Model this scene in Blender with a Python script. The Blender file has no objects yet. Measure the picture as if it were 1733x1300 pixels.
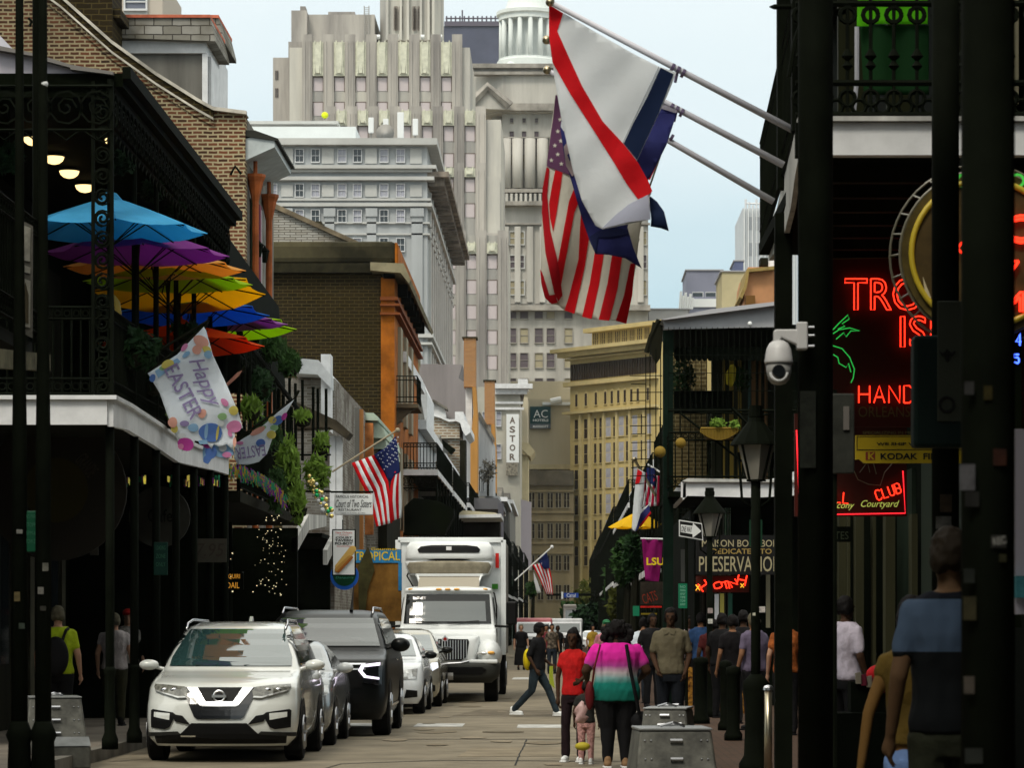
import bpy, bmesh, math, random
from mathutils import Vector, Matrix, geometry as mgeo, noise as mnoise
R = math.radians
rnd = random.Random(7)
sc = bpy.context.scene
COL = sc.collection
# ---------------------------------------------------------------- camera, sky, sun, exposure
F = 5200.0; VX = 950.0; HY = 1063.0; CH = 1.62           # focal length in photo pixels, street vanishing point, eye height
cam_d = bpy.data.cameras.new("camera"); cam = bpy.data.objects.new("camera", cam_d); COL.objects.link(cam)
cam.location = (0, 0, CH); cam.rotation_euler = (R(90), 0, 0)
cam_d.sensor_width = 36; cam_d.lens = 36 * F / 1733.0
cam_d.shift_x = (866.5 - VX) / 1733.0; cam_d.shift_y = (HY - 650.0) / 1733.0
cam_d.clip_start = 0.5; cam_d.clip_end = 6000
cam_d.dof.use_dof = True; cam_d.dof.focus_distance = 52; cam_d.dof.aperture_fstop = 9
sc.camera = cam
SUN_EL, SUN_AZ = 52.0, 205.0                              # sun behind the camera, a little to the left, veiled by cloud
w = bpy.data.worlds.new("World"); sc.world = w; w.use_nodes = True
nt = w.node_tree; nt.nodes.clear()
out = nt.nodes.new("ShaderNodeOutputWorld"); bg = nt.nodes.new("ShaderNodeBackground")
sky = nt.nodes.new("ShaderNodeTexSky"); sky.sky_type = 'NISHITA'; sky.sun_disc = False
sky.sun_elevation = R(SUN_EL); sky.sun_rotation = R(SUN_AZ); sky.dust_density = 3
tc = nt.nodes.new("ShaderNodeTexCoord"); sep = nt.nodes.new("ShaderNodeSeparateXYZ")
nt.links.new(tc.outputs["Generated"], sep.inputs[0])
ns = nt.nodes.new("ShaderNodeTexNoise"); ns.inputs["Scale"].default_value = 9; ns.inputs["Detail"].default_value = 4
mp = nt.nodes.new("ShaderNodeMapping"); mp.inputs["Scale"].default_value = (1, 1, 3)
nt.links.new(tc.outputs["Generated"], mp.inputs[0]); nt.links.new(mp.outputs[0], ns.inputs["Vector"])
ma = nt.nodes.new("ShaderNodeMath"); ma.operation = 'MULTIPLY_ADD'; ma.inputs[1].default_value = 0.06
nt.links.new(ns.outputs["Fac"], ma.inputs[0]); nt.links.new(sep.outputs["Z"], ma.inputs[2])
cr = nt.nodes.new("ShaderNodeValToRGB"); e = cr.color_ramp.elements
e[0].position = 0.02; e[0].color = (3.9, 5.2, 5.8, 1)
e[1].position = 1.0; e[1].color = (14.0, 13.7, 12.4, 1)
for p, c in ((0.13, (4.6, 6.2, 6.8, 1)), (0.19, (6.5, 7.5, 7.8, 1)), (0.25, (7.6, 8.3, 8.4, 1)), (0.5, (11.8, 12.0, 11.2, 1))):
    q = cr.color_ramp.elements.new(p); q.color = c
nt.links.new(ma.outputs[0], cr.inputs[0])
mixw = nt.nodes.new("ShaderNodeMix"); mixw.data_type = 'RGBA'; mixw.inputs[0].default_value = 0.93   # veil of cloud over the clear sky
nt.links.new(sky.outputs[0], mixw.inputs[6]); nt.links.new(cr.outputs[0], mixw.inputs[7])
nt.links.new(mixw.outputs[2], bg.inputs[0]); bg.inputs[1].default_value = 0.095
nt.links.new(bg.outputs[0], out.inputs[0])
sd = bpy.data.lights.new("sun", 'SUN'); sd.energy = 1.5; sd.angle = R(14); sd.color = (1, .93, .80)
so = bpy.data.objects.new("sun", sd); COL.objects.link(so)
so.rotation_euler = Vector((math.sin(R(SUN_AZ)) * math.cos(R(SUN_EL)), math.cos(R(SUN_AZ)) * math.cos(R(SUN_EL)), math.sin(R(SUN_EL)))).to_track_quat('Z', 'Y').to_euler()
sc.view_settings.view_transform = 'Standard'; sc.view_settings.look = 'None'
sc.view_settings.exposure = 0.4; sc.view_settings.gamma = 1.0
sc.render.engine = 'CYCLES'
sc.cycles.max_bounces = 5; sc.cycles.diffuse_bounces = 2; sc.cycles.glossy_bounces = 2; sc.cycles.transmission_bounces = 3
sc.cycles.transparent_max_bounces = 8; sc.cycles.caustics_reflective = False; sc.cycles.caustics_refractive = False

def X(px, Y): return (px - VX) * Y / F
def Z(py, Y): return CH + (HY - py) * Y / F
def W(px, py, Y): return Vector((X(px, Y), Y, Z(py, Y)))

# ---------------------------------------------------------------- materials
MATS = {}
def mat(name, col, rough=.7, metal=0, var=.0, vscale=3.0, bump=0, emit=0, trans=0, spec=None, ior=None, coat=0, streak=False, col2=None, coords='Object', alpha=None):
    if name in MATS: return MATS[name]
    m = bpy.data.materials.new(name); m.use_nodes = True; MATS[name] = m
    n = m.node_tree; b = n.nodes["Principled BSDF"]
    b.inputs["Base Color"].default_value = (*col, 1); b.inputs["Roughness"].default_value = rough; b.inputs["Metallic"].default_value = metal
    if spec is None and rough >= .5 and not metal: spec = .12
    if spec is not None: b.inputs["Specular IOR Level"].default_value = spec
    if ior: b.inputs["IOR"].default_value = ior
    if coat: b.inputs["Coat Weight"].default_value = coat; b.inputs["Coat Roughness"].default_value = .04
    if emit:
        b.inputs["Emission Color"].default_value = (*col, 1); b.inputs["Emission Strength"].default_value = emit
    if alpha is not None: b.inputs["Alpha"].default_value = alpha
    if var or bump or col2:
        t = n.nodes.new("ShaderNodeTexCoord"); mp = n.nodes.new("ShaderNodeMapping")
        n.links.new(t.outputs[coords], mp.inputs[0])
        if streak: mp.inputs["Scale"].default_value = (1, 1, .12)
        tx = n.nodes.new("ShaderNodeTexNoise"); tx.inputs["Scale"].default_value = vscale; tx.inputs["Detail"].default_value = 6; tx.inputs["Roughness"].default_value = .62
        n.links.new(mp.outputs[0], tx.inputs["Vector"])
        r = n.nodes.new("ShaderNodeValToRGB"); r.color_ramp.elements[0].position = .36; r.color_ramp.elements[1].position = .66
        c2 = col2 or tuple(min(1, c * (1 + var)) for c in col)
        r.color_ramp.elements[0].color = (*(c * (1 - var) for c in col), 1); r.color_ramp.elements[1].color = (*c2, 1)
        n.links.new(tx.outputs["Fac"], r.inputs[0]); n.links.new(r.outputs[0], b.inputs["Base Color"])
        if bump:
            bp = n.nodes.new("ShaderNodeBump"); bp.inputs["Strength"].default_value = bump; bp.inputs["Distance"].default_value = .02
            n.links.new(tx.outputs["Fac"], bp.inputs["Height"]); n.links.new(bp.outputs[0], b.inputs["Normal"])
    if trans:
        tr = n.nodes.new("ShaderNodeBsdfTranslucent"); tr.inputs[0].default_value = (*col, 1)
        mx = n.nodes.new("ShaderNodeMixShader"); mx.inputs[0].default_value = trans
        o = n.nodes["Material Output"]; n.links.new(b.outputs[0], mx.inputs[1]); n.links.new(tr.outputs[0], mx.inputs[2]); n.links.new(mx.outputs[0], o.inputs[0])
    return m

def brick(name, c1, c2, mortar, bw=.215, bh=.075, ms=.012, stain=None, stain_amt=.5, stain_scale=.35, bumpy=.5, flat=False):
    m = bpy.data.materials.new(name); m.use_nodes = True; MATS[name] = m
    n = m.node_tree; b = n.nodes["Principled BSDF"]; b.inputs["Roughness"].default_value = .9; b.inputs["Specular IOR Level"].default_value = .08
    t = n.nodes.new("ShaderNodeTexCoord"); s = n.nodes.new("ShaderNodeSeparateXYZ"); n.links.new(t.outputs["Object"], s.inputs[0])
    ad = n.nodes.new("ShaderNodeMath"); n.links.new(s.outputs[0], ad.inputs[0]); n.links.new(s.outputs[1], ad.inputs[1])
    cb = n.nodes.new("ShaderNodeCombineXYZ"); n.links.new(s.outputs[0] if flat else ad.outputs[0], cb.inputs[0]); n.links.new(s.outputs[1 if flat else 2], cb.inputs[1])
    wob = n.nodes.new("ShaderNodeTexNoise"); wob.inputs["Scale"].default_value = 5; wob.inputs["Detail"].default_value = 2
    vm = n.nodes.new("ShaderNodeVectorMath"); vm.operation = 'MULTIPLY_ADD'; vm.inputs[1].default_value = (.03, .03, 0)
    n.links.new(cb.outputs[0], wob.inputs["Vector"]); n.links.new(wob.outputs["Color"], vm.inputs[0]); n.links.new(cb.outputs[0], vm.inputs[2])
    bt = n.nodes.new("ShaderNodeTexBrick"); n.links.new(vm.outputs[0], bt.inputs["Vector"])
    bt.inputs["Scale"].default_value = 1; bt.inputs["Brick Width"].default_value = bw; bt.inputs["Row Height"].default_value = bh
    bt.inputs["Mortar Size"].default_value = ms; bt.inputs["Mortar Smooth"].default_value = .2; bt.inputs["Bias"].default_value = -.1
    bt.inputs["Color1"].default_value = (*c1, 1); bt.inputs["Color2"].default_value = (*c2, 1); bt.inputs["Mortar"].default_value = (*mortar, 1)
    src = bt.outputs["Color"]
    if stain:
        ns = n.nodes.new("ShaderNodeTexNoise"); ns.inputs["Scale"].default_value = stain_scale; ns.inputs["Detail"].default_value = 7; n.links.new(cb.outputs[0], ns.inputs["Vector"])
        r = n.nodes.new("ShaderNodeValToRGB"); r.color_ramp.elements[0].position = .42; r.color_ramp.elements[1].position = .62
        r.color_ramp.elements[0].color = (0, 0, 0, 1); r.color_ramp.elements[1].color = (stain_amt,) * 3 + (1,)
        n.links.new(ns.outputs["Fac"], r.inputs[0])
        mx = n.nodes.new("ShaderNodeMix"); mx.data_type = 'RGBA'; n.links.new(r.outputs[0], mx.inputs[0]); n.links.new(src, mx.inputs[6]); mx.inputs[7].default_value = (*stain, 1)
        src = mx.outputs[2]
    n.links.new(src, b.inputs["Base Color"])
    bp = n.nodes.new("ShaderNodeBump"); bp.inputs["Strength"].default_value = bumpy; bp.inputs["Distance"].default_value = .015; bp.invert = True
    n.links.new(bt.outputs["Fac"], bp.inputs["Height"]); n.links.new(bp.outputs[0], b.inputs["Normal"])
    return m

IRON = mat("iron_black", (.0045, .006, .0035), .8, var=.3, spec=.03)
DKGREEN = mat("iron_green", (.004, .011, .007), .7, var=.3, spec=.05)
DARK = mat("dark_shade_paint", (.003, .0045, .0018), .8, var=.4, vscale=1.5, spec=.02)  # near-black: deep shade under the galleries is put into the colour
DARKWOOD = mat("dark_wood", (.012, .012, .007), .8, var=.4, vscale=2, streak=True, spec=.04)
WHITEP = mat("white_paint", (.66, .67, .68), .6, var=.12, vscale=2.5)
WHITEW = mat("weathered_white", (.42, .42, .40), .8, var=.35, vscale=2.0, streak=True)
CREAM = mat("cream_plaster", (.50, .43, .27), .85, var=.15, vscale=.5)
GLASSD = mat("glass_dark", (.02, .025, .028), .08, spec=.8)
GLASSC = mat("glass_curtained", (.38, .38, .44), .25, spec=.6, var=.2, vscale=.8)
STONEG = mat("stone_grey", (.34, .33, .31), .85, var=.2, vscale=.12, streak=True)
CHROME = mat("chrome", (.80, .81, .83), .32, 1)
STEEL = mat("steel", (.35, .36, .38), .35, 1)
POLEM = mat("pole_grey", (.55, .55, .60), .45)
RUBBER = mat("rubber", (.008, .008, .008), .85)
BLACKP = mat("black_plastic", (.006, .006, .006), .5)
BLACKG = mat("black_gloss", (.006, .007, .009), .25, coat=.6)
REDP = mat("red_paint", (.5, .02, .015), .6); YELP = mat("yellow_paint", (.72, .52, .02), .6); BLUEP = mat("blue_paint", (.03, .12, .5), .6)
INK = mat("ink_black", (.01, .01, .01), .7); SIGNW = mat("sign_white", (.72, .74, .74), .5); GOLD = mat("gold_letters", (.55, .46, .26), .6)
NEONR = mat("neon_red", (1, .028, .010), .5, emit=2.2); NEONG = mat("neon_green", (.03, .55, .08), .5, emit=.55); NEONY = mat("neon_yellow_green", (.55, .6, .12), .5, emit=.45)
NEONB = mat("neon_blue", (.05, .12, 1), .5, emit=3); NEONYE = mat("neon_yellow", (.42, .31, .02), .4, emit=.06)
LAMPE = mat("lamp_warm", (1, .72, .30), .5, emit=1.6)
GRNSIGN = mat("sign_green", (.008, .10, .045), .5); LEAF = mat("leaf", (.022, .055, .012), .7, var=.5, vscale=6, trans=.25)
LEAFL = mat("leaf_light", (.13, .22, .03), .7, var=.4, vscale=6, trans=.3)

# ---------------------------------------------------------------- object helpers
def tag(o, label=None, cat=None, group=None, kind=None):
    if label: o["label"] = label
    if cat: o["category"] = cat
    if group: o["group"] = group
    if kind: o["kind"] = kind
    return o
def thing(name, label, cat, loc, rz=0, group=None, scale=1):
    o = bpy.data.objects.new(name, None); COL.objects.link(o); o.location = loc; o.rotation_euler = (0, 0, rz); o.scale = (scale,) * 3
    o.empty_display_size = .2
    return tag(o, label, cat, group)
def wloc(o):
    v = Vector((0, 0, 0))
    while o: v = v + o.location; o = o.parent
    return v
def kids(o): return [c for c in bpy.data.objects if c.parent == o]
def copy_tree(o, parent=None, kidmap=None):
    if kidmap is None:
        kidmap = {}
        for c in bpy.data.objects:
            if c.parent: kidmap.setdefault(c.parent.name, []).append(c)
    c = o.copy(); COL.objects.link(c)
    if parent: c.parent = parent
    for k in kidmap.get(o.name, []): copy_tree(k, c, kidmap)
    return c

class MB:
    """collects shapes, then links them as ONE mesh object"""
    def __init__(s): s.v = []; s.f = []; s.m = []; s.mi = 0
    def add(s, vs, fs):
        b = len(s.v); s.v += [tuple(v) for v in vs]; s.f += [tuple(i + b for i in f) for f in fs]; s.m += [s.mi] * len(fs); return s
    def box(s, x0, x1, y0, y1, z0, z1):
        return s.add([(x0, y0, z0), (x1, y0, z0), (x1, y1, z0), (x0, y1, z0), (x0, y0, z1), (x1, y0, z1), (x1, y1, z1), (x0, y1, z1)],
                     [(0, 3, 2, 1), (4, 5, 6, 7), (0, 1, 5, 4), (1, 2, 6, 5), (2, 3, 7, 6), (3, 0, 4, 7)])
    def prism(s, pts, axis, a, b):
        """pts 2-D outline; axis 'y': (x,z) swept y a..b; 'x': (y,z) swept x; 'z': (x,y) swept z"""
        n = len(pts)
        ar = sum(pts[i][0] * pts[(i + 1) % n][1] - pts[(i + 1) % n][0] * pts[i][1] for i in range(n))
        if ar < 0: pts = pts[::-1]
        g = {'y': lambda p, t: (p[0], t, p[1]), 'x': lambda p, t: (t, p[0], p[1]), 'z': lambda p, t: (p[0], p[1], t)}[axis]
        vs = [g(p, a) for p in pts] + [g(p, b) for p in pts]
        fs = [tuple(range(n)), tuple(range(2 * n - 1, n - 1, -1))] + [(i, i + n, (i + 1) % n + n, (i + 1) % n) for i in range(n)]
        if axis == 'x' or axis == 'z': fs = [f[::-1] for f in fs]
        return s.add(vs, fs)
    def tube(s, path, r, n=6, cap=True):
        path = [Vector(p) for p in path]; rr = r if isinstance(r, (list, tuple)) else [r] * len(path)
        rings = []; vs = []; fs = []; prev = None
        for i, p in enumerate(path):
            d = (path[min(i + 1, len(path) - 1)] - path[max(i - 1, 0)])
            if d.length < 1e-9: d = Vector((0, 0, 1))
            d.normalize()
            if prev is None:
                u = d.cross(Vector((0, 0, 1)) if abs(d.z) < .9 else Vector((1, 0, 0))).normalized()
            else:
                u = (prev - d * prev.dot(d)); u = u.normalized() if u.length > 1e-6 else d.orthogonal().normalized()
            prev = u; w_ = d.cross(u)
            for k in range(n):
                a = 2 * math.pi * k / n; vs.append(p + (u * math.cos(a) + w_ * math.sin(a)) * rr[i])
        for i in range(len(path) - 1):
            for k in range(n):
                fs.append((i * n + k, i * n + (k + 1) % n, (i + 1) * n + (k + 1) % n, (i + 1) * n + k))
        if cap: fs += [tuple(range(n))[::-1], tuple(range((len(path) - 1) * n, len(path) * n))]
        return s.add(vs, fs)
    def lathe(s, prof, c=(0, 0, 0), n=16, axis='z', a0=0, a1=2 * math.pi):
        full = abs(a1 - a0 - 2 * math.pi) < 1e-6; m = n if full else n + 1; vs = []; fs = []
        for r, h in prof:
            for k in range(m):
                a = a0 + (a1 - a0) * k / n; x, y = r * math.cos(a), r * math.sin(a)
                vs.append({'z': (c[0] + x, c[1] + y, c[2] + h), 'y': (c[0] + x, c[1] + h, c[2] - y), 'x': (c[0] + h, c[1] + x, c[2] + y)}[axis])
        for i in range(len(prof) - 1):
            for k in range(n):
                k2 = (k + 1) % m; fs.append((i * m + k, i * m + k2, (i + 1) * m + k2, (i + 1) * m + k))
        if full: fs += [tuple(range(m))[::-1], tuple(range((len(prof) - 1) * m, len(prof) * m))]
        return s.add(vs, fs)
    def ell(s, c, r, n=12, m=8):
        prof = [(max(1e-4, math.sin(math.pi * i / m)), -math.cos(math.pi * i / m)) for i in range(m + 1)]
        b = len(s.v); s.lathe(prof, (0, 0, 0), n)
        r = r if isinstance(r, (list, tuple)) else (r, r, r)
        for i in range(b, len(s.v)):
            v = s.v[i]; s.v[i] = (c[0] + v[0] * r[0], c[1] + v[1] * r[1], c[2] + v[2] * r[2])
        return s
    def ring(s, c, rad, r, axis='y', n=18, k=5, a0=0, a1=2 * math.pi):
        pts = []
        for i in range(n + 1):
            a = a0 + (a1 - a0) * i / n; x, y = rad * math.cos(a), rad * math.sin(a)
            pts.append({'y': (c[0] + x, c[1], c[2] + y), 'x': (c[0], c[1] + x, c[2] + y), 'z': (c[0] + x, c[1] + y, c[2])}[axis])
        return s.tube(pts, r, k)
    def spiral(s, c, rad, r, axis='y', turns=1.4, flip=1, n=16, k=4, start=0):
        pts = []
        for i in range(n + 1):
            t = i / n; a = start + flip * t * turns * 2 * math.pi; q = rad * (1 - .8 * t); x, y = q * math.cos(a), q * math.sin(a)
            pts.append({'y': (c[0] + x, c[1], c[2] + y), 'x': (c[0], c[1] + x, c[2] + y)}[axis])
        return s.tube(pts, r, k)
    def build(s, name, mats, parent=None, smooth=False, world=True, bevel=0, label=None):
        me = bpy.data.meshes.new(name); off = wloc(parent) if (parent and world) else Vector((0, 0, 0))
        me.from_pydata([(v[0] - off.x, v[1] - off.y, v[2] - off.z) for v in s.v], [], s.f)
        mats = mats if isinstance(mats, (list, tuple)) else [mats]
        for m in mats: me.materials.append(m)
        if len(mats) > 1: me.polygons.foreach_set("material_index", s.m)
        if smooth: me.polygons.foreach_set("use_smooth", [True] * len(me.polygons))
        o = bpy.data.objects.new(name, me); COL.objects.link(o)
        if parent: o.parent = parent
        if bevel:
            b = o.modifiers.new("bevel", 'BEVEL'); b.width = bevel; b.segments = 2; b.limit_method = 'ANGLE'
        if smooth == 'auto':
            pass
        if label: o["label"] = label
        return o

def obj_mesh(name, me, mats, parent=None, loc=None, smooth=False):
    for m in (mats if isinstance(mats, (list, tuple)) else [mats]): me.materials.append(m)
    o = bpy.data.objects.new(name, me); COL.objects.link(o)
    if parent: o.parent = parent
    if loc is not None: o.location = loc
    if smooth: me.polygons.foreach_set("use_smooth", [True] * len(me.polygons))
    return o

# text: a font outline turned into a mesh, fitted to a width and a height, standing in the x-z plane and read from -y
TMP = bpy.data.scenes.new("tmp"); TEXTS = {}
def evaluated(o):
    """the mesh of one object with its modifiers, worked out in an empty scene of its own"""
    TMP.collection.objects.link(o); vl = TMP.view_layers[0]; vl.update()
    me = bpy.data.meshes.new_from_object(o.evaluated_get(vl.depsgraph)); TMP.collection.objects.unlink(o); return me
def text_geo(s, bold=0, shear=0, fill=True):
    k = (s, bold, shear, fill)
    if k not in TEXTS: TEXTS[k] = text_geo_(*k)
    return TEXTS[k]
def text_geo_(s, bold, shear, fill):
    c = bpy.data.curves.new("t", 'FONT'); c.body = s; c.size = 1; c.offset = bold; c.shear = shear; c.resolution_u = 3
    if not fill: c.fill_mode = 'NONE'
    o = bpy.data.objects.new("t", c); me = evaluated(o); bpy.data.objects.remove(o); bpy.data.curves.remove(c)
    vs = [(v.co.x, v.co.y) for v in me.vertices]; fs = [tuple(p.vertices) for p in me.polygons]; es = [tuple(e.vertices) for e in me.edges]
    bpy.data.meshes.remove(me)
    x0 = min(v[0] for v in vs); x1 = max(v[0] for v in vs); y0 = min(v[1] for v in vs); y1 = max(v[1] for v in vs)
    vs = [((v[0] - x0) / max(x1 - x0, 1e-6), (v[1] - y0) / max(y1 - y0, 1e-6)) for v in vs]
    return vs, fs, es
def txt(parent, s, px0, px1, py0, py1, Y, m, name="lettering", bold=0, shear=0, rot=0, thick=.004, tocam=0):
    """flat cut-out letters standing at depth Y; the box is given in photo pixels"""
    vs, fs, es = text_geo(s, bold, shear)
    w_, h_ = (px1 - px0) * Y / F, (py1 - py0) * Y / F; cx, cz = X((px0 + px1) / 2, Y), Z((py0 + py1) / 2, Y)
    out = []; ca, sa = math.cos(rot), math.sin(rot)
    for u, v in vs:
        x, z = (u - .5) * w_, (v - .5) * h_; out.append((cx + x * ca - z * sa, Y - thick, cz + x * sa + z * ca))
    b = MB(); b.add(out, fs); return b.build(name, m, parent)
def loops_of(vs, es):
    adj = {}
    for a, b in es: adj.setdefault(a, []).append(b); adj.setdefault(b, []).append(a)
    seen = set(); L = []
    for s0 in adj:
        if s0 in seen: continue
        lp = [s0]; seen.add(s0); cur = s0
        while True:
            nx = [q for q in adj[cur] if q not in seen]
            if not nx: break
            cur = nx[0]; seen.add(cur); lp.append(cur)
        L.append(lp + [s0])
    return L
def neon_outline(parent, s, px0, px1, py0, py1, Y, m, r=.008, name="neon_tube", bold=.02):
    vs, fs, es = text_geo(s, bold, 0, fill=False)
    w_, h_ = (px1 - px0) * Y / F, (py1 - py0) * Y / F; x0, z0 = X(px0, Y), Z(py1, Y); b = MB()
    for lp in loops_of(vs, es): b.tube([(x0 + vs[i][0] * w_, Y, z0 + vs[i][1] * h_) for i in lp], r, 5)
    return b.build(name, m, parent, smooth=True)
STROKE = {'A': ["00,26,40", "12,32"], 'B': ["00,06,36,45,43,33,03", "33,42,41,30,00"], 'C': ["45,36,16,05,01,10,30,41"], 'D': ["00,06,26,44,42,20,00"], 'E': ["40,00,06,46", "03,33"],
          'G': ["45,36,16,05,01,10,30,41,43,23"], 'H': ["00,06", "40,46", "03,43"], 'I': ["20,26"], 'L': ["06,00,40"], 'N': ["00,06,40,46"], 'R': ["00,06,36,45,44,33,03", "23,40"],
          'U': ["06,01,10,30,41,46"], 'O': ["10,01,05,16,36,45,41,30,10"], 'T': ["20,26", "06,46"], 'S': ["45,36,16,05,04,13,33,42,41,30,10,01"], 'K': ["00,06", "46,03,40"], 'W': ["06,10,24,30,46"],
          'P': ["00,06,36,45,44,33,03"], 'M': ["00,06,23,46,40"], 'Y': ["06,23,46", "23,20"], '7': ["06,46,20"], '4': ["30,36,02,42"], '5': ["46,06,04,34,43,41,30,01"], 'X': ["00,46", "06,40"], 'V': ["06,20,46"], 'F': ["00,06,46", "03,33"]}
def neon_stroke(parent, s, px0, px1, py0, py1, Y, m, r=.006, rot=0, name="neon_tube"):
    n = len(s); w_, h_ = (px1 - px0) * Y / F, (py1 - py0) * Y / F; cx, cz = X((px0 + px1) / 2, Y), Z((py0 + py1) / 2, Y); b = MB(); ca, sa = math.cos(rot), math.sin(rot)
    for i, ch in enumerate(s):
        for st in STROKE.get(ch, []):
            pts = []
            for q in st.split(','):
                x = ((i + (int(q[0]) / 4) * .72 + .14) / n - .5) * w_; z = (int(q[1]) / 6 - .5) * h_; pts.append((cx + x * ca - z * sa, Y, cz + x * sa + z * ca))
            b.tube(pts, r, 5)
    return b.build(name, m, parent, smooth=True)

def filled(pts):
    bm = bmesh.new(); vs = [bm.verts.new((p[0], p[1], 0)) for p in pts]
    for t in mgeo.tessellate_polygon([[Vector((p[0], p[1], 0)) for p in pts]]):
        try: bm.faces.new([vs[i] for i in t])
        except ValueError: pass
    return bm
def thicken(bm, d):
    """give a sheet a back shifted by d and close its rim"""
    bmesh.ops.recalc_face_normals(bm, faces=bm.faces[:])
    r = bmesh.ops.extrude_face_region(bm, geom=bm.faces[:], use_keep_orig=True)
    for v in r["geom"]:
        if isinstance(v, bmesh.types.BMVert): v.co += d
def cloth(parent, name, pts, depth, m, step=14, off=0, thick=.003, label=None, smooth=True):
    """a piece of cloth given by its outline in photo pixels, laid on a wavy surface depth(px, py) and given a thickness"""
    bm = filled(pts)
    x0, x1 = min(p[0] for p in pts), max(p[0] for p in pts); y0, y1 = min(p[1] for p in pts), max(p[1] for p in pts)
    for ax, lo, hi in ((0, x0, x1), (1, y0, y1)):
        k = math.floor(lo / step) * step + step
        while k < hi:
            co = [0, 0, 0]; no = [0, 0, 0]; co[ax] = k; no[ax] = 1
            bmesh.ops.bisect_plane(bm, geom=bm.verts[:] + bm.edges[:] + bm.faces[:], plane_co=co, plane_no=no, dist=1e-4); k += step
    for v in bm.verts:
        Y = depth(v.co.x, v.co.y) - off; v.co = W(v.co.x, v.co.y, Y)
    if parent:
        o_ = wloc(parent)
        for v in bm.verts: v.co -= o_
    for f in bm.faces: f.smooth = smooth
    if thick > .002: thicken(bm, Vector((0, thick, 0)))
    me = bpy.data.meshes.new(name); bm.to_mesh(me); bm.free()
    o = obj_mesh(name, me, m, parent)
    if label: o["label"] = label
    return o

def leaves(center, rad, n, m, size, parent=None, name="foliage", seed=0, droop=0, world=True):
    r = random.Random(seed); b = MB(); c = Vector(center)
    for i in range(n):
        while True:
            p = Vector((r.uniform(-1, 1), r.uniform(-1, 1), r.uniform(-1, 1)))
            if p.length <= 1: break
        p = p * (.55 + .45 * r.random()) if p.length > .3 else p
        if mnoise.noise(p * 2.3 + Vector((seed, 0, 0))) < -.12: continue
        q = Vector((p.x * rad[0], p.y * rad[1], p.z * rad[2])) + c
        u = Vector((r.gauss(0, 1), r.gauss(0, 1), r.gauss(0, 1) - 2 * droop)).normalized(); v = u.orthogonal().normalized(); s = size * r.uniform(.6, 1.4) * (1 + droop); k = .45 - .25 * min(droop, 1)
        b.add([q - u * s, q + v * s * k, q + u * s, q - v * s * k], [(0, 1, 2, 3)])
    return b.build(name, m, parent, world=world)
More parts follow.
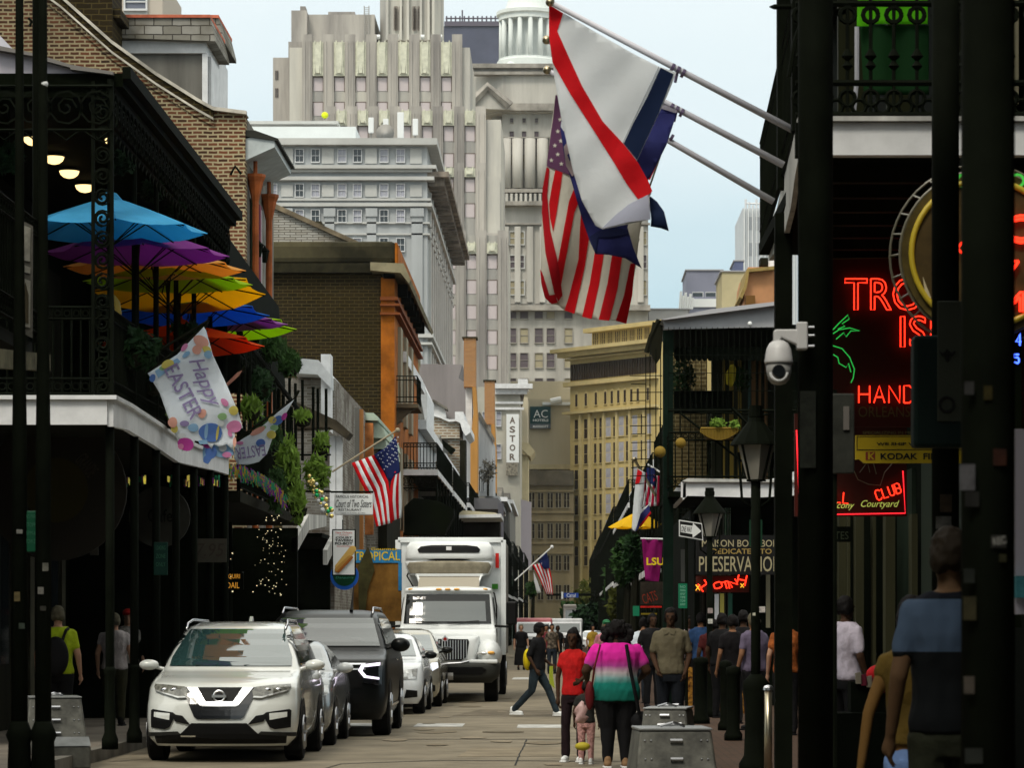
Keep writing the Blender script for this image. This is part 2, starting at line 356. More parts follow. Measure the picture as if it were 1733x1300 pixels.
# ---------------------------------------------------------------- vehicles: a body is a stack of rounded plan outlines
class Body:
    def __init__(s, rows, n=2.6, sub=3):
        """rows: (z, y front, y rear, half width, depth of the front corner, depth of the rear corner)"""
        s.n = n; s.rows = []
        for i in range(len(rows) - 1):
            a = rows[max(i - 1, 0)]; b = rows[i]; c = rows[i + 1]; d = rows[min(i + 2, len(rows) - 1)]
            for k in range(sub):
                t = k / sub; q = []
                for j in range(6):
                    m1 = (c[j] - a[j]) * .35; m2 = (d[j] - b[j]) * .35; h = t * t * (3 - 2 * t)
                    q.append(b[j] * (1 - h) + c[j] * h + m1 * t * (1 - t) ** 2 - m2 * t * t * (1 - t))
                q[0] = b[0] + (c[0] - b[0]) * t; s.rows.append(q)
        s.rows.append(list(rows[-1]))
    def at(s, z):
        r = s.rows
        if z <= r[0][0]: return r[0]
        for a, b in zip(r, r[1:]):
            if z <= b[0]:
                t = (z - a[0]) / max(b[0] - a[0], 1e-6); return [p + (q - p) * t for p, q in zip(a, b)]
        return r[-1]
    def front(s, x, z):
        q = s.at(z); u = min(abs(x) / q[3], .995); return q[1] + q[4] * (1 - (1 - u ** s.n) ** (1 / s.n))
    def side(s, y, z):
        q = s.at(z); n = s.n
        if y < q[1] + q[4]:
            u = max(0, (q[1] + q[4] - y) / q[4]); u = min(u, .995); return q[3] * (1 - u ** n) ** (1 / n)
        if y > q[2] - q[5]:
            u = max(0, (y - q[2] + q[5]) / q[5]); u = min(u, .995); return q[3] * (1 - u ** n) ** (1 / n)
        return q[3]
    def ring(s, q, N=9):
        z, yf, yr, hw, cf, cr = q; pts = []; n = s.n
        for i in range(N + 1):
            a = math.pi / 2 * i / N; pts.append((hw * math.sin(a) ** (2 / n), yf + cf * (1 - math.cos(a) ** (2 / n)), z))
        for i in range(1, 6): pts.append((hw, yf + cf + (yr - cr - yf - cf) * i / 6, z))
        for i in range(N + 1):
            a = math.pi / 2 * (1 - i / N); pts.append((hw * math.sin(a) ** (2 / n), yr - cr * (1 - math.cos(a) ** (2 / n)), z))
        return pts + [(-p[0], p[1], p[2]) for p in pts[-2:0:-1]]
    def mesh(s, parent, name, m):
        b = MB(); vs = []; R_ = [s.ring(q) for q in s.rows]; k = len(R_[0])
        for r in R_: vs += r
        fs = [(i * k + j, i * k + (j + 1) % k, (i + 1) * k + (j + 1) % k, (i + 1) * k + j) for i in range(len(R_) - 1) for j in range(k)]
        fs += [tuple(range(k))[::-1], tuple(range((len(R_) - 1) * k, len(R_) * k))]
        b.add(vs, fs); return b.build(name, m, parent, smooth=True, world=False)
    def decal(s, parent, name, pts, m, off=.006, thick=.004, where='front', step=.07, mirror=False, label=None):
        """a panel, lamp or pane cut to an outline and laid on the body"""
        if mirror: pts = [(-p[0], p[1]) for p in pts]
        bm = filled(pts); off += .010
        for ax in (0, 1):
            lo, hi = min(p[ax] for p in pts), max(p[ax] for p in pts); k = math.floor(lo / step) * step + step
            while k < hi:
                co = [0, 0, 0]; no = [0, 0, 0]; co[ax] = k; no[ax] = 1
                bmesh.ops.bisect_plane(bm, geom=bm.verts[:] + bm.edges[:] + bm.faces[:], plane_co=co, plane_no=no, dist=1e-5); k += step
        for v in bm.verts:
            a, z = v.co.x, v.co.y
            if where == 'front': v.co = (a, s.front(a, z) - off, z + off * .4)
            else:
                sg = 1 if where == 'right' else -1; v.co = (sg * (s.side(a, z) + off), a, z)
        thicken(bm, Vector((0, thick * 2, 0)) if where == 'front' else Vector((-sg * thick, 0, 0)))
        me = bpy.data.meshes.new(name); bm.to_mesh(me); bm.free(); return obj_mesh(name, me, m, parent)

def wheel(parent, x, y, r, wd=.22, rim=STEEL):
    b = MB(); s = 1 if x > 0 else -1
    b.lathe([(r * .62, -wd / 2), (r * .93, -wd / 2), (r, -wd / 2 + .03), (r, wd / 2 - .03), (r * .93, wd / 2), (r * .62, wd / 2)], (x, y, r), 28, 'x')
    t = b.build("wheel", RUBBER, parent, world=False, smooth=False)
    c = MB(); xo = x + s * (wd / 2 + .004)
    c.lathe([(r * .62, -.01), (r * .6, .01), (r * .54, .012), (r * .52, -.02)], (xo, y, r), 28, 'x')
    for k in range(5):
        a = 2 * math.pi * k / 5; d = Vector((0, math.cos(a), math.sin(a)))
        c.tube([Vector((xo, y, r)) + d * .03, Vector((xo, y, r)) + d * r * .56], .025, 4)
    c.lathe([(.05, -.02), (.05, .02), (.02, .03)], (xo, y, r), 12, 'x')
    c.build("rim", rim, t, world=False)
    return t
def mirror_part(parent, x, y, z, m, sx=.12, sz=.09, sy=.09):
    b = MB(); b.ell((x, y, z), (sx, sy, sz), 14, 8); s = 1 if x > 0 else -1
    b.tube([(x - s * sx * .7, y + .02, z - .03), (x - s * (sx + .13), y + .04, z - .07)], .025, 6)
    o = b.build("mirror", m, parent, smooth=True, world=False)
    g = MB(); g.box(x - sx * .75, x + sx * .75, y + sy * .8, y + sy * 1.05, z - sz * .6, z + sz * .6); g.build("mirror_glass", CHROME, o, world=False)
    return o

PEARL = mat("pearl_paint", (.62, .64, .61), .22, .0, coat=1); WHITEC = mat("white_car_paint", (.74, .77, .79), .22, coat=.7)
SILVERC = mat("silver_paint", (.30, .31, .31), .25, .6, coat=.7); GOLDC = mat("champagne_paint", (.42, .40, .33), .25, .5, coat=.7)
BLACKC = mat("black_paint", (.004, .005, .005), .3, 0, spec=.2)
WIND = mat("windscreen", (.02, .05, .05), .03, ior=2.0, coat=.8, spec=.7)
WINDT = mat("windscreen_grey", (.06, .075, .075), .06, ior=1.7, coat=.5, spec=.6)
SIDEG = mat("side_glass", (.006, .009, .008), .05, spec=.6); LAMPG = mat("headlight_glass", (.14, .14, .12), .1, coat=1, var=.6, vscale=18)
LAMPW = mat("headlight_lens", (.55, .56, .55), .12, .4, coat=1, var=.3, vscale=14); DRL = mat("running_light", (.92, .82, 1), .3, emit=1.2)
CHROMED = mat("chrome_dark", (.5, .5, .52), .2, 1); AMBER = mat("amber_lens", (.8, .4, .05), .3); PLATE = mat("plate_white", (.6, .6, .6), .5)

def suv_small(loc):
    g = thing("parked_car", "pearl white compact SUV with a V shaped chrome grille, parked nearest the camera", "car", loc)
    B = Body([(.20, .10, 4.55, .80, .35, .3), (.30, .02, 4.64, .885, .45, .35), (.50, 0, 4.69, .915, .50, .35), (.68, .03, 4.69, .92, .55, .35), (.80, .08, 4.68, .92, .62, .35), (.88, .13, 4.66, .915, .62, .35),
              (.945, .22, 4.63, .90, .60, .35), (1.0, .45, 4.6, .885, .55, .33), (1.05, .80, 4.57, .87, .45, .3), (1.10, 1.10, 4.52, .855, .38, .3), (1.16, 1.22, 4.48, .825, .30, .28), (1.35, 1.55, 4.42, .76, .25, .26), (1.55, 1.93, 4.36, .675, .22, .24),
              (1.63, 2.12, 4.30, .635, .3, .28), (1.68, 2.40, 4.2, .57, .5, .4), (1.70, 2.75, 3.9, .40, .4, .4)])
    B.mesh(g, "body", PEARL)
    B.decal(g, "windscreen", [(-.755, 1.145), (.755, 1.145), (.745, 1.25), (.60, 1.585), (.57, 1.60), (-.57, 1.60), (-.60, 1.585), (-.745, 1.25)], WIND)
    for x in (-.42, .18):
        w_ = MB(); w_.tube([(x, B.front(x, 1.15) - .02, 1.155), (x + .5, B.front(x + .5, 1.2) - .018, 1.185)], .008, 4); w_.build("wiper", BLACKP, g, world=False)
    gr = B.decal(g, "grille_surround", [(-.46, .90), (.46, .90), (.30, .55), (.26, .52), (-.26, .52), (-.30, .55)], BLACKG, .006)
    B.decal(gr, "grille", [(-.27, .895), (.27, .895), (.17, .70), (-.17, .70)], BLACKP, .014)
    for s in (1, -1):
        B.decal(gr, "grille_chrome", [(s * .40, .895), (s * .27, .895), (s * .165, .725), (0, .725), (0, .665), (s * .20, .665), (s * .23, .68)], CHROME, .022, .012)
    em = MB(); yb = B.front(0, .8) - .058; em.ring((0, yb, .80), .066, .011, 'y', 22, 6); em.box(-.085, .085, yb - .012, yb + .012, .785, .815)
    eo = em.build("emblem", CHROME, g, world=False)
    for mir in (False, True):
        h = B.decal(g, "headlight", [(.405, .775), (.50, .77), (.70, .825), (.80, .85), (.825, .90), (.82, .935), (.62, .925), (.43, .905), (.385, .86)][::1], LAMPG, .012, .01, mirror=mir)
        B.decal(h, "light_strip", [(.41, .79), (.50, .784), (.70, .838), (.80, .862), (.80, .848), (.70, .818), (.50, .765), (.40, .77)], LAMPW, .026, mirror=mir)
        l = MB(); s = -1 if mir else 1
        for q in (.56, .68): l.ell((s * q, B.front(q, .87) - .012, .872), (.045, .02, .03), 10, 6)
        l.build("projector", CHROMED, h, smooth=True, world=False)
        fo = B.decal(g, "fog_recess", [(.60, .42), (.66, .395), (.84, .415), (.845, .62), (.82, .635), (.56, .60), (.52, .57)], BLACKP, .008, mirror=mir)
        B.decal(fo, "fog_panel", [(.60, .505), (.80, .54), (.80, .60), (.595, .585)], PEARL, .016, mirror=mir)
        B.decal(g, "fog_inner", [(.34, .45), (.53, .49), (.57, .58), (.44, .56)], BLACKP, .008, mirror=mir)
        mirror_part(g, s * 1.03, 1.45, 1.16, PEARL, .125, .068)
        ra = MB(); ra.tube([(s * .62, 1.95, 1.60), (s * .63, 2.1, 1.675), (s * .60, 2.4, 1.72), (s * .58, 3.9, 1.71), (s * .58, 4.1, 1.66)], .018, 6); ra.build("roof_rail", CHROMED, g, smooth=True, world=False)
        B.decal(g, "side_window", [(1.50, 1.17), (4.1, 1.2), (4.05, 1.36), (3.8, 1.54), (2.2, 1.58), (1.9, 1.50)], SIDEG, .006, where='left' if mir else 'right')
        B.decal(g, "door_seam", [(2.60, .45), (2.615, .45), (2.615, 1.1), (2.60, 1.1)], BLACKP, .003, where='left' if mir else 'right')
        for y in (.88, 3.58):
            arch = [(y - .40, .2), (y + .40, .2), (y + .41, .40), (y + .33, .62), (y + .16, .74), (y, .77), (y - .16, .74), (y - .33, .62), (y - .41, .40)]
            B.decal(g, "wheel_arch", arch, BLACKP, .006, where='left' if mir else 'right')
            wheel(g, s * .83, y, .345)
    B.decal(g, "lower_grille", [(-.78, .22), (.78, .22), (.80, .34), (.46, .345), (.33, .47), (-.33, .47), (-.46, .345), (-.80, .34)], BLACKP, .010)
    for s in (1, -1): B.decal(g, "lower_trim", [(s * .46, .335), (s * .90, .30), (s * .895, .35), (s * .50, .37)][::s], mat("grey_plastic", (.02, .02, .018), .6), .014)
    B.decal(g, "plate_trim", [(-.46, .30), (-.28, .30), (-.28, .318), (-.46, .318)], GOLDC, .02)
    a = MB(); a.prism([(3.7, 1.69), (3.95, 1.69), (3.92, 1.76), (3.86, 1.77)], 'x', -.02, .02); a.build("aerial_fin", PEARL, g, world=False)
    # cloth sunshade and seats seen through the glass read as dark shapes: wheel of the driver and headrests
    u = MB(); u.box(-.7, .7, .9, 3.9, .2, .34); u.build("underbody", RUBBER, g, world=False)
    return g

def generic_car(loc, label, paint, hw=.92, L=4.7, H=1.45, hood=.95, cowl=1.0, black=False, rim=STEEL, lamp=LAMPW, lamppts=None, grille=True, group=None, mirrorm=None, rz=0):
    g = thing("parked_car", label, "car", loc, rz, group)
    B = Body([(.20, .12, L - .12, hw * .9, .4, .3), (.32, .03, L - .02, hw * .97, .5, .35), (.55, 0, L, hw, .55, .35), (hood - .2, .04, L, hw, .6, .35), (hood - .08, .12, L - .03, hw * .985, .6, .35), (hood, .30, L - .06, hw * .965, .55, .35),
              (hood + (cowl - hood) * .6, .8, L - .1, hw * .95, .45, .3), (cowl + .02, 1.2, L - .25, hw * .93, .38, .3), (cowl + .07, 1.33, L - .45, hw * .89, .30, .28), (cowl + (H - cowl) * .5, 1.78, L - .75, hw * .80, .25, .26), (H - .10, 2.12, L - 1.1, hw * .70, .22, .24),
              (H - .03, 2.35, L - 1.3, hw * .6, .3, .28), (H, 2.75, L - 1.7, hw * .42, .4, .4)])
    B.mesh(g, "body", paint)
    zt = H - .13; q = B.at(zt)[3]; q0 = B.at(cowl + .07)[3]
    B.decal(g, "windscreen", [(-q0 + .08, cowl + .06), (q0 - .08, cowl + .06), (q - .05, zt), (-q + .05, zt)], WIND)
    if grille:
        gr = B.decal(g, "grille", [(-.42, hood - .14), (.42, hood - .14), (.46, hood - .28), (.34, .47), (-.34, .47), (-.46, hood - .28)], BLACKP, .01)
        em = MB(); yb = B.front(0, hood - .27) - .045; em.ring((0, yb, hood - .27), .07, .01, 'y', 20, 5)
        for k in range(3):
            a = R(90 + 120 * k); em.tube([(0, yb, hood - .27), (.07 * math.cos(a), yb, hood - .27 + .07 * math.sin(a))], .007, 4)
        for z in (hood - .2, hood - .34): em.box(-.38, .38, yb + .01, yb + .02, z, z + .02)
        em.build("emblem", CHROME, gr, world=False)
    B.decal(g, "lower_intake", [(-.5, .26), (.5, .26), (.42, .42), (-.42, .42)], BLACKP, .01)
    for mir in (False, True):
        s = -1 if mir else 1; sd_ = 'left' if mir else 'right'
        h = B.decal(g, "headlight", lamppts or [(.50, hood - .26), (.74, hood - .27), (.86, hood - .2), (.84, hood - .09), (.52, hood - .13)], lamp, .012, .01, mirror=mir)
        B.decal(g, "side_intake", [(.56, .30), (.80, .32), (.80, .44), (.60, .46)], BLACKP, .01, mirror=mir)
        mirror_part(g, s * (hw + .09), 1.55, cowl + .08, mirrorm or paint, .12, .075)
        B.decal(g, "side_window", [(1.65, cowl + .09), (L - .95, cowl + .12), (L - 1.3, H - .16), (2.4, H - .13), (2.1, H - .20)], SIDEG, .006, where=sd_)
        for y in (.9, L - 1.0):
            B.decal(g, "wheel_arch", [(y - .37, .2), (y + .37, .2), (y + .38, .4), (y + .28, .60), (y, .69), (y - .28, .60), (y - .38, .4)], BLACKP, .006, where=sd_)
            wheel(g, s * (hw - .1), y, .33, rim=rim)
    u = MB(); u.box(-.7, .7, .9, L - .8, .2, .34); u.build("underbody", RUBBER, g, world=False)
    return g, B

def big_suv(loc):
    g = thing("parked_car", "large black SUV with bright hook shaped running light, parked behind the pearl white SUV", "car", loc)
    B = Body([(.25, .12, 5.25, .93, .35, .3), (.38, .02, 5.33, 1.0, .45, .35), (.60, 0, 5.35, 1.03, .5, .35), (.85, .02, 5.35, 1.03, .5, .35), (1.05, .06, 5.33, 1.025, .45, .35), (1.14, .14, 5.3, 1.01, .45, .35),
              (1.20, .45, 5.28, .99, .42, .3), (1.25, .95, 5.26, .97, .4, .3), (1.29, 1.22, 5.24, .955, .35, .3), (1.35, 1.32, 5.2, .93, .3, .28), (1.55, 1.65, 5.15, .86, .25, .26), (1.76, 2.0, 5.1, .78, .22, .24),
              (1.83, 2.18, 5.05, .74, .3, .28), (1.88, 2.5, 4.9, .66, .5, .4), (1.90, 2.9, 4.6, .46, .4, .4)], n=3.0)
    B.mesh(g, "body", BLACKC)
    B.decal(g, "windscreen", [(-.86, 1.34), (.86, 1.34), (.71, 1.765), (-.71, 1.765)], WINDT)
    gr = B.decal(g, "grille", [(-.72, 1.10), (.72, 1.10), (.66, .72), (-.66, .72)], BLACKP, .012)
    for z in (1.06, .98): B.decal(gr, "grille_bar", [(-.72, z), (.72, z), (.72, z + .022), (-.72, z + .022)], CHROME, .03, .01)
    B.decal(g, "bumper_opening", [(-.62, .40), (.62, .40), (.72, .62), (-.72, .62)], BLACKP, .012)
    B.decal(g, "skid_plate", [(-.5, .34), (.5, .34), (.46, .38), (-.46, .38)], CHROMED, .02)
    for mir in (False, True):
        s = -1 if mir else 1; sd_ = 'left' if mir else 'right'
        h = B.decal(g, "headlight", [(.66, .80), (.95, .76), (.97, 1.10), (.66, 1.10)], BLACKG, .010, mirror=mir)
        B.decal(h, "running_light", [(.93, 1.045), (.93, 1.09), (.66, 1.055), (.615, .97), (.70, .865), (.92, .835), (.92, .865), (.735, .895), (.675, .965), (.70, 1.02)], DRL, .03, .012, mirror=mir)
        mirror_part(g, s * 1.16, 1.55, 1.36, BLACKC, .15, .11)
        B.decal(g, "side_window", [(1.6, 1.37), (4.9, 1.40), (4.85, 1.66), (4.7, 1.76), (2.3, 1.77), (2.0, 1.68)], SIDEG, .006, where=sd_)
        ra = MB(); ra.tube([(s * .70, 2.15, 1.84), (s * .69, 2.4, 1.93), (s * .68, 4.6, 1.93), (s * .68, 4.9, 1.87)], .02, 6); ra.build("roof_rail", CHROMED, g, smooth=True, world=False)
        hd = MB()
        for y in (2.55, 3.6): hd.tube([(s * 1.045, y, 1.13), (s * 1.055, y + .2, 1.13)], .014, 5)
        hd.build("door_handle", CHROMED, g, world=False)
        B.decal(g, "sill_trim", [(1.5, .42), (3.7, .42), (3.7, .46), (1.5, .46)], CHROMED, .012, where=sd_)
        for y in (1.0, 4.05):
            B.decal(g, "wheel_arch", [(y - .44, .25), (y + .44, .25), (y + .45, .5), (y + .34, .76), (y, .86), (y - .34, .76), (y - .45, .5)], BLACKP, .006, where=sd_)
            wheel(g, s * .91, y, .40, .27)
    a = MB(); a.tube([(.35, 2.45, 1.88), (.35, 2.5, 1.93), (.36, 2.9, 2.3)], [.03, .02, .006], 6); a.build("aerial", BLACKP, g, world=False)
    u = MB(); u.box(-.8, .8, .9, 4.5, .25, .42); u.build("underbody", RUBBER, g, world=False)
    return g

def box_truck(loc):
    g = thing("box_truck", "white refrigerated box truck driving towards the camera in the middle of the street", "truck", loc)
    TW = mat("truck_white", (.72, .75, .75), .35, coat=.3, var=.06, vscale=2); TG = mat("truck_side", (.30, .28, .25), .5, .3, var=.25, vscale=2, streak=True); TB = mat("truck_bumper", (.035, .036, .032), .6)
    b = MB(); b.box(-1.16, 1.16, 3.5, 10.3, 1.05, 3.62); bo = b.build("cargo_box", TW, g, world=False, bevel=.03)
    e = MB(); e.box(1.161, 1.19, 3.5, 10.3, 1.0, 3.66); e.box(-1.19, -1.161, 3.5, 10.3, 1.0, 3.66)
    for k in range(12): e.box(1.19, 1.20, 3.8 + k * .55, 3.84 + k * .55, 1.05, 3.6)
    e.build("side_panel", TG, bo, world=False)
    e = MB(); e.box(-1.2, 1.2, 3.44, 3.56, 3.56, 3.68)
    for s in (-1, 1): e.box(s * 1.2 - .06, s * 1.2 + .06, 3.44, 3.5, 1.0, 3.62)
    e.build("edge_trim", TW, bo, world=False, bevel=.01)
    for k in range(3):
        q = MB(); z = 1.5 + k * .48; q.ring((1.215, 3.75, z), .055, .016, 'x', 10, 4); q.build("tie_ring", TG, bo, world=False)
    l = MB(); l.box(1.02, 1.10, 3.43, 3.44, 2.98, 3.32); l.build("red_label", REDP, bo, world=False)
    l = MB(); l.box(.94, 1.08, 3.43, 3.44, 2.50, 2.62); l.build("green_label", mat("label_green", (.05, .22, .03)), bo, world=False)
    # refrigeration unit
    U = Body([(0, .06, .8, .70, .25, .1), (.05, 0, .8, .92, .3, .1), (.30, -.06, .8, 1.0, .35, .1), (.36, -.02, .8, 1.0, .35, .1), (.42, -.08, .8, 1.0, .35, .1), (.66, -.04, .8, .98, .35, .1), (.78, .06, .8, .90, .3, .1), (.80, .2, .8, .7, .2, .1)], n=3.2)
    u = U.mesh(g, "cooling_unit", TW); u.location = (-.02, 2.95, 2.78)
    U.decal(u, "unit_lower_cover", [(-.86, .03), (.86, .03), (.96, .22), (.90, .31), (.3, .345), (-.3, .345), (-.90, .31), (-.96, .22)], mat("unit_tan", (.30, .27, .2), .7, var=.2, vscale=5), .012)
    U.decal(u, "unit_slot", [(-.5, .37), (-.3, .345), (.3, .345), (.5, .37), (.3, .385), (-.3, .385)], BLACKP, .016)
    U.decal(u, "air_intake", [(-.68, .53), (.68, .53), (.71, .60), (.64, .67), (.4, .70), (-.4, .70), (-.64, .67), (-.71, .60)], BLACKP, .012)
    U.decal(u, "unit_badge", [(-.06, .575), (.06, .575), (.06, .66), (-.06, .66)], PLATE, .03)
    h = MB(); h.tube([(-.9, 3.4, 3.0), (-.98, 3.2, 2.8), (-.8, 3.0, 2.5), (-.6, 3.3, 2.4)], .02, 5); h.tube([(.7, 3.3, 2.55), (1.0, 3.3, 2.4), (1.05, 3.3, 2.1), (1.04, 3.3, 1.6)], .018, 5); h.build("hose", BLACKP, g, world=False)
    # cab and bonnet
    C = Body([(1.0, .5, 3.3, 1.1, .2, .1), (1.45, .6, 3.3, 1.1, .2, .1), (1.58, .75, 3.3, 1.08, .3, .1), (1.62, 1.15, 3.3, 1.06, .3, .1), (1.66, 1.35, 3.3, 1.05, .25, .1), (2.05, 1.55, 3.3, 1.01, .22, .1), (2.38, 1.72, 3.3, .97, .22, .1), (2.44, 1.66, 3.3, .97, .3, .1), (2.50, 1.70, 3.3, .95, .35, .1), (2.54, 2.0, 3.3, .8, .4, .1)], n=3.2)
    C.mesh(g, "cab", TW)
    ws = C.decal(g, "windscreen", [(-.97, 1.71), (.97, 1.71), (.92, 2.36), (-.92, 2.36)], mat("truck_glass_dark", (.008, .01, .01), .05, spec=.4), .008)
    C.decal(ws, "painted_reflection", [(-.72, 1.75), (.86, 1.75), (.83, 2.20), (-.70, 2.20)], WINDT, .016)  # sky reflection laid on as a paler pane over the dark glass
    for s in (1, -1):
        w_ = MB(); w_.tube([(s * .1 - .1, C.front(0, 1.7) - .05, 1.72), (s * .1 + .6 * s, C.front(.6, 1.72) - .05, 1.77)], .012, 4); w_.build("wiper", BLACKP, g, world=False)
    for x in (-.82, -.2, 0, .2, .82):
        l = MB(); l.ell((x, 1.66 + .12 * (abs(x) > .5), 2.475), (.07, .05, .025), 10, 6); l.build("marker_lamp", AMBER, g, smooth=True, world=False)
    d = MB(); d.prism([(1.95, 2.52), (2.9, 2.52), (2.9, 2.80), (2.75, 2.80)], 'x', -.68, .68); d.build("cab_rack_panel", mat("deflector_tan", (.34, .31, .25), .7), g, world=False)
    d = MB(); d.box(-.76, .76, 2.65, 2.72, 2.78, 2.84)
    for s in (-1, 1): d.tube([(s * .72, 2.68, 2.8), (s * .62, 2.2, 2.52)], .025, 5)
    d.build("cab_rack", TW, g, world=False)
    Hd = Body([(.78, .08, 1.7, .60, .3, .1), (.85, 0, 1.7, .66, .35, .1), (1.10, .03, 1.7, .70, .4, .1), (1.35, .12, 1.7, .72, .45, .1), (1.42, .20, 1.7, .73, .45, .1), (1.47, .45, 1.7, .74, .4, .1), (1.55, .9, 1.7, .80, .3, .1), (1.62, 1.35, 1.7, .82, .2, .1)], n=3)
    Hd.mesh(g, "bonnet", TW)
    gr = Hd.decal(g, "grille", [(-.50, 1.36), (-.06, 1.37), (0, 1.33), (.06, 1.37), (.50, 1.36), (.52, 1.30), (.47, .98), (.35, .90), (-.35, .90), (-.47, .98), (-.52, 1.30)], BLACKP, .012)
    b = MB()
    for k in range(-8, 9):
        x = k * .058; z0 = .92 + .03 * abs(k) / 8; b.box(x - .009, x + .009, Hd.front(x, 1.1) - .05, Hd.front(x, 1.1) - .005, z0, 1.35)
    b.build("grille_bars", CHROME, gr, world=False)
    e = MB(); y0 = Hd.front(0, 1.38) - .05; e.prism([(0, 1.28), (.08, 1.37), (0, 1.46), (-.08, 1.37)], 'y', y0 - .01, y0 + .02); eo = e.build("emblem", CHROME, g, world=False)
    e = MB(); e.prism([(0, 1.32), (.045, 1.37), (0, 1.42), (-.045, 1.37)], 'y', y0 - .018, y0 - .008); e.build("emblem_center", REDP, eo, world=False)
    e = MB(); Hx = [(-.52, .90), (-.35, .86), (0, .84), (.35, .86), (.52, .90)]; e.tube([(x, Hd.front(x, z) - .03, z) for x, z in Hx], .02, 6); e.build("grille_chrome", CHROMED, gr, world=False)
    for s in (1, -1):
        fb = MB(); fb.ell((s * .92, .85, 1.02), (.30, .80, .36), 20, 12); fo = fb.build("fender", TW, g, smooth=True, world=False)
        l = MB(); l.ell((s * .88, .16, 1.06), (.21, .10, .065), 14, 8); lo = l.build("headlight", LAMPW, g, smooth=True, world=False)
        l = MB(); l.ell((s * .98, .15, 1.075), (.10, .11, .045), 10, 6); l.build("indicator", AMBER, lo, smooth=True, world=False)
        m_ = MB(); m_.box(s * 1.42 - .12, s * 1.42 + .12, 1.25, 1.38, 1.68, 2.2); mo = m_.build("mirror", BLACKP, g, world=False, bevel=.04)
        m_ = MB(); m_.tube([(s * 1.05, 1.5, 1.66), (s * 1.4, 1.35, 1.64), (s * 1.42, 1.32, 1.72)], .03, 6); m_.build("mirror_arm", BLACKP, mo, world=False)
        C.decal(g, "side_window", [(1.7, 1.75), (2.8, 1.75), (2.8, 2.3), (1.85, 2.3)], SIDEG, .006, where='right' if s > 0 else 'left')
        wheel(g, s * .98, 1.05, .50, .30); wheel(g, s * .95, 8.2, .50, .45)
        v = MB(); v.prism([(1.28, 1.42), (1.5, 1.45), (1.5, 1.6), (1.42, 1.6)], 'x', s * 1.02, s * 1.105); v.build("vent", BLACKP, g, world=False)
    K = Body([(.42, .12, .8, 1.0, .3, .1), (.55, -.02, .8, 1.15, .4, .1), (.80, -.05, .8, 1.19, .45, .1), (.86, .0, .8, 1.17, .45, .1)], n=3)
    k = K.mesh(g, "bumper", TB)
    K.decal(k, "bumper_slot", [(-.9, .70), (-.8, .60), (.8, .60), (.9, .70), (.8, .76), (-.8, .76)], BLACKP, .01)
    K.decal(k, "number_plate", [(-.16, .47), (.18, .47), (.18, .63), (-.16, .63)], PLATE, .03)
    wl = MB(); wl.box(-1.14, 1.14, .06, .6, .84, .93); wl.build("valance", TW, g, world=False, bevel=.03)
    ch = MB(); ch.box(-.5, .5, .8, 10.2, .65, 1.0); ch.box(-.9, .9, .95, 1.15, .45, .6); ch.tube([(-.4, 8.2, .5), (.4, 8.2, .5)], .2, 8); ch.build("chassis", RUBBER, g, world=False)
    return g
# ---------------------------------------------------------------- people: one continuous body, with clothes, hair and shoes over it
def sk(n, c, **k): return mat(n, c, k.pop('rough', .75), **k)
SKIN_D = sk("skin_dark", (.05, .025, .014)); SKIN_M = sk("skin_medium", (.22, .11, .06)); SKIN_L = sk("skin_light", (.42, .24, .16)); SKIN_S = sk("skin_shaded", (.07, .04, .02))  # the last skin has the gallery shade put into its colour
HAIRB = sk("hair_black", (.006, .005, .005)); HAIRG = sk("hair_grey", (.10, .09, .06)); DENIM = sk("denim_dark", (.016, .022, .032), var=.3, vscale=6); BLK = sk("cloth_black", (.006, .006, .007))
def capsule(b, p0, p1, r0, r1, n=12, fl=1.0, cap=True):
    """a tapered limb with round ends; fl flattens it front to back"""
    p0, p1 = Vector(p0), Vector(p1); d = (p1 - p0); L = d.length or 1e-4; d = d / L
    u = Vector((1, 0, 0)) - d * d.x; u = u.normalized() if u.length > .2 else d.orthogonal().normalized(); w_ = d.cross(u)
    rings = []
    for a in (-85, -60, -30, 0): rings.append((p0 + d * (r0 * math.sin(R(a))), r0 * math.cos(R(a))))
    for a in (0, 30, 60, 85): rings.append((p1 + d * (r1 * math.sin(R(a))), r1 * math.cos(R(a))))
    vs = []; fs = []
    for c, r in rings:
        for k in range(n): a = 2 * math.pi * k / n; vs.append(c + u * r * math.cos(a) + w_ * r * math.sin(a) * fl)
    for i in range(len(rings) - 1):
        for k in range(n): fs.append((i * n + k, i * n + (k + 1) % n, (i + 1) * n + (k + 1) % n, (i + 1) * n + k))
    fs += [tuple(range(n))[::-1], tuple(range((len(rings) - 1) * n, len(rings) * n))]; b.add(vs, fs)
def loft(b, secs, n=16):
    """secs: (z, cx, cy, rx, ry)"""
    vs = []; fs = []
    for z, cx, cy, rx, ry in secs:
        for k in range(n):
            a = 2 * math.pi * k / n; c_, s_ = math.cos(a), math.sin(a)
            vs.append((cx + rx * math.copysign(abs(c_) ** .85, c_), cy + ry * math.copysign(abs(s_) ** .85, s_), z))
    for i in range(len(secs) - 1):
        for k in range(n): fs.append((i * n + k, i * n + (k + 1) % n, (i + 1) * n + (k + 1) % n, (i + 1) * n + k))
    fs += [tuple(range(n))[::-1], tuple(range((len(secs) - 1) * n, len(secs) * n))]; b.add(vs, fs)
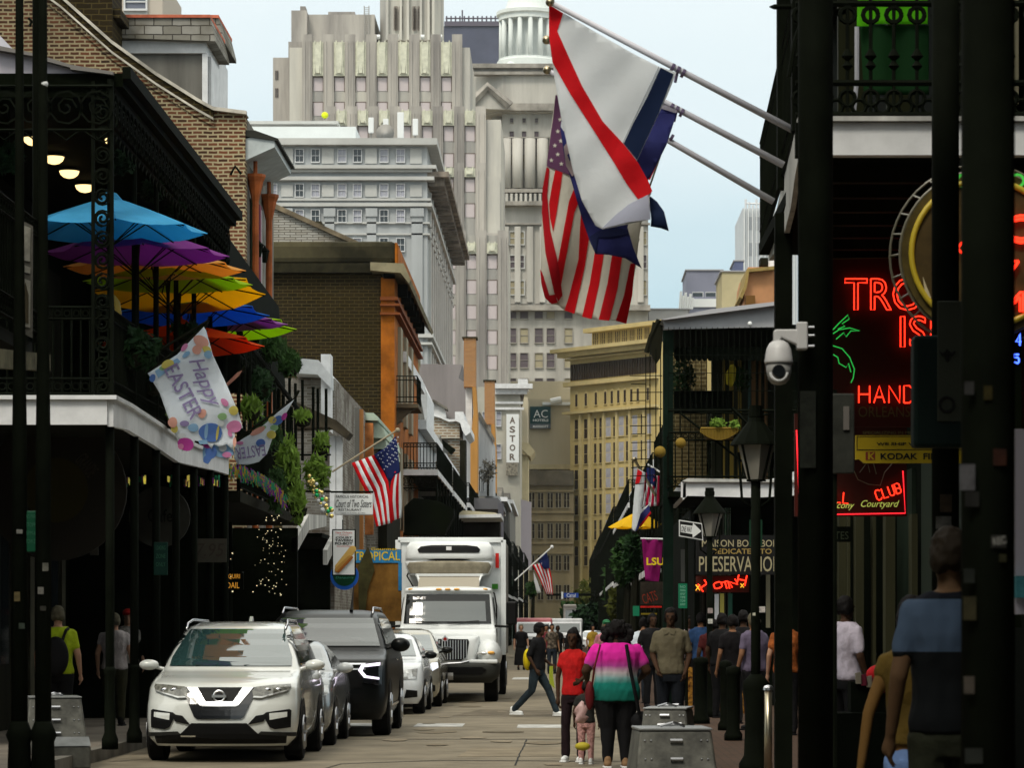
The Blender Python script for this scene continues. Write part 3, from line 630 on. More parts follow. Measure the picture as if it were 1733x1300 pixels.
def remeshed(b, name, m, parent, vox, sm=3):
    o = b.build(name, m, parent, world=False); COL.objects.unlink(o); o.parent = None
    md = o.modifiers.new("remesh", 'REMESH'); md.mode = 'VOXEL'; md.voxel_size = vox; md.use_smooth_shade = True
    s = o.modifiers.new("smooth", 'SMOOTH'); s.factor = .5; s.iterations = sm
    me = evaluated(o); o.modifiers.clear(); o.data = me; COL.objects.link(o); o.parent = parent
    if not me.materials: me.materials.append(m)
    me.polygons.foreach_set("use_smooth", [True] * len(me.polygons)); return o
def person(label, x, y, z, rz, h=1.75, top=None, bottom=None, skin=SKIN_M, hair=HAIRB, shoes=None, sleeve=.55, legs=1.0, g=1.0, arms=None, feet=None, lean=0, vox=.014, hairlen=0, hat=None, belly=0, headturn=0, group=None, shirtlen=.88, skirt=None):
    """rz = 0 faces the camera (towards -y). arms: {side: (elbow, wrist)}; feet: {side: (knee, ankle)} in body space for a height of 1.75"""
    root = thing("person", label, "person", (x, y, z), rz, group, h / 1.75)
    top = top or BLK; bottom = bottom or DENIM; shoes = shoes or BLK; arms = arms or {}; feet = feet or {}
    ly = lambda zz: -math.sin(lean) * max(0, zz - .9)       # leaning forwards
    J = {}
    for s in (-1, 1):
        J['sh', s] = (s * .165 * g, ly(1.40), 1.40); el, wr = arms.get(s, ((s * (.235 * g), .03, 1.13), (s * (.25 * g), -.06, .88)))
        J['el', s] = Vector(el); J['wr', s] = Vector(wr); J['hip', s] = (s * .09 * g, 0, .90); kn, an = feet.get(s, ((s * .10, -.01, .50), (s * .105, .02, .09)))
        J['kn', s] = Vector(kn); J['an', s] = Vector(an)
    gb = 1 + (g - 1) * 1.25
    def torso(b, e, z0=.84, z1=1.50):
        S = [(.84, .165, .11), (.93, .168, .118), (1.02, .148, .108), (1.10, .142, .104), (1.20, .155, .112), (1.30, .172, .118), (1.38, .178, .108), (1.44, .150, .088), (1.49, .085, .07)]
        secs = []
        for z_, rx, ry in S:
            if z_ < z0 - .05 or z_ > z1: continue
            k = belly * math.exp(-((z_ - 1.02) / .13) ** 2); secs.append((z_, 0, ly(z_) - k * .5, rx * gb + e + k * .3, ry * gb + e + k * .5))
        secs[0] = (z0,) + secs[0][1:]; loft(b, secs)
    b = MB(); torso(b, 0)
    hz = 1.63; hy = ly(1.62) - .015
    capsule(b, (0, ly(1.46), 1.44), (0, hy, 1.56), .056, .052)
    b.ell((0, hy, hz + .015), (.075, .095, .105), 18, 12); b.ell((0, hy - .02, hz - .055), (.055, .07, .062), 14, 8)          # skull, jaw
    fx = lambda px_, py_, pz_: (px_ * math.cos(headturn) - py_ * math.sin(headturn), hy + px_ * math.sin(headturn) + py_ * math.cos(headturn), pz_)
    capsule(b, fx(0, -.092, hz + .012), fx(0, -.112, hz - .022), .008, .014, 8)                                              # nose
    b.ell(fx(0, -.088, hz - .058), (.024, .014, .010), 10, 6); b.ell(fx(0, -.078, hz - .092), (.025, .02, .02), 10, 6)       # lips, chin
    for s in (-1, 1):
        b.ell(fx(s * .076, .005, hz - .005), (.012, .022, .032), 8, 6); b.ell(fx(s * .032, -.088, hz + .035), (.022, .01, .007), 8, 6)
        capsule(b, J['sh', s], J['el', s], .050 * g, .040 * g); capsule(b, J['el', s], J['wr', s], .040 * g, .026)
        d = (J['wr', s] - J['el', s]).normalized(); sd_ = Vector((0, -1, 0)) if abs(d.y) < .7 else Vector((0, 0, 1)); sd_ = (sd_ - d * sd_.dot(d)).normalized(); nn = d.cross(sd_)
        w0 = J['wr', s]; capsule(b, w0 + d * .02, w0 + d * .075, .026, .034, fl=.8)
        inw = nn if nn.x * s < 0 else -nn
        for i, (t, L) in enumerate(((-.027, .062), (-.009, .074), (.009, .070), (.026, .052))):
            k0 = w0 + d * .09 + sd_ * -t; k1 = k0 + d * L * .55 + inw * .012; k2 = k1 + d * L * .35 + inw * .022; capsule(b, k0, k1, .0095, .0088, 8); capsule(b, k1, k2, .0088, .0078, 8)
        t0 = w0 + d * .035 + sd_ * .030; t1 = t0 + d * .035 + sd_ * .022 + inw * .01; capsule(b, t0, t1, .013, .011, 8); capsule(b, t1, t1 + d * .03 + inw * .008, .011, .009, 8)
        capsule(b, J['hip', s], J['kn', s], .088 * gb, .058 * g); capsule(b, J['kn', s], J['an', s], .056 * g, .036)
        a_ = J['an', s]; capsule(b, a_ + Vector((0, .02, -.03)), a_ + Vector((0, -.14, -.055)), .035, .028)
    remeshed(b, "body", skin, root, vox, 2)
    e = MB()
    for s in (-1, 1): e.ell(fx(s * .031, -.094, hz + .018), (.013, .007, .007), 8, 6)
    e.build("eyes", INK, root, world=False, smooth=True)
    # shirt
    c = MB(); torso(c, .022, shirtlen, 1.50)
    if sleeve > 0:
        for s in (-1, 1):
            p0, p1 = Vector(J['sh', s]), J['el', s]; t = min(sleeve, 1) ; capsule(c, p0, p0.lerp(p1, t), .057 * g, .056 * g)
            if sleeve > 1: capsule(c, p1, p1.lerp(J['wr', s], .95), .052 * g, .04)
    # folds so the cloth is not a smooth shell
    o = remeshed(c, "shirt", top, root, vox, 3)
    for v in o.data.vertices:
        n = mnoise.noise(Vector((v.co.x * 9, v.co.y * 9, v.co.z * 5 + x))) + .6 * mnoise.noise(Vector((v.co.x * 22, v.co.y * 22, v.co.z * 12 + y))); v.co += v.normal * n * .010
    # trousers, shorts or skirt
    t = MB()
    if skirt: loft(t, [(skirt, 0, 0, .26 * g, .20 * g), (.65, 0, 0, .22 * g, .17 * g), (.85, 0, 0, .18 * gb, .13 * gb), (1.0, 0, 0, .155 * gb, .12 * gb)])
    else:
        loft(t, [(.78, 0, 0, .163 * gb, .115 * gb), (.86, 0, 0, .172 * gb, .124 * gb), (.94, 0, 0, .160 * gb, .115 * gb)])
        for s in (-1, 1):
            p0, p1, p2 = Vector(J['hip', s]), J['kn', s], J['an', s]; q = min(1, legs * 2); capsule(t, p0 - Vector((0, 0, .04)), p0.lerp(p1, q), .102 * gb, (.102 - .032 * q) * g + .004)
            if legs > .5: capsule(t, p1, p1.lerp(p2, (legs - .5) * 2 * .96), .070 * g, .062)
    o = remeshed(t, "trousers" if not skirt else "skirt", bottom, root, vox, 3)
    for v in o.data.vertices:
        n = mnoise.noise(Vector((v.co.x * 12, v.co.y * 12, v.co.z * 8 + y))); v.co += v.normal * n * .007
    for s in (-1, 1):
        f = MB(); a_ = J['an', s]; capsule(f, a_ + Vector((0, .03, -.035)), a_ + Vector((0, -.15, -.050)), .046, .038); capsule(f, a_ + Vector((0, .02, -.035)), a_ + Vector((0, .02, .03)), .048, .046)
        so_ = remeshed(f, "shoe", shoes, root, vox, 1)
        l = MB(); l.box(a_.x - .045, a_.x + .045, a_.y - .19, a_.y + .07, a_.z - .09, a_.z - .065); l.build("sole", SIGNW if shoes is not BLK else BLK, so_, world=False, bevel=.01)
    if hair:
        q = MB(); q.ell((0, hy + .012, hz + .032), (.086, .102, .108), 18, 12)
        for s in (-1, 1): q.ell((s * .055, hy + .03, hz + .0), (.04, .07, .075), 12, 8)
        if hairlen:
            q.ell((0, hy + .05, hz - hairlen * .35), (.10, .075, .10 + hairlen * .6), 14, 10)
            for s in (-1, 1): capsule(q, (s * .07, hy + .03, hz + .02), (s * .095, hy + .02, hz - hairlen), .035, .03)
        # keep the face clear
        q2 = remeshed(q, "hair", hair, root, vox, 1)
        for v in q2.data.vertices:
            if v.co.y < hy - .055 and v.co.z < hz + .06: v.co.y = hy - .05
            v.co += v.normal * (mnoise.noise(v.co * 40) * .008 + mnoise.noise(v.co * 17) * .010)
    if hat:
        q = MB(); q.ell((0, hy, hz + .07), (.09, .105, .075), 16, 10)
        bd = Vector(fx(0, -.13, hz + .075)); q.ell(bd, (.075 if abs(headturn) < .5 else .07, .075, .012), 14, 6); remeshed(q, "cap", hat, root, vox * .8, 1)
    return root
# ---------------------------------------------------------------- ground
ROAD = mat("asphalt", (.195, .168, .122), .85, var=.22, vscale=1.1, bump=.5); WALK = mat("sidewalk_concrete", (.17, .15, .125), .9, var=.25, vscale=.8, bump=.2)
KERB = mat("kerb_stone", (.15, .14, .12), .9, var=.3, vscale=2); PAINT = mat("road_paint", (.42, .42, .40), .8, var=.35, vscale=3)
PATCH = mat("asphalt_patch", (.13, .11, .08), .9, var=.3, vscale=2); JOINT = mat("joint_tar", (.03, .03, .028), .8)
b = MB(); b.box(-3000, 3000, -200, 5000, -.6, 0); tag(b.build("ground", ROAD), kind="structure")
b = MB(); b.box(-60, -5.75, 30.5, 420, .001, .15); tag(b.build("sidewalk", WALK), kind="structure")
b = MB(); b.box(-5.75, -5.60, 30.5, 420, .001, .154); tag(b.build("kerb", KERB), kind="structure")
PAVER = brick("sidewalk_pavers", (.085, .05, .035), (.06, .042, .03), (.035, .03, .025), .2, .1, .008, flat=True)
b = MB(); b.box(1.35, 60, 2, 420, .001, .15); tag(b.build("sidewalk", PAVER), kind="structure")
b = MB(); b.box(1.20, 1.35, 2, 420, .001, .154); tag(b.build("kerb", KERB), kind="structure")
for x0, x1, y0, y1 in ((-2.42, -1.62, 50.2, 51.8), (-.72, .05, 49.6, 51.2), (-1.55, -.45, 96, 100), (-3.6, -2.9, 50.5, 52)):
    b = MB(); b.box(x0, x1, y0, y1, .002, .005); tag(b.build("road_marking", PAINT), kind="structure")
b = MB(); b.prism([(-2.0, 56.5), (.1, 56.2), (.5, 60), (-1.6, 60.6)], 'z', .002, .004); tag(b.build("road_patch", PATCH), kind="structure")
b = MB(); b.prism([(-1.3, 38.5), (.2, 38.6), (.15, 41.5), (-1.2, 41.4)], 'z', .002, .004); tag(b.build("road_patch", mat("asphalt_patch_pale", (.22, .185, .13), .9, var=.2, vscale=2)), kind="structure")
rj = random.Random(3)
for pts in ([(-5.5, 55.8), (1.2, 55.6)], [(-5.5, 44.6), (1.2, 44.4)], [(-.55, 36), (-.5, 44.4)], [(-3.2, 30), (-2.6, 36.5), (-1.5, 37.4), (1.1, 37.1)]):
    b = MB()
    for (x0, y0), (x1, y1) in zip(pts, pts[1:]):
        n = max(2, int(math.hypot(x1 - x0, y1 - y0) / .5)); pr = None
        for k in range(n + 1):
            t = k / n; q = (x0 + (x1 - x0) * t + rj.uniform(-.008, .008), y0 + (y1 - y0) * t + rj.uniform(-.03, .03))
            if pr:
                wx = .010 if abs(x1 - x0) < abs(y1 - y0) else 0; wy = 0 if wx else .05
                b.add([(pr[0] - wx, pr[1] - wy, .006), (pr[0] + wx, pr[1] + wy, .006), (q[0] + wx, q[1] + wy, .006), (q[0] - wx, q[1] - wy, .006)], [(0, 1, 2, 3)])
            pr = q
    tag(b.build("road_crack", JOINT), kind="structure")

for (x, y, r_) in ((-.9, 47.5, .32), (.5, 58, .3)):
    b = MB(); b.lathe([(r_, .003), (r_, .012), (r_ * .9, .012), (r_ * .9, .008), (.01, .008)], (x, y, 0), 20); tag(b.build("manhole_cover", PATCH), "round iron cover in the road, " + ("nearer" if y < 50 else "farther") + " of two", "manhole cover")
for i in range(26):
    x, y, s = rj.uniform(-2.4, 1.0), rj.uniform(36, 75), rj.uniform(.05, .35); b = MB(); b.add([(x + s * rj.uniform(.6, 1) * math.cos(a * .785), y + 2.2 * s * rj.uniform(.6, 1) * math.sin(a * .785), .0062 + i * .0002) for a in range(8)], [tuple(range(8))]); tag(b.build("road_stain", mat("stain_oil" if i % 3 else "stain_pale", (.165, .135, .09) if i % 3 else (.24, .20, .14), .8)), kind="structure")
# ---------------------------------------------------------------- windows for far facades: one mesh per kind, shared by its copies
WM = {}
def win(parent, x, y, z, w, h, kind, fm, gm, rz=0, name="window", d=.25):
    key = (round(w, 2), round(h, 2), kind, fm.name, gm.name)
    if key not in WM:
        b = MB(); f = max(.06, w * .07)
        b.mi = 1; b.box(-w / 2 + f, w / 2 - f, -.02, .05, f, h - f); b.mi = 0
        if kind == 'blank':                                    # boarded opening; in brown, the top and right bars draw the recess shadow
            b.box(-w / 2, w / 2, -.05, .05, h - f, h); b.box(w / 2 - f, w / 2, -.05, .05, 0, h - f); b.box(-w / 2, -w / 2 + f * .4, -.05, .05, 0, h - f)
        else:
            b.box(-w / 2, w / 2, -d, .05, h - f, h); b.box(-w / 2, w / 2, -d - .1, .05, -.05, f * .8)
            for s in (-1, 1): b.box(s * (w / 2 - f / 2) - f / 2, s * (w / 2 - f / 2) + f / 2, -d, .05, f * .8, h - f)
            if kind in ('sash', 'sash6'):
                b.box(-w / 2 + f, w / 2 - f, -d * .5, -.02, h * .5 - f * .4, h * .5 + f * .4)
                if kind == 'sash6': b.box(-f * .25, f * .25, -d * .4, -.02, f, h - f)
            if kind == 'arch':
                b.prism([(-w / 2, h), (-w * .35, h + w * .3), (0, h + w * .5), (w * .35, h + w * .3), (w / 2, h)], 'y', -d, .05)
        me = bpy.data.meshes.new(name); me.from_pydata(b.v, [], b.f); me.materials.append(fm); me.materials.append(gm); me.polygons.foreach_set("material_index", b.m); WM[key] = me
    o = bpy.data.objects.new(name, WM[key]); COL.objects.link(o); o.parent = parent; o.location = Vector((x, y, z)) - wloc(parent); o.rotation_euler = (0, 0, rz); return o
def winp(parent, px, py0, py1, wpx, Y, kind, fm, gm, yoff=.02):
    """window given by its middle and its top and bottom in photo pixels, set in a facade at depth Y"""
    w_ = wpx * Y / F; h_ = (py1 - py0) * Y / F
    return win(parent, X(px, Y), Y - yoff, Z(py1, Y), w_, h_, kind, fm, gm)

STW = mat("stone_hotel", (.40, .42, .43), .85, var=.16, vscale=.3, streak=True); STW2 = mat("stone_hotel_band", (.46, .465, .45), .85, var=.10, vscale=.3)
FRW = mat("frame_white", (.60, .61, .62), .6); STSH = mat("stone_stained", (.20, .17, .14), .9, var=.5, vscale=.6, streak=True)
# ---- white stone hotel
g = thing("hotel_building", "tall white stone hotel with deep cornice and paired sash windows above the dark brick house", "building", (X(560, 300), 300, 0))
b = MB(); b.box(X(380, 300), X(723, 300), 300, 368, 0, Z(243, 300)); b.build("wall", STW, g)
b = MB()
for py0, py1, pr in ((236, 247, 1.0), (281, 287, .9), (287, 292, .5), (300, 306, .7), (336, 340, .35), (344, 350, .5), (376, 379, .25), (395, 398, .25), (565, 572, .6), (580, 584, .5)):
    b.box(X(380, 300), X(723, 300) + pr, 300 - pr, 300.02, Z(py1, 300), Z(py0, 300)); b.box(X(723, 300) - .02, X(723, 300) + pr, 300.02, 368, Z(py1, 300), Z(py0, 300))
b.build("cornice_band", STW2, g)
b = MB()                                                     # deep bracketed cornice down the street side
for k in range(26):
    y = 301 + k * 2.6; x = X(723, 300); b.box(x, x + 1.6, y, y + 1.1, Z(312, 300), Z(299, 300))
b.box(X(723, 300), X(723, 300) + 2.1, 300, 368, Z(299, 300), Z(290, 300)); b.build("bracket_cornice", STSH, g)
b = MB()
for px in (486, 558, 629, 706):
    ww = 16 if px != 706 else 19
    b = MB(); b.box(X(px - ww / 2 - 2, 300), X(px + ww / 2 + 2, 300), 299.6, 300.01, Z(353, 300) - .8, Z(353, 300)); b.box(X(px - ww / 2, 300), X(px + ww / 2, 300), 299.75, 300.01, 0, Z(356, 300)); b.build("pilaster", STW, g)
for px in (486, 555, 628, 704):
    b = MB(); b.box(X(px - 10, 300), X(px + 10, 300), 299.85, 300.01, Z(333, 300), Z(313, 300)); b.box(X(px - 10, 300), X(px + 10, 300), 299.85, 300.01, Z(277, 300), Z(251, 300)); b.build("wall_panel", STW2, g)
b = MB(); x = X(723, 300)
for k in range(12): b = MB(); b.box(x, x + .25, 303 + k * 5.4, 304.2 + k * 5.4, 0, Z(318, 300)); b.build("side_pilaster", STW2, g)
b = MB(); b.box(x, x + .08, 304, 366, 0, Z(345, 300)); b.build("side_panel", mat("brick_pink", (.42, .27, .20), .9, var=.2, vscale=.5), g)
rw = random.Random(5)
for r0, r1 in ((252, 275), (311, 334), (355, 377), (403, 426)):
    for px in (435, 462, 507, 534, 579, 605, 650, 678):
        winp(g, px, r0, r1, 15, 300, 'sash6', FRW, GLASSC if rw.random() < .75 else GLASSD)
for k in range(9):
    for z in (0,):
        pass
g = thing("penthouse", "low white metal clad rooftop room on the white stone hotel", "rooftop room", (X(520, 306), 306, Z(243, 300)))
b = MB(); b.box(X(400, 306), X(602, 306), 306, 330, Z(243, 300), Z(214, 306)); b.build("wall", mat("metal_white", (.72, .76, .76), .5, var=.06, vscale=.3), g)
b = MB(); b.box(X(400, 306), X(566, 306), 310, 326, Z(214, 306), Z(200, 306)); b.build("upper_wall", STONEG, g); b = MB(); b.box(X(398, 306), X(568, 306), 309.3, 326, Z(200, 306), Z(195, 306)); b.build("roof_edge", STW2, g)
for i, (px, w_, a, c_) in enumerate(((628, 9, 199, 225), (653, 9, 201, 228), (678, 11, 190, 234), (703, 9, 201, 229))):
    g = thing("antenna", ["slim white aerial panel on the hotel roof, leftmost of four", "white aerial panel above the round dish on the hotel roof", "tallest white aerial panel on the hotel roof", "white aerial panel nearest the roof corner of the hotel"][i], "antenna", (X(px, 304), 304, Z(243, 300) - .2), group="aerial panels on the hotel roof")
    b = MB(); b.box(X(px - w_ / 2, 304), X(px + w_ / 2, 304), 303.8, 304.1, Z(c_, 304), Z(a, 304)); b.build("panel", SIGNW, g, bevel=.05); b = MB(); b.tube([(X(px, 304), 304.3, Z(243, 300) - .3), (X(px, 304), 304.3, Z(a, 304))], .08, 6); b.build("mast", STONEG, g)
g = thing("satellite_dish", "small round dish between the aerial panels on the hotel roof", "dish", (X(652, 303), 303, Z(243, 300) - .2)); b = MB(); b.lathe([(.05, .1), (.5, 0), (.9, -.25)], (X(652, 303), 303, Z(226, 303)), 18, 'y'); b.build("bowl", STONEG, g, smooth=True); b = MB(); b.tube([(X(652, 303), 303.2, Z(243, 300) - .3), (X(652, 303), 303.2, Z(226, 303))], .1, 6); b.build("mount", IRON, g)
g = thing("roof_ball", "bright yellow green dome on the hotel rooftop edge", "dome", (X(549, 309), 309, Z(196, 309))); b = MB(); b.ell((X(549, 309), 309.6, Z(193, 309)), (.36, .36, .34)); b.build("dome", mat("safety_yellow", (.65, .75, .02), .5, emit=0), g, smooth=True); b = MB(); b.tube([(X(549, 309), 309.6, Z(200, 309)), (X(549, 309), 309.6, Z(193, 309))], .06, 6); b.build("stem", IRON, g)

# ---- art deco tower, stepped
DEC = mat("deco_stone", (.46, .45, .43), .88, var=.30, vscale=.22, streak=True, col2=(.56, .54, .48)); DEC2 = mat("deco_pier_stone", (.39, .365, .345), .88, var=.42, vscale=.25, streak=True, col2=(.50, .47, .425))
ORN = mat("deco_ornament", (.58, .58, .47), .8, var=.15, vscale=1.2, bump=1); PINK = mat("blank_pane_pink", (.56, .50, .51), .6, var=.06, vscale=.2); FRB = mat("lattice_and_shadow_brown", (.16, .12, .10), .8)  # the brown draws recess shadows at the windows, and the lattice
g = thing("office_tower", "stepped art deco stone tower with tall piers and rows of pink window openings", "tower", (X(650, 430), 430, 0))
def deco(name, L, Rr, top, Y, cols, rows, bot=0, orn=(0, 0), pier_top=0):
    b = MB(); b.box(X(L, Y), X(Rr, Y), Y, Y + 30, 0 if not bot else Z(bot, Y), Z(top, Y) - (1.2 if pier_top else 0)); b.build("wall", DEC, g)
    b = MB(); ed = sorted(set([c - 18.1 for c in cols] + [c + 18.1 for c in cols])); mg = []
    for e_ in ed:
        if not mg or e_ - mg[-1] > 3: mg.append(e_)
    for e_ in mg:
        for k, hw in ((0, 8.6), (-1, 1.4), (1, 1.4)):
            b.box(X(e_ + k * 4.6 - hw, Y), X(e_ + k * 4.6 + hw, Y), Y - .7 - (.15 if k else 0), Y, 0 if not bot else Z(bot, Y), Z(top, Y) + (.6 if k == 0 else -.4))
    b.build("pier", DEC2, g)
    if orn[1]:
        for c in cols:
            b = MB(); b.box(X(c - 9, Y), X(c + 9, Y), Y - .6, Y, Z(orn[1], Y), Z(orn[0], Y)); b.prism([(X(c - 6, Y), Z(orn[0] + 8, Y)), (X(c, Y), Z(orn[0] + 1, Y)), (X(c + 6, Y), Z(orn[0] + 8, Y)), (X(c + 3, Y), Z(orn[1] - 4, Y)), (X(c - 3, Y), Z(orn[1] - 4, Y))], 'y', Y - .95, Y - .6)
            for q in (-5, 5): b.box(X(c + q - 1, Y), X(c + q + 1, Y), Y - .9, Y - .6, Z(orn[1] - 3, Y), Z(orn[0] - 2, Y))
            b.build("ornament", ORN, g)
    for c in cols:
        for r0, r1 in rows: winp(g, c, r0, r1, 18, Y, 'blank', FRB, PINK, .05)
deco("upper", 490, 795, 66, 446, [538.5 + 36.2 * k for k in range(7)], [(130, 155), (172, 197)], orn=(72, 129), pier_top=1)
deco("mid", 560, 848, 188, 438, [578.4 + 36.2 * k for k in range(7)], [(213, 240), (259, 284)], orn=(188, 213), pier_top=1)
deco("low", 745, 846, 284, 432, [759, 795.3], [(302, 326), (344, 369)], orn=(285, 300), pier_top=1)
b = MB(); b.box(X(846, 435), X(858, 435), 434, 450, 0, Z(392, 435)); b.box(X(813, 431), X(846, 431), 431.2, 450, 0, Z(394, 431)); b.build("corner_wall", DEC2, g)
deco("base", 745, 858, 398, 427, [763, 798, 833], [(431 + 42.6 * k, 456 + 42.6 * k) for k in range(5)], orn=(412, 430))
b = MB(); b.box(X(462, 452), X(498, 452), 452, 470, 0, Z(97, 452)); b.box(X(488, 448), X(526, 448), 448, 470, 0, Z(70, 448)); b.build("side_wing", DEC2, g)
for py in (127, 157): 
    for px in (467, 470): winp(g, px, py - 8, py + 8, 2.2, 452, 'blank', FRB, GLASSD, .05)
b = MB(); b.box(X(493, 450), X(519, 450), 450, 462, Z(70, 448), Z(17, 450)); b.box(X(519, 452), X(634, 452), 452, 466, Z(70, 448), Z(24, 452)); b.box(X(555, 452.5), X(600, 452.5), 453, 462, Z(24, 452), Z(17, 452)); b.box(X(505, 450), X(514, 450), 453, 456, Z(17, 450), Z(3, 450)); b.build("rooftop_block", DEC2, g)
b = MB()
for k in range(2): b.tube([(X(616 + k * 8, 451), 451.6, Z(66, 451)), (X(616 + k * 8, 451), 451.6, Z(8, 451))], .07, 4)
for k in range(16): b.tube([(X(616, 451), 451.6, Z(62 - k * 3.4, 451)), (X(624, 451), 451.6, Z(62 - k * 3.4, 451))], .05, 4)
b.build("ladder", STONEG, g)
b = MB(); 
b.prism([(X(641, 452), 455), (X(655, 452), 451), (X(733, 452), 451), (X(745, 452), 455), (X(745, 452), 466), (X(641, 452), 466)], 'z', Z(66, 450), Z(-60, 452))
for px in (655, 678, 690, 712, 725, 733): b.box(X(px - 2, 450), X(px + 2, 450), 450.3, 451.1, Z(66, 450), Z(-60, 452))
b.build("tower_shaft", DEC, g)
b = MB()
for px in (670, 678.5, 701.5, 710):
    for k in range(16):
        b.ring((X(px - 1.4, 451), 450.7, Z(50 - k * 2.5, 451)), .13, .06, 'y', 6, 3); b.ring((X(px + 1.4, 451), 450.7, Z(50 - k * 2.5, 451)), .13, .06, 'y', 6, 3)
b.build("lattice", FRB, g)
b = MB()
for px in (663, 671, 706, 715, 745, 640): b.tube([(X(px - 3, 446), 446.5, Z(61, 446)), (X(px + 3, 446), 446.5, Z(61, 446))], .35, 8)
b.build("floodlight", SIGNW, g)

# ---- dark glass block behind
g = thing("glass_tower", "dark blue grey glass block between the art deco tower and the white cupola", "tower", (X(795, 800), 800, 0))
b = MB(); b.box(X(748, 800), X(845, 800), 800, 840, 0, Z(44, 800)); b.build("wall", mat("glass_block", (.065, .07, .11), .35, var=.15, vscale=.15), g)
b = MB(); b.box(X(752, 800), X(845, 800), 799.5, 840, Z(44, 800), Z(36, 800))
for k in range(12): b.tube([(X(756 + k * 7.5, 800), 799.6, Z(37, 800)), (X(756 + k * 7.5, 800), 799.6, Z(27, 800))], .2, 4)
b.tube([(X(754, 800), 799.6, Z(31, 800)), (X(845, 800), 799.6, Z(31, 800))], .2, 4); b.tube([(X(782, 800), 802, Z(37, 800)), (X(782, 800), 802, Z(14, 800))], .2, 4)
b.build("roof_frame", mat("roof_frame", (.12, .11, .14), .7), g)

# ---- classical bank tower with cupola
BK = mat("bank_stone", (.46, .44, .40), .88, var=.3, vscale=.25, streak=True, col2=(.53, .51, .465)); BK2 = mat("bank_trim_stone", (.30, .28, .25), .88, var=.35, vscale=.3)
BLINDW = mat("blind_cream", (.34, .30, .20), .7); PLUM = mat("pane_plum", (.11, .09, .10), .6)
g = thing("bank_tower", "grey classical tower with pediment, balustrade and columned corner behind the large flags", "tower", (X(950, 540), 540, 0)); Y = 540
b = MB(); b.box(X(850, Y), X(1097, Y), Y, Y + 40, 0, Z(190, Y)); b.box(X(832, Y), X(852, Y), Y + 3, Y + 40, 0, Z(190, Y)); b.build("wall", BK, g)
b = MB(); b.prism([(X(797, Y), Y + 3), (X(850, Y), Y - 1), (X(1090, Y), Y - 1), (X(1090, Y), Y + 40), (X(797, Y), Y + 40)], 'z', Z(192, Y), Z(124, Y)); b.build("attic", BK, g)
b = MB()
for a, c_, e_, Lx in ((110, 117, 1.6, 797), (124, 129, 2.0, 795), (178, 190, 2.2, 848), (322, 328, 2.0, 848), (343, 350, 2.2, 848), (518, 527, 2.0, 852), (232, 234, .6, 850), (378, 381, .8, 850), (152, 156, .8, 850)):
    b.box(X(Lx, Y), X(1100, Y), Y - e_, Y, Z(c_, Y), Z(a, Y))
b.box(X(797, Y), X(1090, Y), Y - .6, Y + 1, Z(126, Y), Z(108, Y)); b.build("cornice_band", BK2, g)
b = MB(); b.prism([(X(792, Y), Z(188, Y)), (X(826, Y), Z(150, Y)), (X(862, Y), Z(182, Y)), (X(862, Y), Z(190, Y))], 'y', Y - 3, Y + 3); b.build("pediment", BK, g)
b = MB(); b.tube([(X(790, Y), Y - 3.4, Z(188, Y)), (X(826, Y), Y - 3.4, Z(152, Y)), (X(864, Y), Y - 3.4, Z(184, Y))], .8, 5); b.build("pediment_edge", BK2, g)
b = MB()
for px in (856, 876, 897, 918, 940, 962, 1084):
    b = MB(); b.tube([(X(px, Y), Y - .9, Z(320, Y)), (X(px, Y), Y - .9, Z(236, Y))], 1.0, 10); b.build("column", BK, g, smooth=True); b = MB(); b.box(X(px - 5, Y), X(px + 5, Y), Y - .7, Y, Z(512, Y), Z(384, Y)); b.build("pilaster", BK, g)
b = MB()
for k in range(30): b.tube([(X(858 + k * 8, Y), Y - 1.8, Z(343, Y)), (X(858 + k * 8, Y), Y - 1.8, Z(330, Y))], .28, 5)
b.build("balustrade", BK, g)
for px in (866, 887, 908): 
    winp(g, px, 222, 245, 8, Y, 'sash', BK2, PLUM); winp(g, px, 262, 287, 8, Y, 'sash', BK2, BLINDW); winp(g, px, 200, 208, 6, Y, 'sash', BK2, PLUM)
for px in (880, 910): winp(g, px, 146, 158, 8, Y, 'sash', STW2, PLUM)
for px in (842, 848): winp(g, px, 147, 157, 4, Y, 'sash', BK2, PLUM)
for px in (875, 1088):
    for r0, r1, gm in ((391, 415, BLINDW), (431, 455, PLUM), (474, 500, BLINDW)): winp(g, px, r0, r1, 27 if px == 875 else 14, Y, 'sash6', STW2, gm)
rw = random.Random(9)
for py in (514, 555, 597, 640):
    for px in (867, 887, 912, 932, 962):
        winp(g, px, py, py + 26, 15, Y, 'sash', BK2, PLUM if rw.random() < .6 else BLINDW)
g2 = thing("cupola", "round white columned cupola on top of the classical stone tower", "cupola", (X(890, Y), Y + 14, Z(110, Y)))
WC = mat("cupola_white", (.66, .70, .68), .7, var=.06, vscale=.3); cx, cy = X(892, Y), Y + 14
b = MB(); b.lathe([(5.6, 0), (5.6, 3.0), (5.3, 3.2), (5.3, 3.5)], (cx, cy, Z(110, Y)), 28); b.build("drum", WC, g2)
b = MB(); b.lathe([(3.4, 0), (3.4, 11)], (cx, cy, Z(79, Y)), 24); b.build("inner_wall", WC, g2)
b = MB()
for k in range(16):
    a = 2 * math.pi * k / 16 + .1; b = MB(); b.tube([(cx + 4.8 * math.cos(a), cy + 4.8 * math.sin(a), Z(79, Y)), (cx + 4.8 * math.cos(a), cy + 4.8 * math.sin(a), Z(10, Y))], [.48, .42], 10); b.build("column", WC, g2, smooth=True)
b = MB(); b.lathe([(5.3, 0), (5.3, .8), (5.7, 1.0), (5.7, 1.6), (4.2, 2), (3.2, 5), (1, 7)], (cx, cy, Z(10, Y)), 28); b.build("roof", WC, g2)
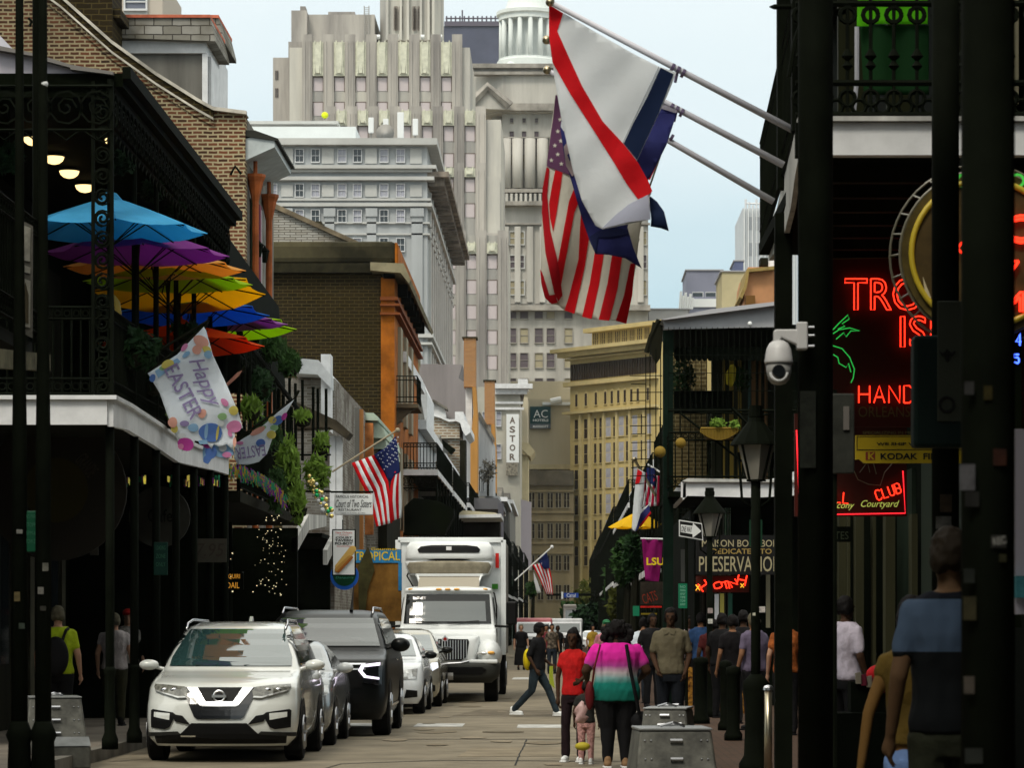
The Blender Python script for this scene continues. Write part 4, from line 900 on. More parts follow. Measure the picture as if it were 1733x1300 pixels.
b = MB(); b.ell((X(804, Y), Y + 4, Z(112, Y)), 1.05); b.ell((X(864, Y), Y + 4, Z(106, Y)), 1.0); tag(b.build("roof_finial", WC, g2))

# ---- hotel sign block, brown store block, tan corner block at the end of the street
g = thing("hotel_annex", "plain beige block carrying the square teal sign at the end of the street", "building", (X(925, 470), 470, 0)); Y = 470
BE = mat("beige_plaster", (.46, .41, .30), .9, var=.12, vscale=.12, streak=True)
b = MB(); b.box(X(885, Y), X(972, Y), Y, Y + 20, 0, Z(676, Y)); b.box(X(850, Y), X(972, Y), Y + 6, Y + 24, 0, Z(640, Y)); b.build("wall", BE, g)
b = MB(); b.box(X(918, Y), X(970, Y), Y - .3, Y + 3, Z(686, Y), Z(681, Y)); b.tube([(X(932, Y), Y - 1, Z(681, Y)), (X(950, Y), Y - 1, Z(677, Y))], .5, 8); b.build("roof_duct", SIGNW, g)
b = MB(); b.box(X(894, Y), X(972, Y), Y - 1.2, Y, Z(795, Y), Z(787, Y)); b.build("cornice", CREAM, g)
g = thing("hotel_sign", "square teal sign reading AC HOTELS MARRIOTT on the beige block", "sign", (X(915, Y), Y - .7, Z(726, Y)))
b = MB(); b.box(X(897, Y), X(932, Y), Y - .9, Y - .02, Z(718, Y), Z(689, Y)); b.build("panel", mat("teal_sign", (.012, .05, .055), .5), g); b = MB(); b.box(X(897, Y), X(932, Y), Y - .9, Y - .02, Z(726, Y), Z(718.2, Y)); b.build("lower_panel", mat("sign_grey", (.10, .12, .14), .5), g)
txt(g, "AC", 903, 927, 694, 707, Y - .9, SIGNW, bold=-.005); txt(g, "HOTELS", 902, 928, 709.5, 713.5, Y - .9, SIGNW, bold=.02); txt(g, "MARRIOTT", 902, 928, 720, 724, Y - .9, SIGNW, bold=.02)
g = thing("store_block", "brown stone block with rows of narrow windows left of the tan corner building", "building", (X(930, 455), 455, 0)); Y = 455
BR = mat("brown_stone", (.25, .20, .115), .9, var=.2, vscale=.3, streak=True)
b = MB(); b.box(X(890, Y), X(971, Y), Y, Y + 14, 0, Z(797, Y)); b.build("wall", BR, g); b = MB(); b.box(X(888, Y), X(971, Y), Y - 1, Y, Z(822, Y), Z(797, Y)); b.build("cornice", mat("brown_cornice", (.10, .085, .06), .9, var=.3, vscale=.5), g)
TANP_ = mat("pane_shaded", (.03, .022, .014), .8)
BRW = mat("frame_tan", (.26, .23, .165), .8)
for py in (834, 886, 940, 990):
    for px in (900, 915, 931, 945, 959): winp(g, px - 2.6, py, py + 26, 5, Y, 'sash', BRW, TANP_); winp(g, px + 2.6, py, py + 26, 5, Y, 'sash', BRW, TANP_)
b = MB()
for py in (830, 866, 880, 918, 935): b.box(X(890, Y), X(971, Y), Y - .4, Y - .01, Z(py + 3, Y), Z(py, Y))
b.build("string_course", BR, g)
# tan corner block: its facade runs obliquely, nearer on the right
A = Vector((X(965, 462), 462, 0)); Bp = Vector((X(1115, 446), 446, 0)); L = (Bp - A).length; ang = math.atan2(Bp.y - A.y, Bp.x - A.x)
g = thing("corner_block", "tan commercial block with tall narrow windows at the far end of the street", "building", A, ang)
TAN = mat("tan_stone", (.48, .38, .165), .88, var=.14, vscale=.15, streak=True); TAN2 = mat("tan_trim", (.54, .44, .215), .85, var=.12, vscale=.4); TANG = mat("pane_brown", (.04, .028, .018), .8)
def lx(px):                                               # distance along the facade at photo column px
    k = (px - VX) / F; t = (k * A.y - A.x) / ((Bp.x - A.x) - k * (Bp.y - A.y)); return t * L
def lz(py, px=965):
    t = lx(px) / L; return Z(py, A.y + t * (Bp.y - A.y))
b = MB(); b.box(0, L, 0, 12, 0, lz(592)); b.build("wall", TAN, g, world=False); b = MB(); b.box(1.5, L, 3, 14, lz(592), lz(556, 975)); b.build("attic_wall", TAN, g, world=False)
b = MB()
for a, c_, e_ in ((592, 598, 2.2), (598, 606, 1.4), (648, 655, .8), (698, 702, .9), (608, 611, .6)): b.box(-e_, L, -e_, .01, lz(c_), lz(a))
b.box(.8, L, 1.8, 3.02, lz(562, 975), lz(555, 975)); b.build("cornice", TAN2, g, world=False)
def wint(px, py0, py1, wpx, kind, gm):
    k = lx(px); dx = lx(px + wpx / 2) - lx(px - wpx / 2); o = win(g, 0, 0, 0, dx, lz(py0) - lz(py1), kind, TAN2, gm, d=.06); o.location = (k, -.03, lz(py1)); return o
for py in (711, 753.5, 796, 839, 882, 925):
    for px in (976, 992): wint(px, py, py + 34, 7, 'sash', TANG)
    for px, wp in ((1008, 5), (1017, 5), (1030, 10), (1040, 4), (1052, 10), (1062, 5), (1075, 10), (1087, 5), (1099, 8)): wint(px, py, py + 34, wp, 'sash', TANG if wp < 8 else GLASSC)
for px in (976, 992, 1009, 1025, 1036, 1047, 1058, 1069, 1080, 1097): wint(px, 668, 690, 5, 'arch', TANG)
b = MB()
for k in range(34): b.box(.4 + k * L / 35, .4 + (k + .5) * L / 35, -.3, .0, lz(645), lz(618))
b.build("frieze_grille", TANG, g, world=False)
b = MB()
for px in (984, 1000, 1024, 1046, 1068, 1092):
    k = lx(px); b = MB(); b.box(k - .22, k + .22, -.4, .0, 0, lz(704)); b.build("pier", TAN2, g, world=False)
for k in range(11):
    for q in (0, .42, .84): win_o = win(g, 0, 0, 0, .34, 2.1, 'sash', TAN2, TANG, d=.05); win_o.location = (2.0 + k * L / 12 + q, 2.97, lz(586, 980))

# ---- far right: office tower, plant rooms
g = thing("office_block", "pale grey glass office tower right of the flags in the distance", "tower", (X(1300, 900), 900, 0)); Y = 900
b = MB(); b.box(X(1257, Y), X(1350, Y), Y, Y + 40, 0, Z(352, Y)); b.build("wall", mat("pale_metal", (.50, .53, .56), .6, var=.06, vscale=.1), g)
b = MB()
for k in range(13): b.box(X(1259 + k * 7, Y), X(1260.3 + k * 7, Y), Y - .8, Y, 0, Z(354, Y))
b.build("fin", SIGNW, g)
for py in (366, 410, 455):
    for k in range(6): winp(g, 1270 + k * 13, py, py + 24, 10, Y, 'blank', FRW, mat("pane_haze", (.30, .32, .35), .3))
b = MB()
for k in range(9): b.tube([(X(1264 + k * 6, Y), Y + 5, Z(352, Y)), (X(1264 + k * 6, Y), Y + 5, Z(333 + (k % 3) * 5, Y))], .35, 4)
b.tube([(X(1262, Y), Y + 5, Z(340, Y)), (X(1315, Y), Y + 5, Z(342, Y))], .3, 4); b.build("roof_mast", FRW, g)
for lab, L_, R_, T, Bm, Yy, c_ in (("grey plant room with two wide dark windows on a distant roof", 1162, 1222, 458, 560, 600, (.22, .23, .30)), ("plain cream box building beside the grey plant room", 1222, 1272, 460, 560, 520, (.46, .40, .24)), ("small dark rooftop box left of the glass office tower", 1243, 1258, 442, 560, 850, (.10, .12, .22)), ("low pale roof at the foot of the grey plant room", 1098, 1165, 524, 560, 560, (.38, .38, .38))):
    g = thing("rooftop_building", lab, "building", (X((L_ + R_) / 2, Yy), Yy, 0)); b = MB(); b.box(X(L_, Yy), X(R_, Yy), Yy, Yy + 20, 0, Z(T, Yy)); b.build("wall", mat("far_wall_" + str(L_), c_, .8, var=.1, vscale=.2), g)
    b = MB(); b.box(X(L_, Yy) - .3, X(R_, Yy) + .3, Yy - .3, Yy + 20, Z(T, Yy), Z(T - 2, Yy)); b.build("roof_edge", mat("far_edge", (.34, .34, .36), .8), g)
    if L_ == 1162:
        for px in (1181, 1203): winp(g, px, 494, 503, 19, Yy, 'blank', FRW, GLASSD)
        b = MB(); b.box(X(1170, Yy), X(1221, Yy), Yy - .4, Yy, Z(520, Yy), Z(506, Yy)); b.build("railing", SIGNW, g)
        b = MB()
        for k in range(6): b.tube([(X(1150 + k * 4, Yy), Yy - 2, Z(525, Yy)), (X(1152 + k * 4, Yy), Yy - 2, Z(495 + (k * 7) % 12, Yy))], .25, 4)
        b.build("roof_pipe", SIGNW, g)
# ---------------------------------------------------------------- left side of the street
ORANGE = mat("orange_plaster", (.29, .088, .008), .8, var=.35, vscale=1.2); TANP = mat("tan_plaster", (.42, .28, .12), .85, var=.12, vscale=.8)
SHUT = mat("shutter_green", (.02, .05, .025), .6); SLATE = mat("slate_dirty", (.15, .14, .12), .9, var=.5, vscale=1.5); TILE = mat("ridge_tile", (.50, .14, .08), .8, var=.3, vscale=3)
COPE = mat("coping_mortar", (.45, .42, .36), .9, var=.4, vscale=1.5); SHINGLE = brick("shingle_weathered", (.33, .32, .29), (.20, .19, .16), (.06, .055, .05), .42, .20, .014, stain=(.08, .07, .05), stain_amt=.8, stain_scale=.8)
BR1 = brick("brick_brown", (.15, .055, .028), (.028, .017, .012), (.36, .30, .18), .22, .085, .019, stain=(.03, .022, .014), stain_amt=.6, stain_scale=.25)
BR2 = brick("brick_dark", (.024, .018, .010), (.012, .010, .007), (.075, .058, .022), .34, .125, .012, stain=(.03, .02, .004), stain_amt=.5, stain_scale=.12)
BR3 = brick("brick_limewashed", (.28, .27, .24), (.13, .11, .08), (.33, .32, .29), .26, .08, .012, stain=(.08, .06, .045), stain_amt=.8, stain_scale=.9)
BR4 = brick("brick_orange", (.36, .15, .04), (.24, .09, .03), (.42, .34, .22), .24, .08, .010); STUC = mat("stucco_mould", (.045, .04, .022), .95, var=.6, vscale=.5, bump=.5, col2=(.075, .065, .035))
ASH = mat("ash_board", (.16, .155, .14), .9, var=.3, vscale=1.2, streak=True)
CLAP = mat("clapboard", (.40, .41, .42), .8, var=.3, vscale=1, streak=True)

def rail(b, p0, p1, z, h=1.0, gap=.13, r=.012, scroll=True):
    """iron railing from p0 to p1 (x, y) with pickets, rails and small rings"""
    p0, p1 = Vector((p0[0], p0[1], 0)), Vector((p1[0], p1[1], 0)); L = (p1 - p0).length; n = max(2, int(L / gap)); ax = 'x' if abs(p1.y - p0.y) > abs(p1.x - p0.x) else 'y'
    for q in (.06, .24, h - .14, h): b.tube([(p0.x, p0.y, z + q), (p1.x, p1.y, z + q)], .018, 4)
    for k in range(n + 1):
        p = p0.lerp(p1, k / n); b.tube([(p.x, p.y, z + .06), (p.x, p.y, z + h)], r, 4)
        if scroll and k < n:
            q = p0.lerp(p1, (k + .5) / n); b.ring((q.x, q.y, z + .15), gap * .4, .009, ax, 7, 3); b.ring((q.x, q.y, z + h - .07), gap * .33, .009, ax, 7, 3)
def lace(b, p0, p1, z, h=.35, gap=.3):
    """hanging cast iron lace under a gallery roof"""
    p0, p1 = Vector((p0[0], p0[1], 0)), Vector((p1[0], p1[1], 0)); L = (p1 - p0).length; n = max(2, int(L / gap)); ax = 'x' if abs(p1.y - p0.y) > abs(p1.x - p0.x) else 'y'
    b.tube([(p0.x, p0.y, z - h), (p1.x, p1.y, z - h)], .02, 4); b.tube([(p0.x, p0.y, z - .02), (p1.x, p1.y, z - .02)], .02, 4)
    for k in range(n):
        q = p0.lerp(p1, (k + .5) / n); b.ring((q.x, q.y, z - h * .5), h * .36, .014, ax, 9, 3); b.spiral((q.x, q.y, z - h * .5), h * .24, .012, ax, 1.3, 1, 9, 3)
        if ax == 'x': b.tube([(q.x, q.y - gap * .5, z - h), (q.x, q.y, z - h - .12), (q.x, q.y + gap * .5, z - h)], .012, 4)
        else: b.tube([(q.x - gap * .5, q.y, z - h), (q.x, q.y, z - h - .12), (q.x + gap * .5, q.y, z - h)], .012, 4)
def scroll_pillar(b, x0, x1, y, z0, z1, axis='y'):
    """cast pillar of two bars with scrolls between"""
    for x in (x0, x1): b.box(x - .02, x + .02, y - .02, y + .02, z0, z1)
    n = int((z1 - z0) / (x1 - x0) / 1.05); s = (z1 - z0) / n; c = (x0 + x1) / 2; r = (x1 - x0) * .42
    for k in range(n):
        z = z0 + (k + .5) * s; b.spiral((c, y, z), r, .018, 'y', 1.5, 1 if k % 2 else -1, 16, 4, start=math.pi / 2 * (1 if k % 2 else -1)); b.ring((c, y, z), r, .012, 'y', 12, 3)

# ---- unseen houses added beside and above the camera to shade the near corner
def unseen_house(lab, pts, slab):
    g = thing("added_shade_building", lab, "building", (pts[0], pts[2], 0)); b = MB(); b.box(*pts, .15, 12); b.build("wall", DARK, g); b = MB(); b.box(*slab); b.build("gallery_floor", DARK, g)
unseen_house("unseen dark building with deep gallery, added to shade the right hand pavement beside the camera", (4.2, 30, -14, 19), (.9, 4.2, -10, 15.8, 4.95, 5.15))
unseen_house("unseen dark building with gallery, added to shade the left beside the camera", (-30, -7.2, -14, 11.9), (-7.2, -5.2, -14, 11.9, 4.4, 4.6))
# ---- near balcony, cut by the left edge of the frame
g = thing("balcony", "near dark balcony with weathered fascia cut by the left edge of the photo", "balcony", (-6.3, 25, 4)); Yc = 27.5
b = MB()
b.prism([(22.0, Z(580, 22.0) + .02), (27.5, Z(600, 27.5)), (27.5, Z(628, 27.5)), (22.0, Z(628, 22) + .05)], 'x', -4.72, -4.57); b.build("fascia", mat("fascia_mossy", (.10, .095, .06), .9, var=.6, vscale=3), g)
b = MB(); b.box(-9.5, -4.72, 21, 27.4, 4.05, 4.16); b.build("floor_slab", DARKWOOD, g)
b = MB(); rail(b, (-4.66, 21.2), (-4.66, 27.3), 4.18, 1.05, .12); rail(b, (-9, 27.35), (-4.66, 27.35), 4.18, 1.05, .12); b.build("railing", IRON, g)
b = MB(); b.tube([(-4.66, 27.3, 4.15), (-4.66, 27.3, 8)], .04, 8); b.build("post", IRON, g)
b = MB(); b.box(-14, -6.6, 12, 27.2, .15, 4.0); b.box(-14, -6.6, 12, 27.2, 4.2, 11); b.build("wall", DARK, g)
g = thing("banner", "tall grey poster panel with an arched figure hanging on the near balcony rail", "banner", (X(45, 26), 26, Z(570, 26)))
b = MB(); b.prism([(X(35, 26), Z(372, 26)), (X(55, 26), Z(382, 26)), (X(54, 26), Z(572, 26)), (X(32, 26), Z(560, 26))], 'y', 26, 26.03); b.build("panel", mat("poster_grey", (.10, .095, .08), .8, var=.3, vscale=6), g)
b = MB()
for a, c_, m_ in ((380, 440, .20), (447, 460, .2), (470, 552, .14)): b.prism([(X(37, 26), Z(a, 26)), (X(52, 26), Z(a + 6, 26)), (X(51, 26), Z(c_ + 3, 26)), (X(36, 26), Z(c_, 26))], 'y', 25.985, 25.998)
b.build("picture", mat("poster_pale", (.27, .26, .22), .8, var=.3, vscale=9), g)
b = MB(); b.prism([(X(39, 26), Z(545, 26)), (X(39, 26), Z(500, 26)), (X(44, 26), Z(478, 26)), (X(49, 26), Z(500, 26)), (X(49, 26), Z(548, 26))], 'y', 25.975, 25.984); b.build("arch_motif", mat("poster_dark", (.06, .05, .03)), g)
g = thing("hanging_cloth", "narrow pleated white cloth hanging beside the grey poster panel", "cloth", (X(61, 29), 29, Z(530, 29)))
cloth(g, "cloth", [(56, 434), (70, 440), (68, 533), (55, 526)], lambda x, y: 29 + .03 * math.sin(x * 1.6), SIGNW, step=1.2)

# ---- the big two storey gallery restaurant
XG = -5.40; Y0, Y1 = 37.0, 50.0
g = thing("gallery_building", "dark two storey gallery restaurant with white curved fascia and cast iron on the left corner", "building", (-8, 43, 0))
gb_root = g
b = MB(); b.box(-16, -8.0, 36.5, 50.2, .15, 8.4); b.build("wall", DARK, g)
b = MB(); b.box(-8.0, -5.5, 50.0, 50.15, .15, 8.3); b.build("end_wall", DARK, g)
fp = [(36.9, 4.04, 4.36), (38.2, 4.08, 4.36), (40.7, 4.03, 4.31), (43.2, 3.95, 4.26), (45.3, 4.0, 4.27), (47.5, 4.06, 4.31), (49.7, 4.10, 4.36)]
b = MB(); b.prism([(p[0], p[1]) for p in fp] + [(p[0], p[2]) for p in fp[::-1]], 'x', XG - .05, XG + .02); b.box(-9.6, XG - .05, 36.86, 36.95, 4.06, 4.36); b.build("fascia", WHITEP, g)
b = MB()
for i in range(6):
    p, q = fp[i], fp[i + 1]; b.prism([(p[0], p[2]), (q[0], q[2]), (q[0], q[2] + .05), (p[0], p[2] + .05)], 'x', XG - .08, XG + .07)
b.box(-9.6, XG + .07, 36.8, 36.95, 4.36, 4.41); b.build("fascia_moulding", WHITEP, g)
b = MB(); b.box(-8.0, XG - .06, 36.96, 49.9, 4.10, 4.30); b.build("gallery_floor", DARKWOOD, g)
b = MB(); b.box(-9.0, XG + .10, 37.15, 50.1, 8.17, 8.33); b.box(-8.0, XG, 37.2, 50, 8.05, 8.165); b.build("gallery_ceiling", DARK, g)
b = MB()                                                  # grey metal canopy above the near end
b.prism([(X(-40, 37.2), 9.1), (X(-5, 37.2), Z(78, 37.2)), (X(60, 37.2), Z(94, 37.2)), (X(120, 37.2), Z(113, 37.2)), (X(192, 37.2), Z(125, 37.2)), (X(192, 37.2), 8.331), (X(-40, 37.2), 8.331)], 'y', 37.2, 49.5); b.build("roof", mat("metal_roof", (.36, .34, .38), .5, .2, var=.15, vscale=.6), g)
b = MB(); pr = [(-10, 76), (60, 91), (120, 110), (192, 122)]
for (a, c_), (a2, c2_) in zip(pr, pr[1:]): b.prism([(X(a, 37.1), Z(c_, 37.1)), (X(a2, 37.1), Z(c2_, 37.1)), (X(a2, 37.1), Z(c2_ + 5, 37.1)), (X(a, 37.1), Z(c_ + 8, 37.1))], 'y', 37.05, 37.25)
b.build("roof_edge", mat("roof_edge_grey", (.17, .16, .15), .6), g)
for k in range(7):
    y = 37.1 + k * 2.12; b = MB(); b.tube([(XG - .05, y, .15), (XG - .05, y, 4.1)], .055, 8); b.lathe([(.10, 0), (.10, .12), (.07, .2), (.06, .9), (.08, .95), (.055, 1.0)], (XG - .05, y, .15), 10); b.build("post", IRON, g, smooth=True)
    b = MB(); b.tube([(XG - .05, y, 4.35), (XG - .05, y, 8.25)], .035, 8); b.build("upper_post", IRON, g)
b = MB(); scroll_pillar(b, X(158, 37), X(190, 37), 36.98, 4.4, 8.2); b.build("scroll_pillar", IRON, g)
b = MB(); rail(b, (XG - .05, 37), (XG - .05, 49.9), 4.38, 1.1, .12); rail(b, (-8, 36.98), (XG - .05, 36.98), 4.38, 1.1, .11); b.build("railing", IRON, g)
b = MB(); lace(b, (XG, 37), (XG, 50), 8.16, .55, .34); lace(b, (-8, 36.95), (XG, 36.95), 8.16, .55, .34); b.build("iron_lace", IRON, g)
b = MB(); 
b.box(XG + .1, XG + .2, 37.1, 50.1, 8.26, 8.40); b.build("gutter", IRON, g)
# ground floor: doors, pilasters, transoms behind the posts
b = MB()
for k in range(9): b = MB(); b.box(-8.0, -7.93, 37.2 + k * 1.45, 37.2 + k * 1.45 + .35, .15, 3.9); b.build("pilaster", mat("shop_pilaster", (.075, .07, .045), .7, var=.3, vscale=2), g)
for k in range(8):
    y = 37.6 + k * 1.45; b = MB(); b.box(-8.0, -7.96, y, y + 1.0, .15, 3.2); d = b.build("door", DARKWOOD, g); b = MB(); b.box(-7.962, -7.95, y + .2, y + .8, 1.1, 3.0); b.build("door_glass", GLASSD, d)
for k in range(4):
    y = 38.6 + k * 3; b = MB(); b.box(-8.0, -7.95, y, y + 1.2, 4.4, 7.2); b.build("window", DARKWOOD, g)
for i, (px, py) in enumerate(((57, 237), (90, 263), (117, 287), (138, 311))):
    Y = (40, 41.6, 42.9, 44.3)[i]
    l = thing("ceiling_lamp", ["nearest glowing bowl lamp of the row under the gallery roof, top left", "second glowing bowl lamp of the row under the gallery roof", "third glowing bowl lamp of the row under the gallery roof", "farthest glowing bowl lamp of the row, above the blue parasol"][i], "lamp", (-6.87, Y, 8.0), group="bowl lamps under the gallery roof")
    b = MB(); b.lathe([(.02, -.10), (.075, -.085), (.12, -.05), (.14, 0)], (-6.87, Y, 8.0), 20); b.build("bowl", LAMPE, l, smooth=True); b = MB(); b.tube([(-6.87, Y, 8.0), (-6.87, Y, 8.1)], .02, 6); b.lathe([(.145, 0), (.145, .02)], (-6.87, Y, 8.0), 20); b.build("fitting", IRON, l)
l = thing("wall_lamp", "small bright bulb lamp by the scroll pillar under the gallery roof", "lamp", W(183, 237, 40)); b = MB(); b.ell(W(182, 237, 40), (.035, .035, .045)); b.build("bulb", LAMPE, l, smooth=True); b = MB(); b.tube([W(182, 233, 40), W(192, 228, 40), W(192, 180, 40)], .012, 5); b.build("arm", IRON, l)
# topiary balls and parasols
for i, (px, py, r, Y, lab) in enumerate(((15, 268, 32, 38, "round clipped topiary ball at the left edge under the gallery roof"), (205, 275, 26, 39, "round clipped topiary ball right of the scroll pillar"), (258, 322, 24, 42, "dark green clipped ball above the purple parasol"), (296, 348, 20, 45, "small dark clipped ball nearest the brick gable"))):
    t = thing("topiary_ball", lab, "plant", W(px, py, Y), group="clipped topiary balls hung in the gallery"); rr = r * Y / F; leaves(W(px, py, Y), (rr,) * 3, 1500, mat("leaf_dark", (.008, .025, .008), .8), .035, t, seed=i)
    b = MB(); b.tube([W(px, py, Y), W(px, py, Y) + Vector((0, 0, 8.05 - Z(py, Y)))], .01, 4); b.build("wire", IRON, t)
PC = {'blue': (.10, .50, .80), 'purple': (.36, .08, .42), 'orange': (.88, .48, .12), 'lime': (.45, .66, .02), 'yellow': (.95, .66, .03), 'deepblue': (.03, .22, .70), 'pink': (.36, .12, .42), 'red': (.85, .12, .01)}
def parasol(x, y, ztip, c, lab, r=1.15, drop=.52, tilt=(0, 0), z0=4.3, group="parasols along the gallery", n=8, rot=.2, c2=None):
    root = thing("parasol", lab, "parasol", (x, y, z0), rot, group)
    mm = mat("canvas_" + c, PC[c], .8, trans=.6, var=.08, vscale=5); top = ztip - z0; b = MB()
    P = lambda a, q: (q * r * math.cos(a) + tilt[0] * 0, q * r * math.sin(a), top - drop * (q ** 1.12) - .035 * math.sin(math.pi * q) * 0 + (tilt[0] * q * r * math.cos(a) + tilt[1] * q * r * math.sin(a)))
    for k in range(n):
        a0, a1 = 2 * math.pi * k / n, 2 * math.pi * (k + 1) / n; rows = []
        for i in range(5):
            q = i / 4 if i else .06; row = []
            for j in range(5):
                t = j / 4; A_, B_ = Vector(P(a0, q)), Vector(P(a1, q)); p = A_.lerp(B_, t); sag = math.sin(math.pi * t) * q; p.z -= .05 * sag * (1 - q * .3); 
                if i == 4: p = p - Vector((math.cos((a0 + a1) / 2), math.sin((a0 + a1) / 2), 0)) * .06 * math.sin(math.pi * t)
                row.append(p)
            rows.append(row)
        vs = [p for r_ in rows for p in r_]; fs = [(i * 5 + j, i * 5 + j + 1, (i + 1) * 5 + j + 1, (i + 1) * 5 + j) for i in range(4) for j in range(4)]
        b.add(vs, fs)
    o = b.build("canopy", mm, root, world=False); s = o.modifiers.new("thick", 'SOLIDIFY'); s.thickness = .006
    vb = MB(); vb.lathe([(.16, top - .04), (.08, top + .05), (.015, top + .07), (.012, top + .13)], (0, 0, 0), 8); vb.build("vent_cap", mm, root, world=False)
    p = MB(); p.tube([(0, 0, 0), (0, 0, top)], .024, 8); p.build("pole", DARKWOOD, root, world=False)
    for k in range(n):
        a = 2 * math.pi * k / n; rb = MB(); e_ = Vector(P(a, .99)); rb.tube([(0, 0, top - .05), e_ - Vector((0, 0, .02))], .010, 4); rb.tube([(0, 0, top - .62), Vector(P(a, .5)) - Vector((0, 0, .02))], .009, 4); rb.build("rib", DARKWOOD, root, world=False)
    return root
for x, y, zt, c, lab, r, dr, tl in ((-5.45, 38.2, 6.98, 'blue', "light blue parasol, nearest and largest on the gallery", 1.16, .50, (0, 0)), (-5.36, 40.0, 6.84, 'purple', "purple parasol just behind the light blue one", 1.15, .42, (0, 0)),
                           (-5.42, 42.2, 6.86, 'orange', "pale orange parasol below the purple one", 1.2, .36, (0, 0)), (-5.42, 43.6, 6.82, 'lime', "lime green parasol between the orange and the yellow ones", 1.15, .36, (0, 0)),
                           (-5.45, 45.1, 6.80, 'yellow', "yellow parasol showing its orange underside", 1.22, .30, (0, -.14)), (-5.5, 47.0, 6.66, 'deepblue', "deep blue parasol below the yellow one", 1.15, .28, (0, -.06)),
                           (-5.45, 49.6, 6.78, 'pink', "pink purple parasol squeezed under the deep blue one", 1.15, .28, (0, 0)), (-5.42, 50.9, 6.83, 'lime', "lime green parasol farthest along the gallery", 1.15, .28, (0, -.08)),
                           (-5.55, 46.2, 6.20, 'red', "red orange parasol, lowest of all, above the Easter flag", 1.2, .38, (0, -.05))):
    parasol(x - .16, y, zt, c, lab, r + .05, dr * .85, tl)
g = thing("banana_inflatable", "curved yellow horn shape standing on the gallery behind the scroll pillar", "ornament", W(196, 545, 38.5)); b = MB(); b.tube([W(198, 548, 38.5), W(200, 530, 38.5), W(198, 512, 38.5), W(192, 499, 38.5)], [.03, .045, .04, .012], 10); b.build("horn", mat("horn_yellow", (.5, .34, .07), .5), g, smooth=True)
# ferns and planters on the railing
for i, (px, py, rx, rz, Y, n, lab, mt) in enumerate(((225, 590, 48, 36, 38.5, 2600, "broad dark fern spilling over the gallery railing", 0), (262, 640, 30, 30, 40.5, 900, "dark plant behind the Easter flag", 0), (462, 590, 26, 22, 56, 1800, "feathery fern hanging right of the orange parasol", 1), (490, 615, 22, 24, 58, 1500, "feathery fern hanging over the iron fence above the street", 1),
      (425, 690, 22, 22, 52, 700, "hanging basket of small flowers left of the second Easter flag", 2), (487, 790, 22, 62, 55, 2400, "long trailing vine hanging from the gallery corner", 2), (512, 705, 16, 12, 57, 500, "leafy basket above the trailing vine", 2), (536, 800, 26, 34, 60, 1700, "leafy plant with light tips beside the restaurant sign", 2), (505, 850, 14, 40, 57, 800, "lower end of vine beside the beads", 2), (318, 560, 40, 14, 44, 500, "low plants behind the railing under the parasols", 0), (442, 650, 22, 34, 54, 1500, "dense dark fern hanging between the two Easter flags", 0), (455, 735, 26, 30, 53.5, 1600, "ivy hanging beside the second Easter flag", 1), (468, 830, 20, 40, 54, 1300, "ivy curtain left of the trailing vine", 1), (545, 750, 14, 22, 62, 700, "leafy plant high above the beads", 2), (300, 705, 16, 14, 41.5, 500, "small flowering plant on the white fascia beside the Easter flag", 2))):
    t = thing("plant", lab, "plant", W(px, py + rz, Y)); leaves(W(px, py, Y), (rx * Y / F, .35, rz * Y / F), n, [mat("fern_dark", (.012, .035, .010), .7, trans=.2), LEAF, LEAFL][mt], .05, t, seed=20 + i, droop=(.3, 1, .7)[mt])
    b = MB(); c = W(px, py + rz * .3, Y); b.lathe([(.05, -.16), (.14, -.12), (.17, .02)], c, 12); b.tube([c, c + Vector((0, 0, rz * .5 * Y / F))], .012, 4); b.build("basket", DARKWOOD, t)
# tasselled carnival garland
GP, GG, GY = mat("tinsel_purple", (.25, .02, .35), .35, .3), mat("tinsel_green", (.02, .35, .16), .35, .3), mat("tinsel_gold", (.6, .42, .03), .35, .3)
t = thing("garland", "purple green and gold carnival garland hung below the gallery fascia", "garland", W(430, 830, 50)); r_ = random.Random(2)
for nm, m_, lo, hi in (("gold_tinsel", GY, 0, 3), ("purple_tinsel", GP, 1, 3), ("green_tinsel", GG, 0, 3)):
    b = MB()
    for i in range(150):
        u = r_.random(); px = 385 + 98 * u; py = 790 + 50 * u * u + r_.uniform(-6, 12); q = r_.uniform(4, 15); p = W(px, py, 49.8 + r_.uniform(0, .3)); d = Vector((r_.uniform(-.03, .06), 0, -q * 50 / F)); s = Vector((.008, 0, 0))
        b.add([p - s, p + s, p + d + s, p + d - s], [(0, 1, 2, 3)])
    b.build(nm, m_, t)
t = thing("bead_string", "line of glittering beads and small tassels seen between the posts under the gallery", "garland", (-5.9, 44, 3.7)); b = MB()
for i in range(8):
    for k in range(10):
        px = 190 + i * 25 + r_.uniform(-6, 6); b.mi = r_.choice((0, 1, 2)); p = W(px, 814 + r_.uniform(-6, 6), 47); b.box(p.x - .012, p.x + .012, p.y, p.y + .02, p.z - .05, p.z + .04)
b.build("tassels", [GP, GG, mat("tinsel_glint", (.7, .6, .12), .4, emit=.25)], t)  # gold tassels glow faintly as a painted glint
LITE = mat("fairy_light", (1, .85, .5), .5, emit=.7)
def sparkle(lab, L, Rr, T, Bm, Y, n, sd, r=.012):
    t = thing("string_lights", lab, "string lights", W((L + Rr) / 2, Bm, Y)); q = random.Random(sd); b = MB(); cpts = []
    for i in range(n): p = W(q.triangular(L, Rr), q.uniform(T, Bm), Y + q.uniform(-.3, .3)); rr = r * q.uniform(.5, 1.4); b.box(p.x - rr, p.x + rr, p.y - rr, p.y + rr, p.z - rr, p.z + rr); cpts.append(p)
    b.build("bulbs", LITE, t); b = MB(); cpts.sort(key=lambda p: p.z); b.tube(cpts[::2], .004, 3); b.build("wire", IRON, t)
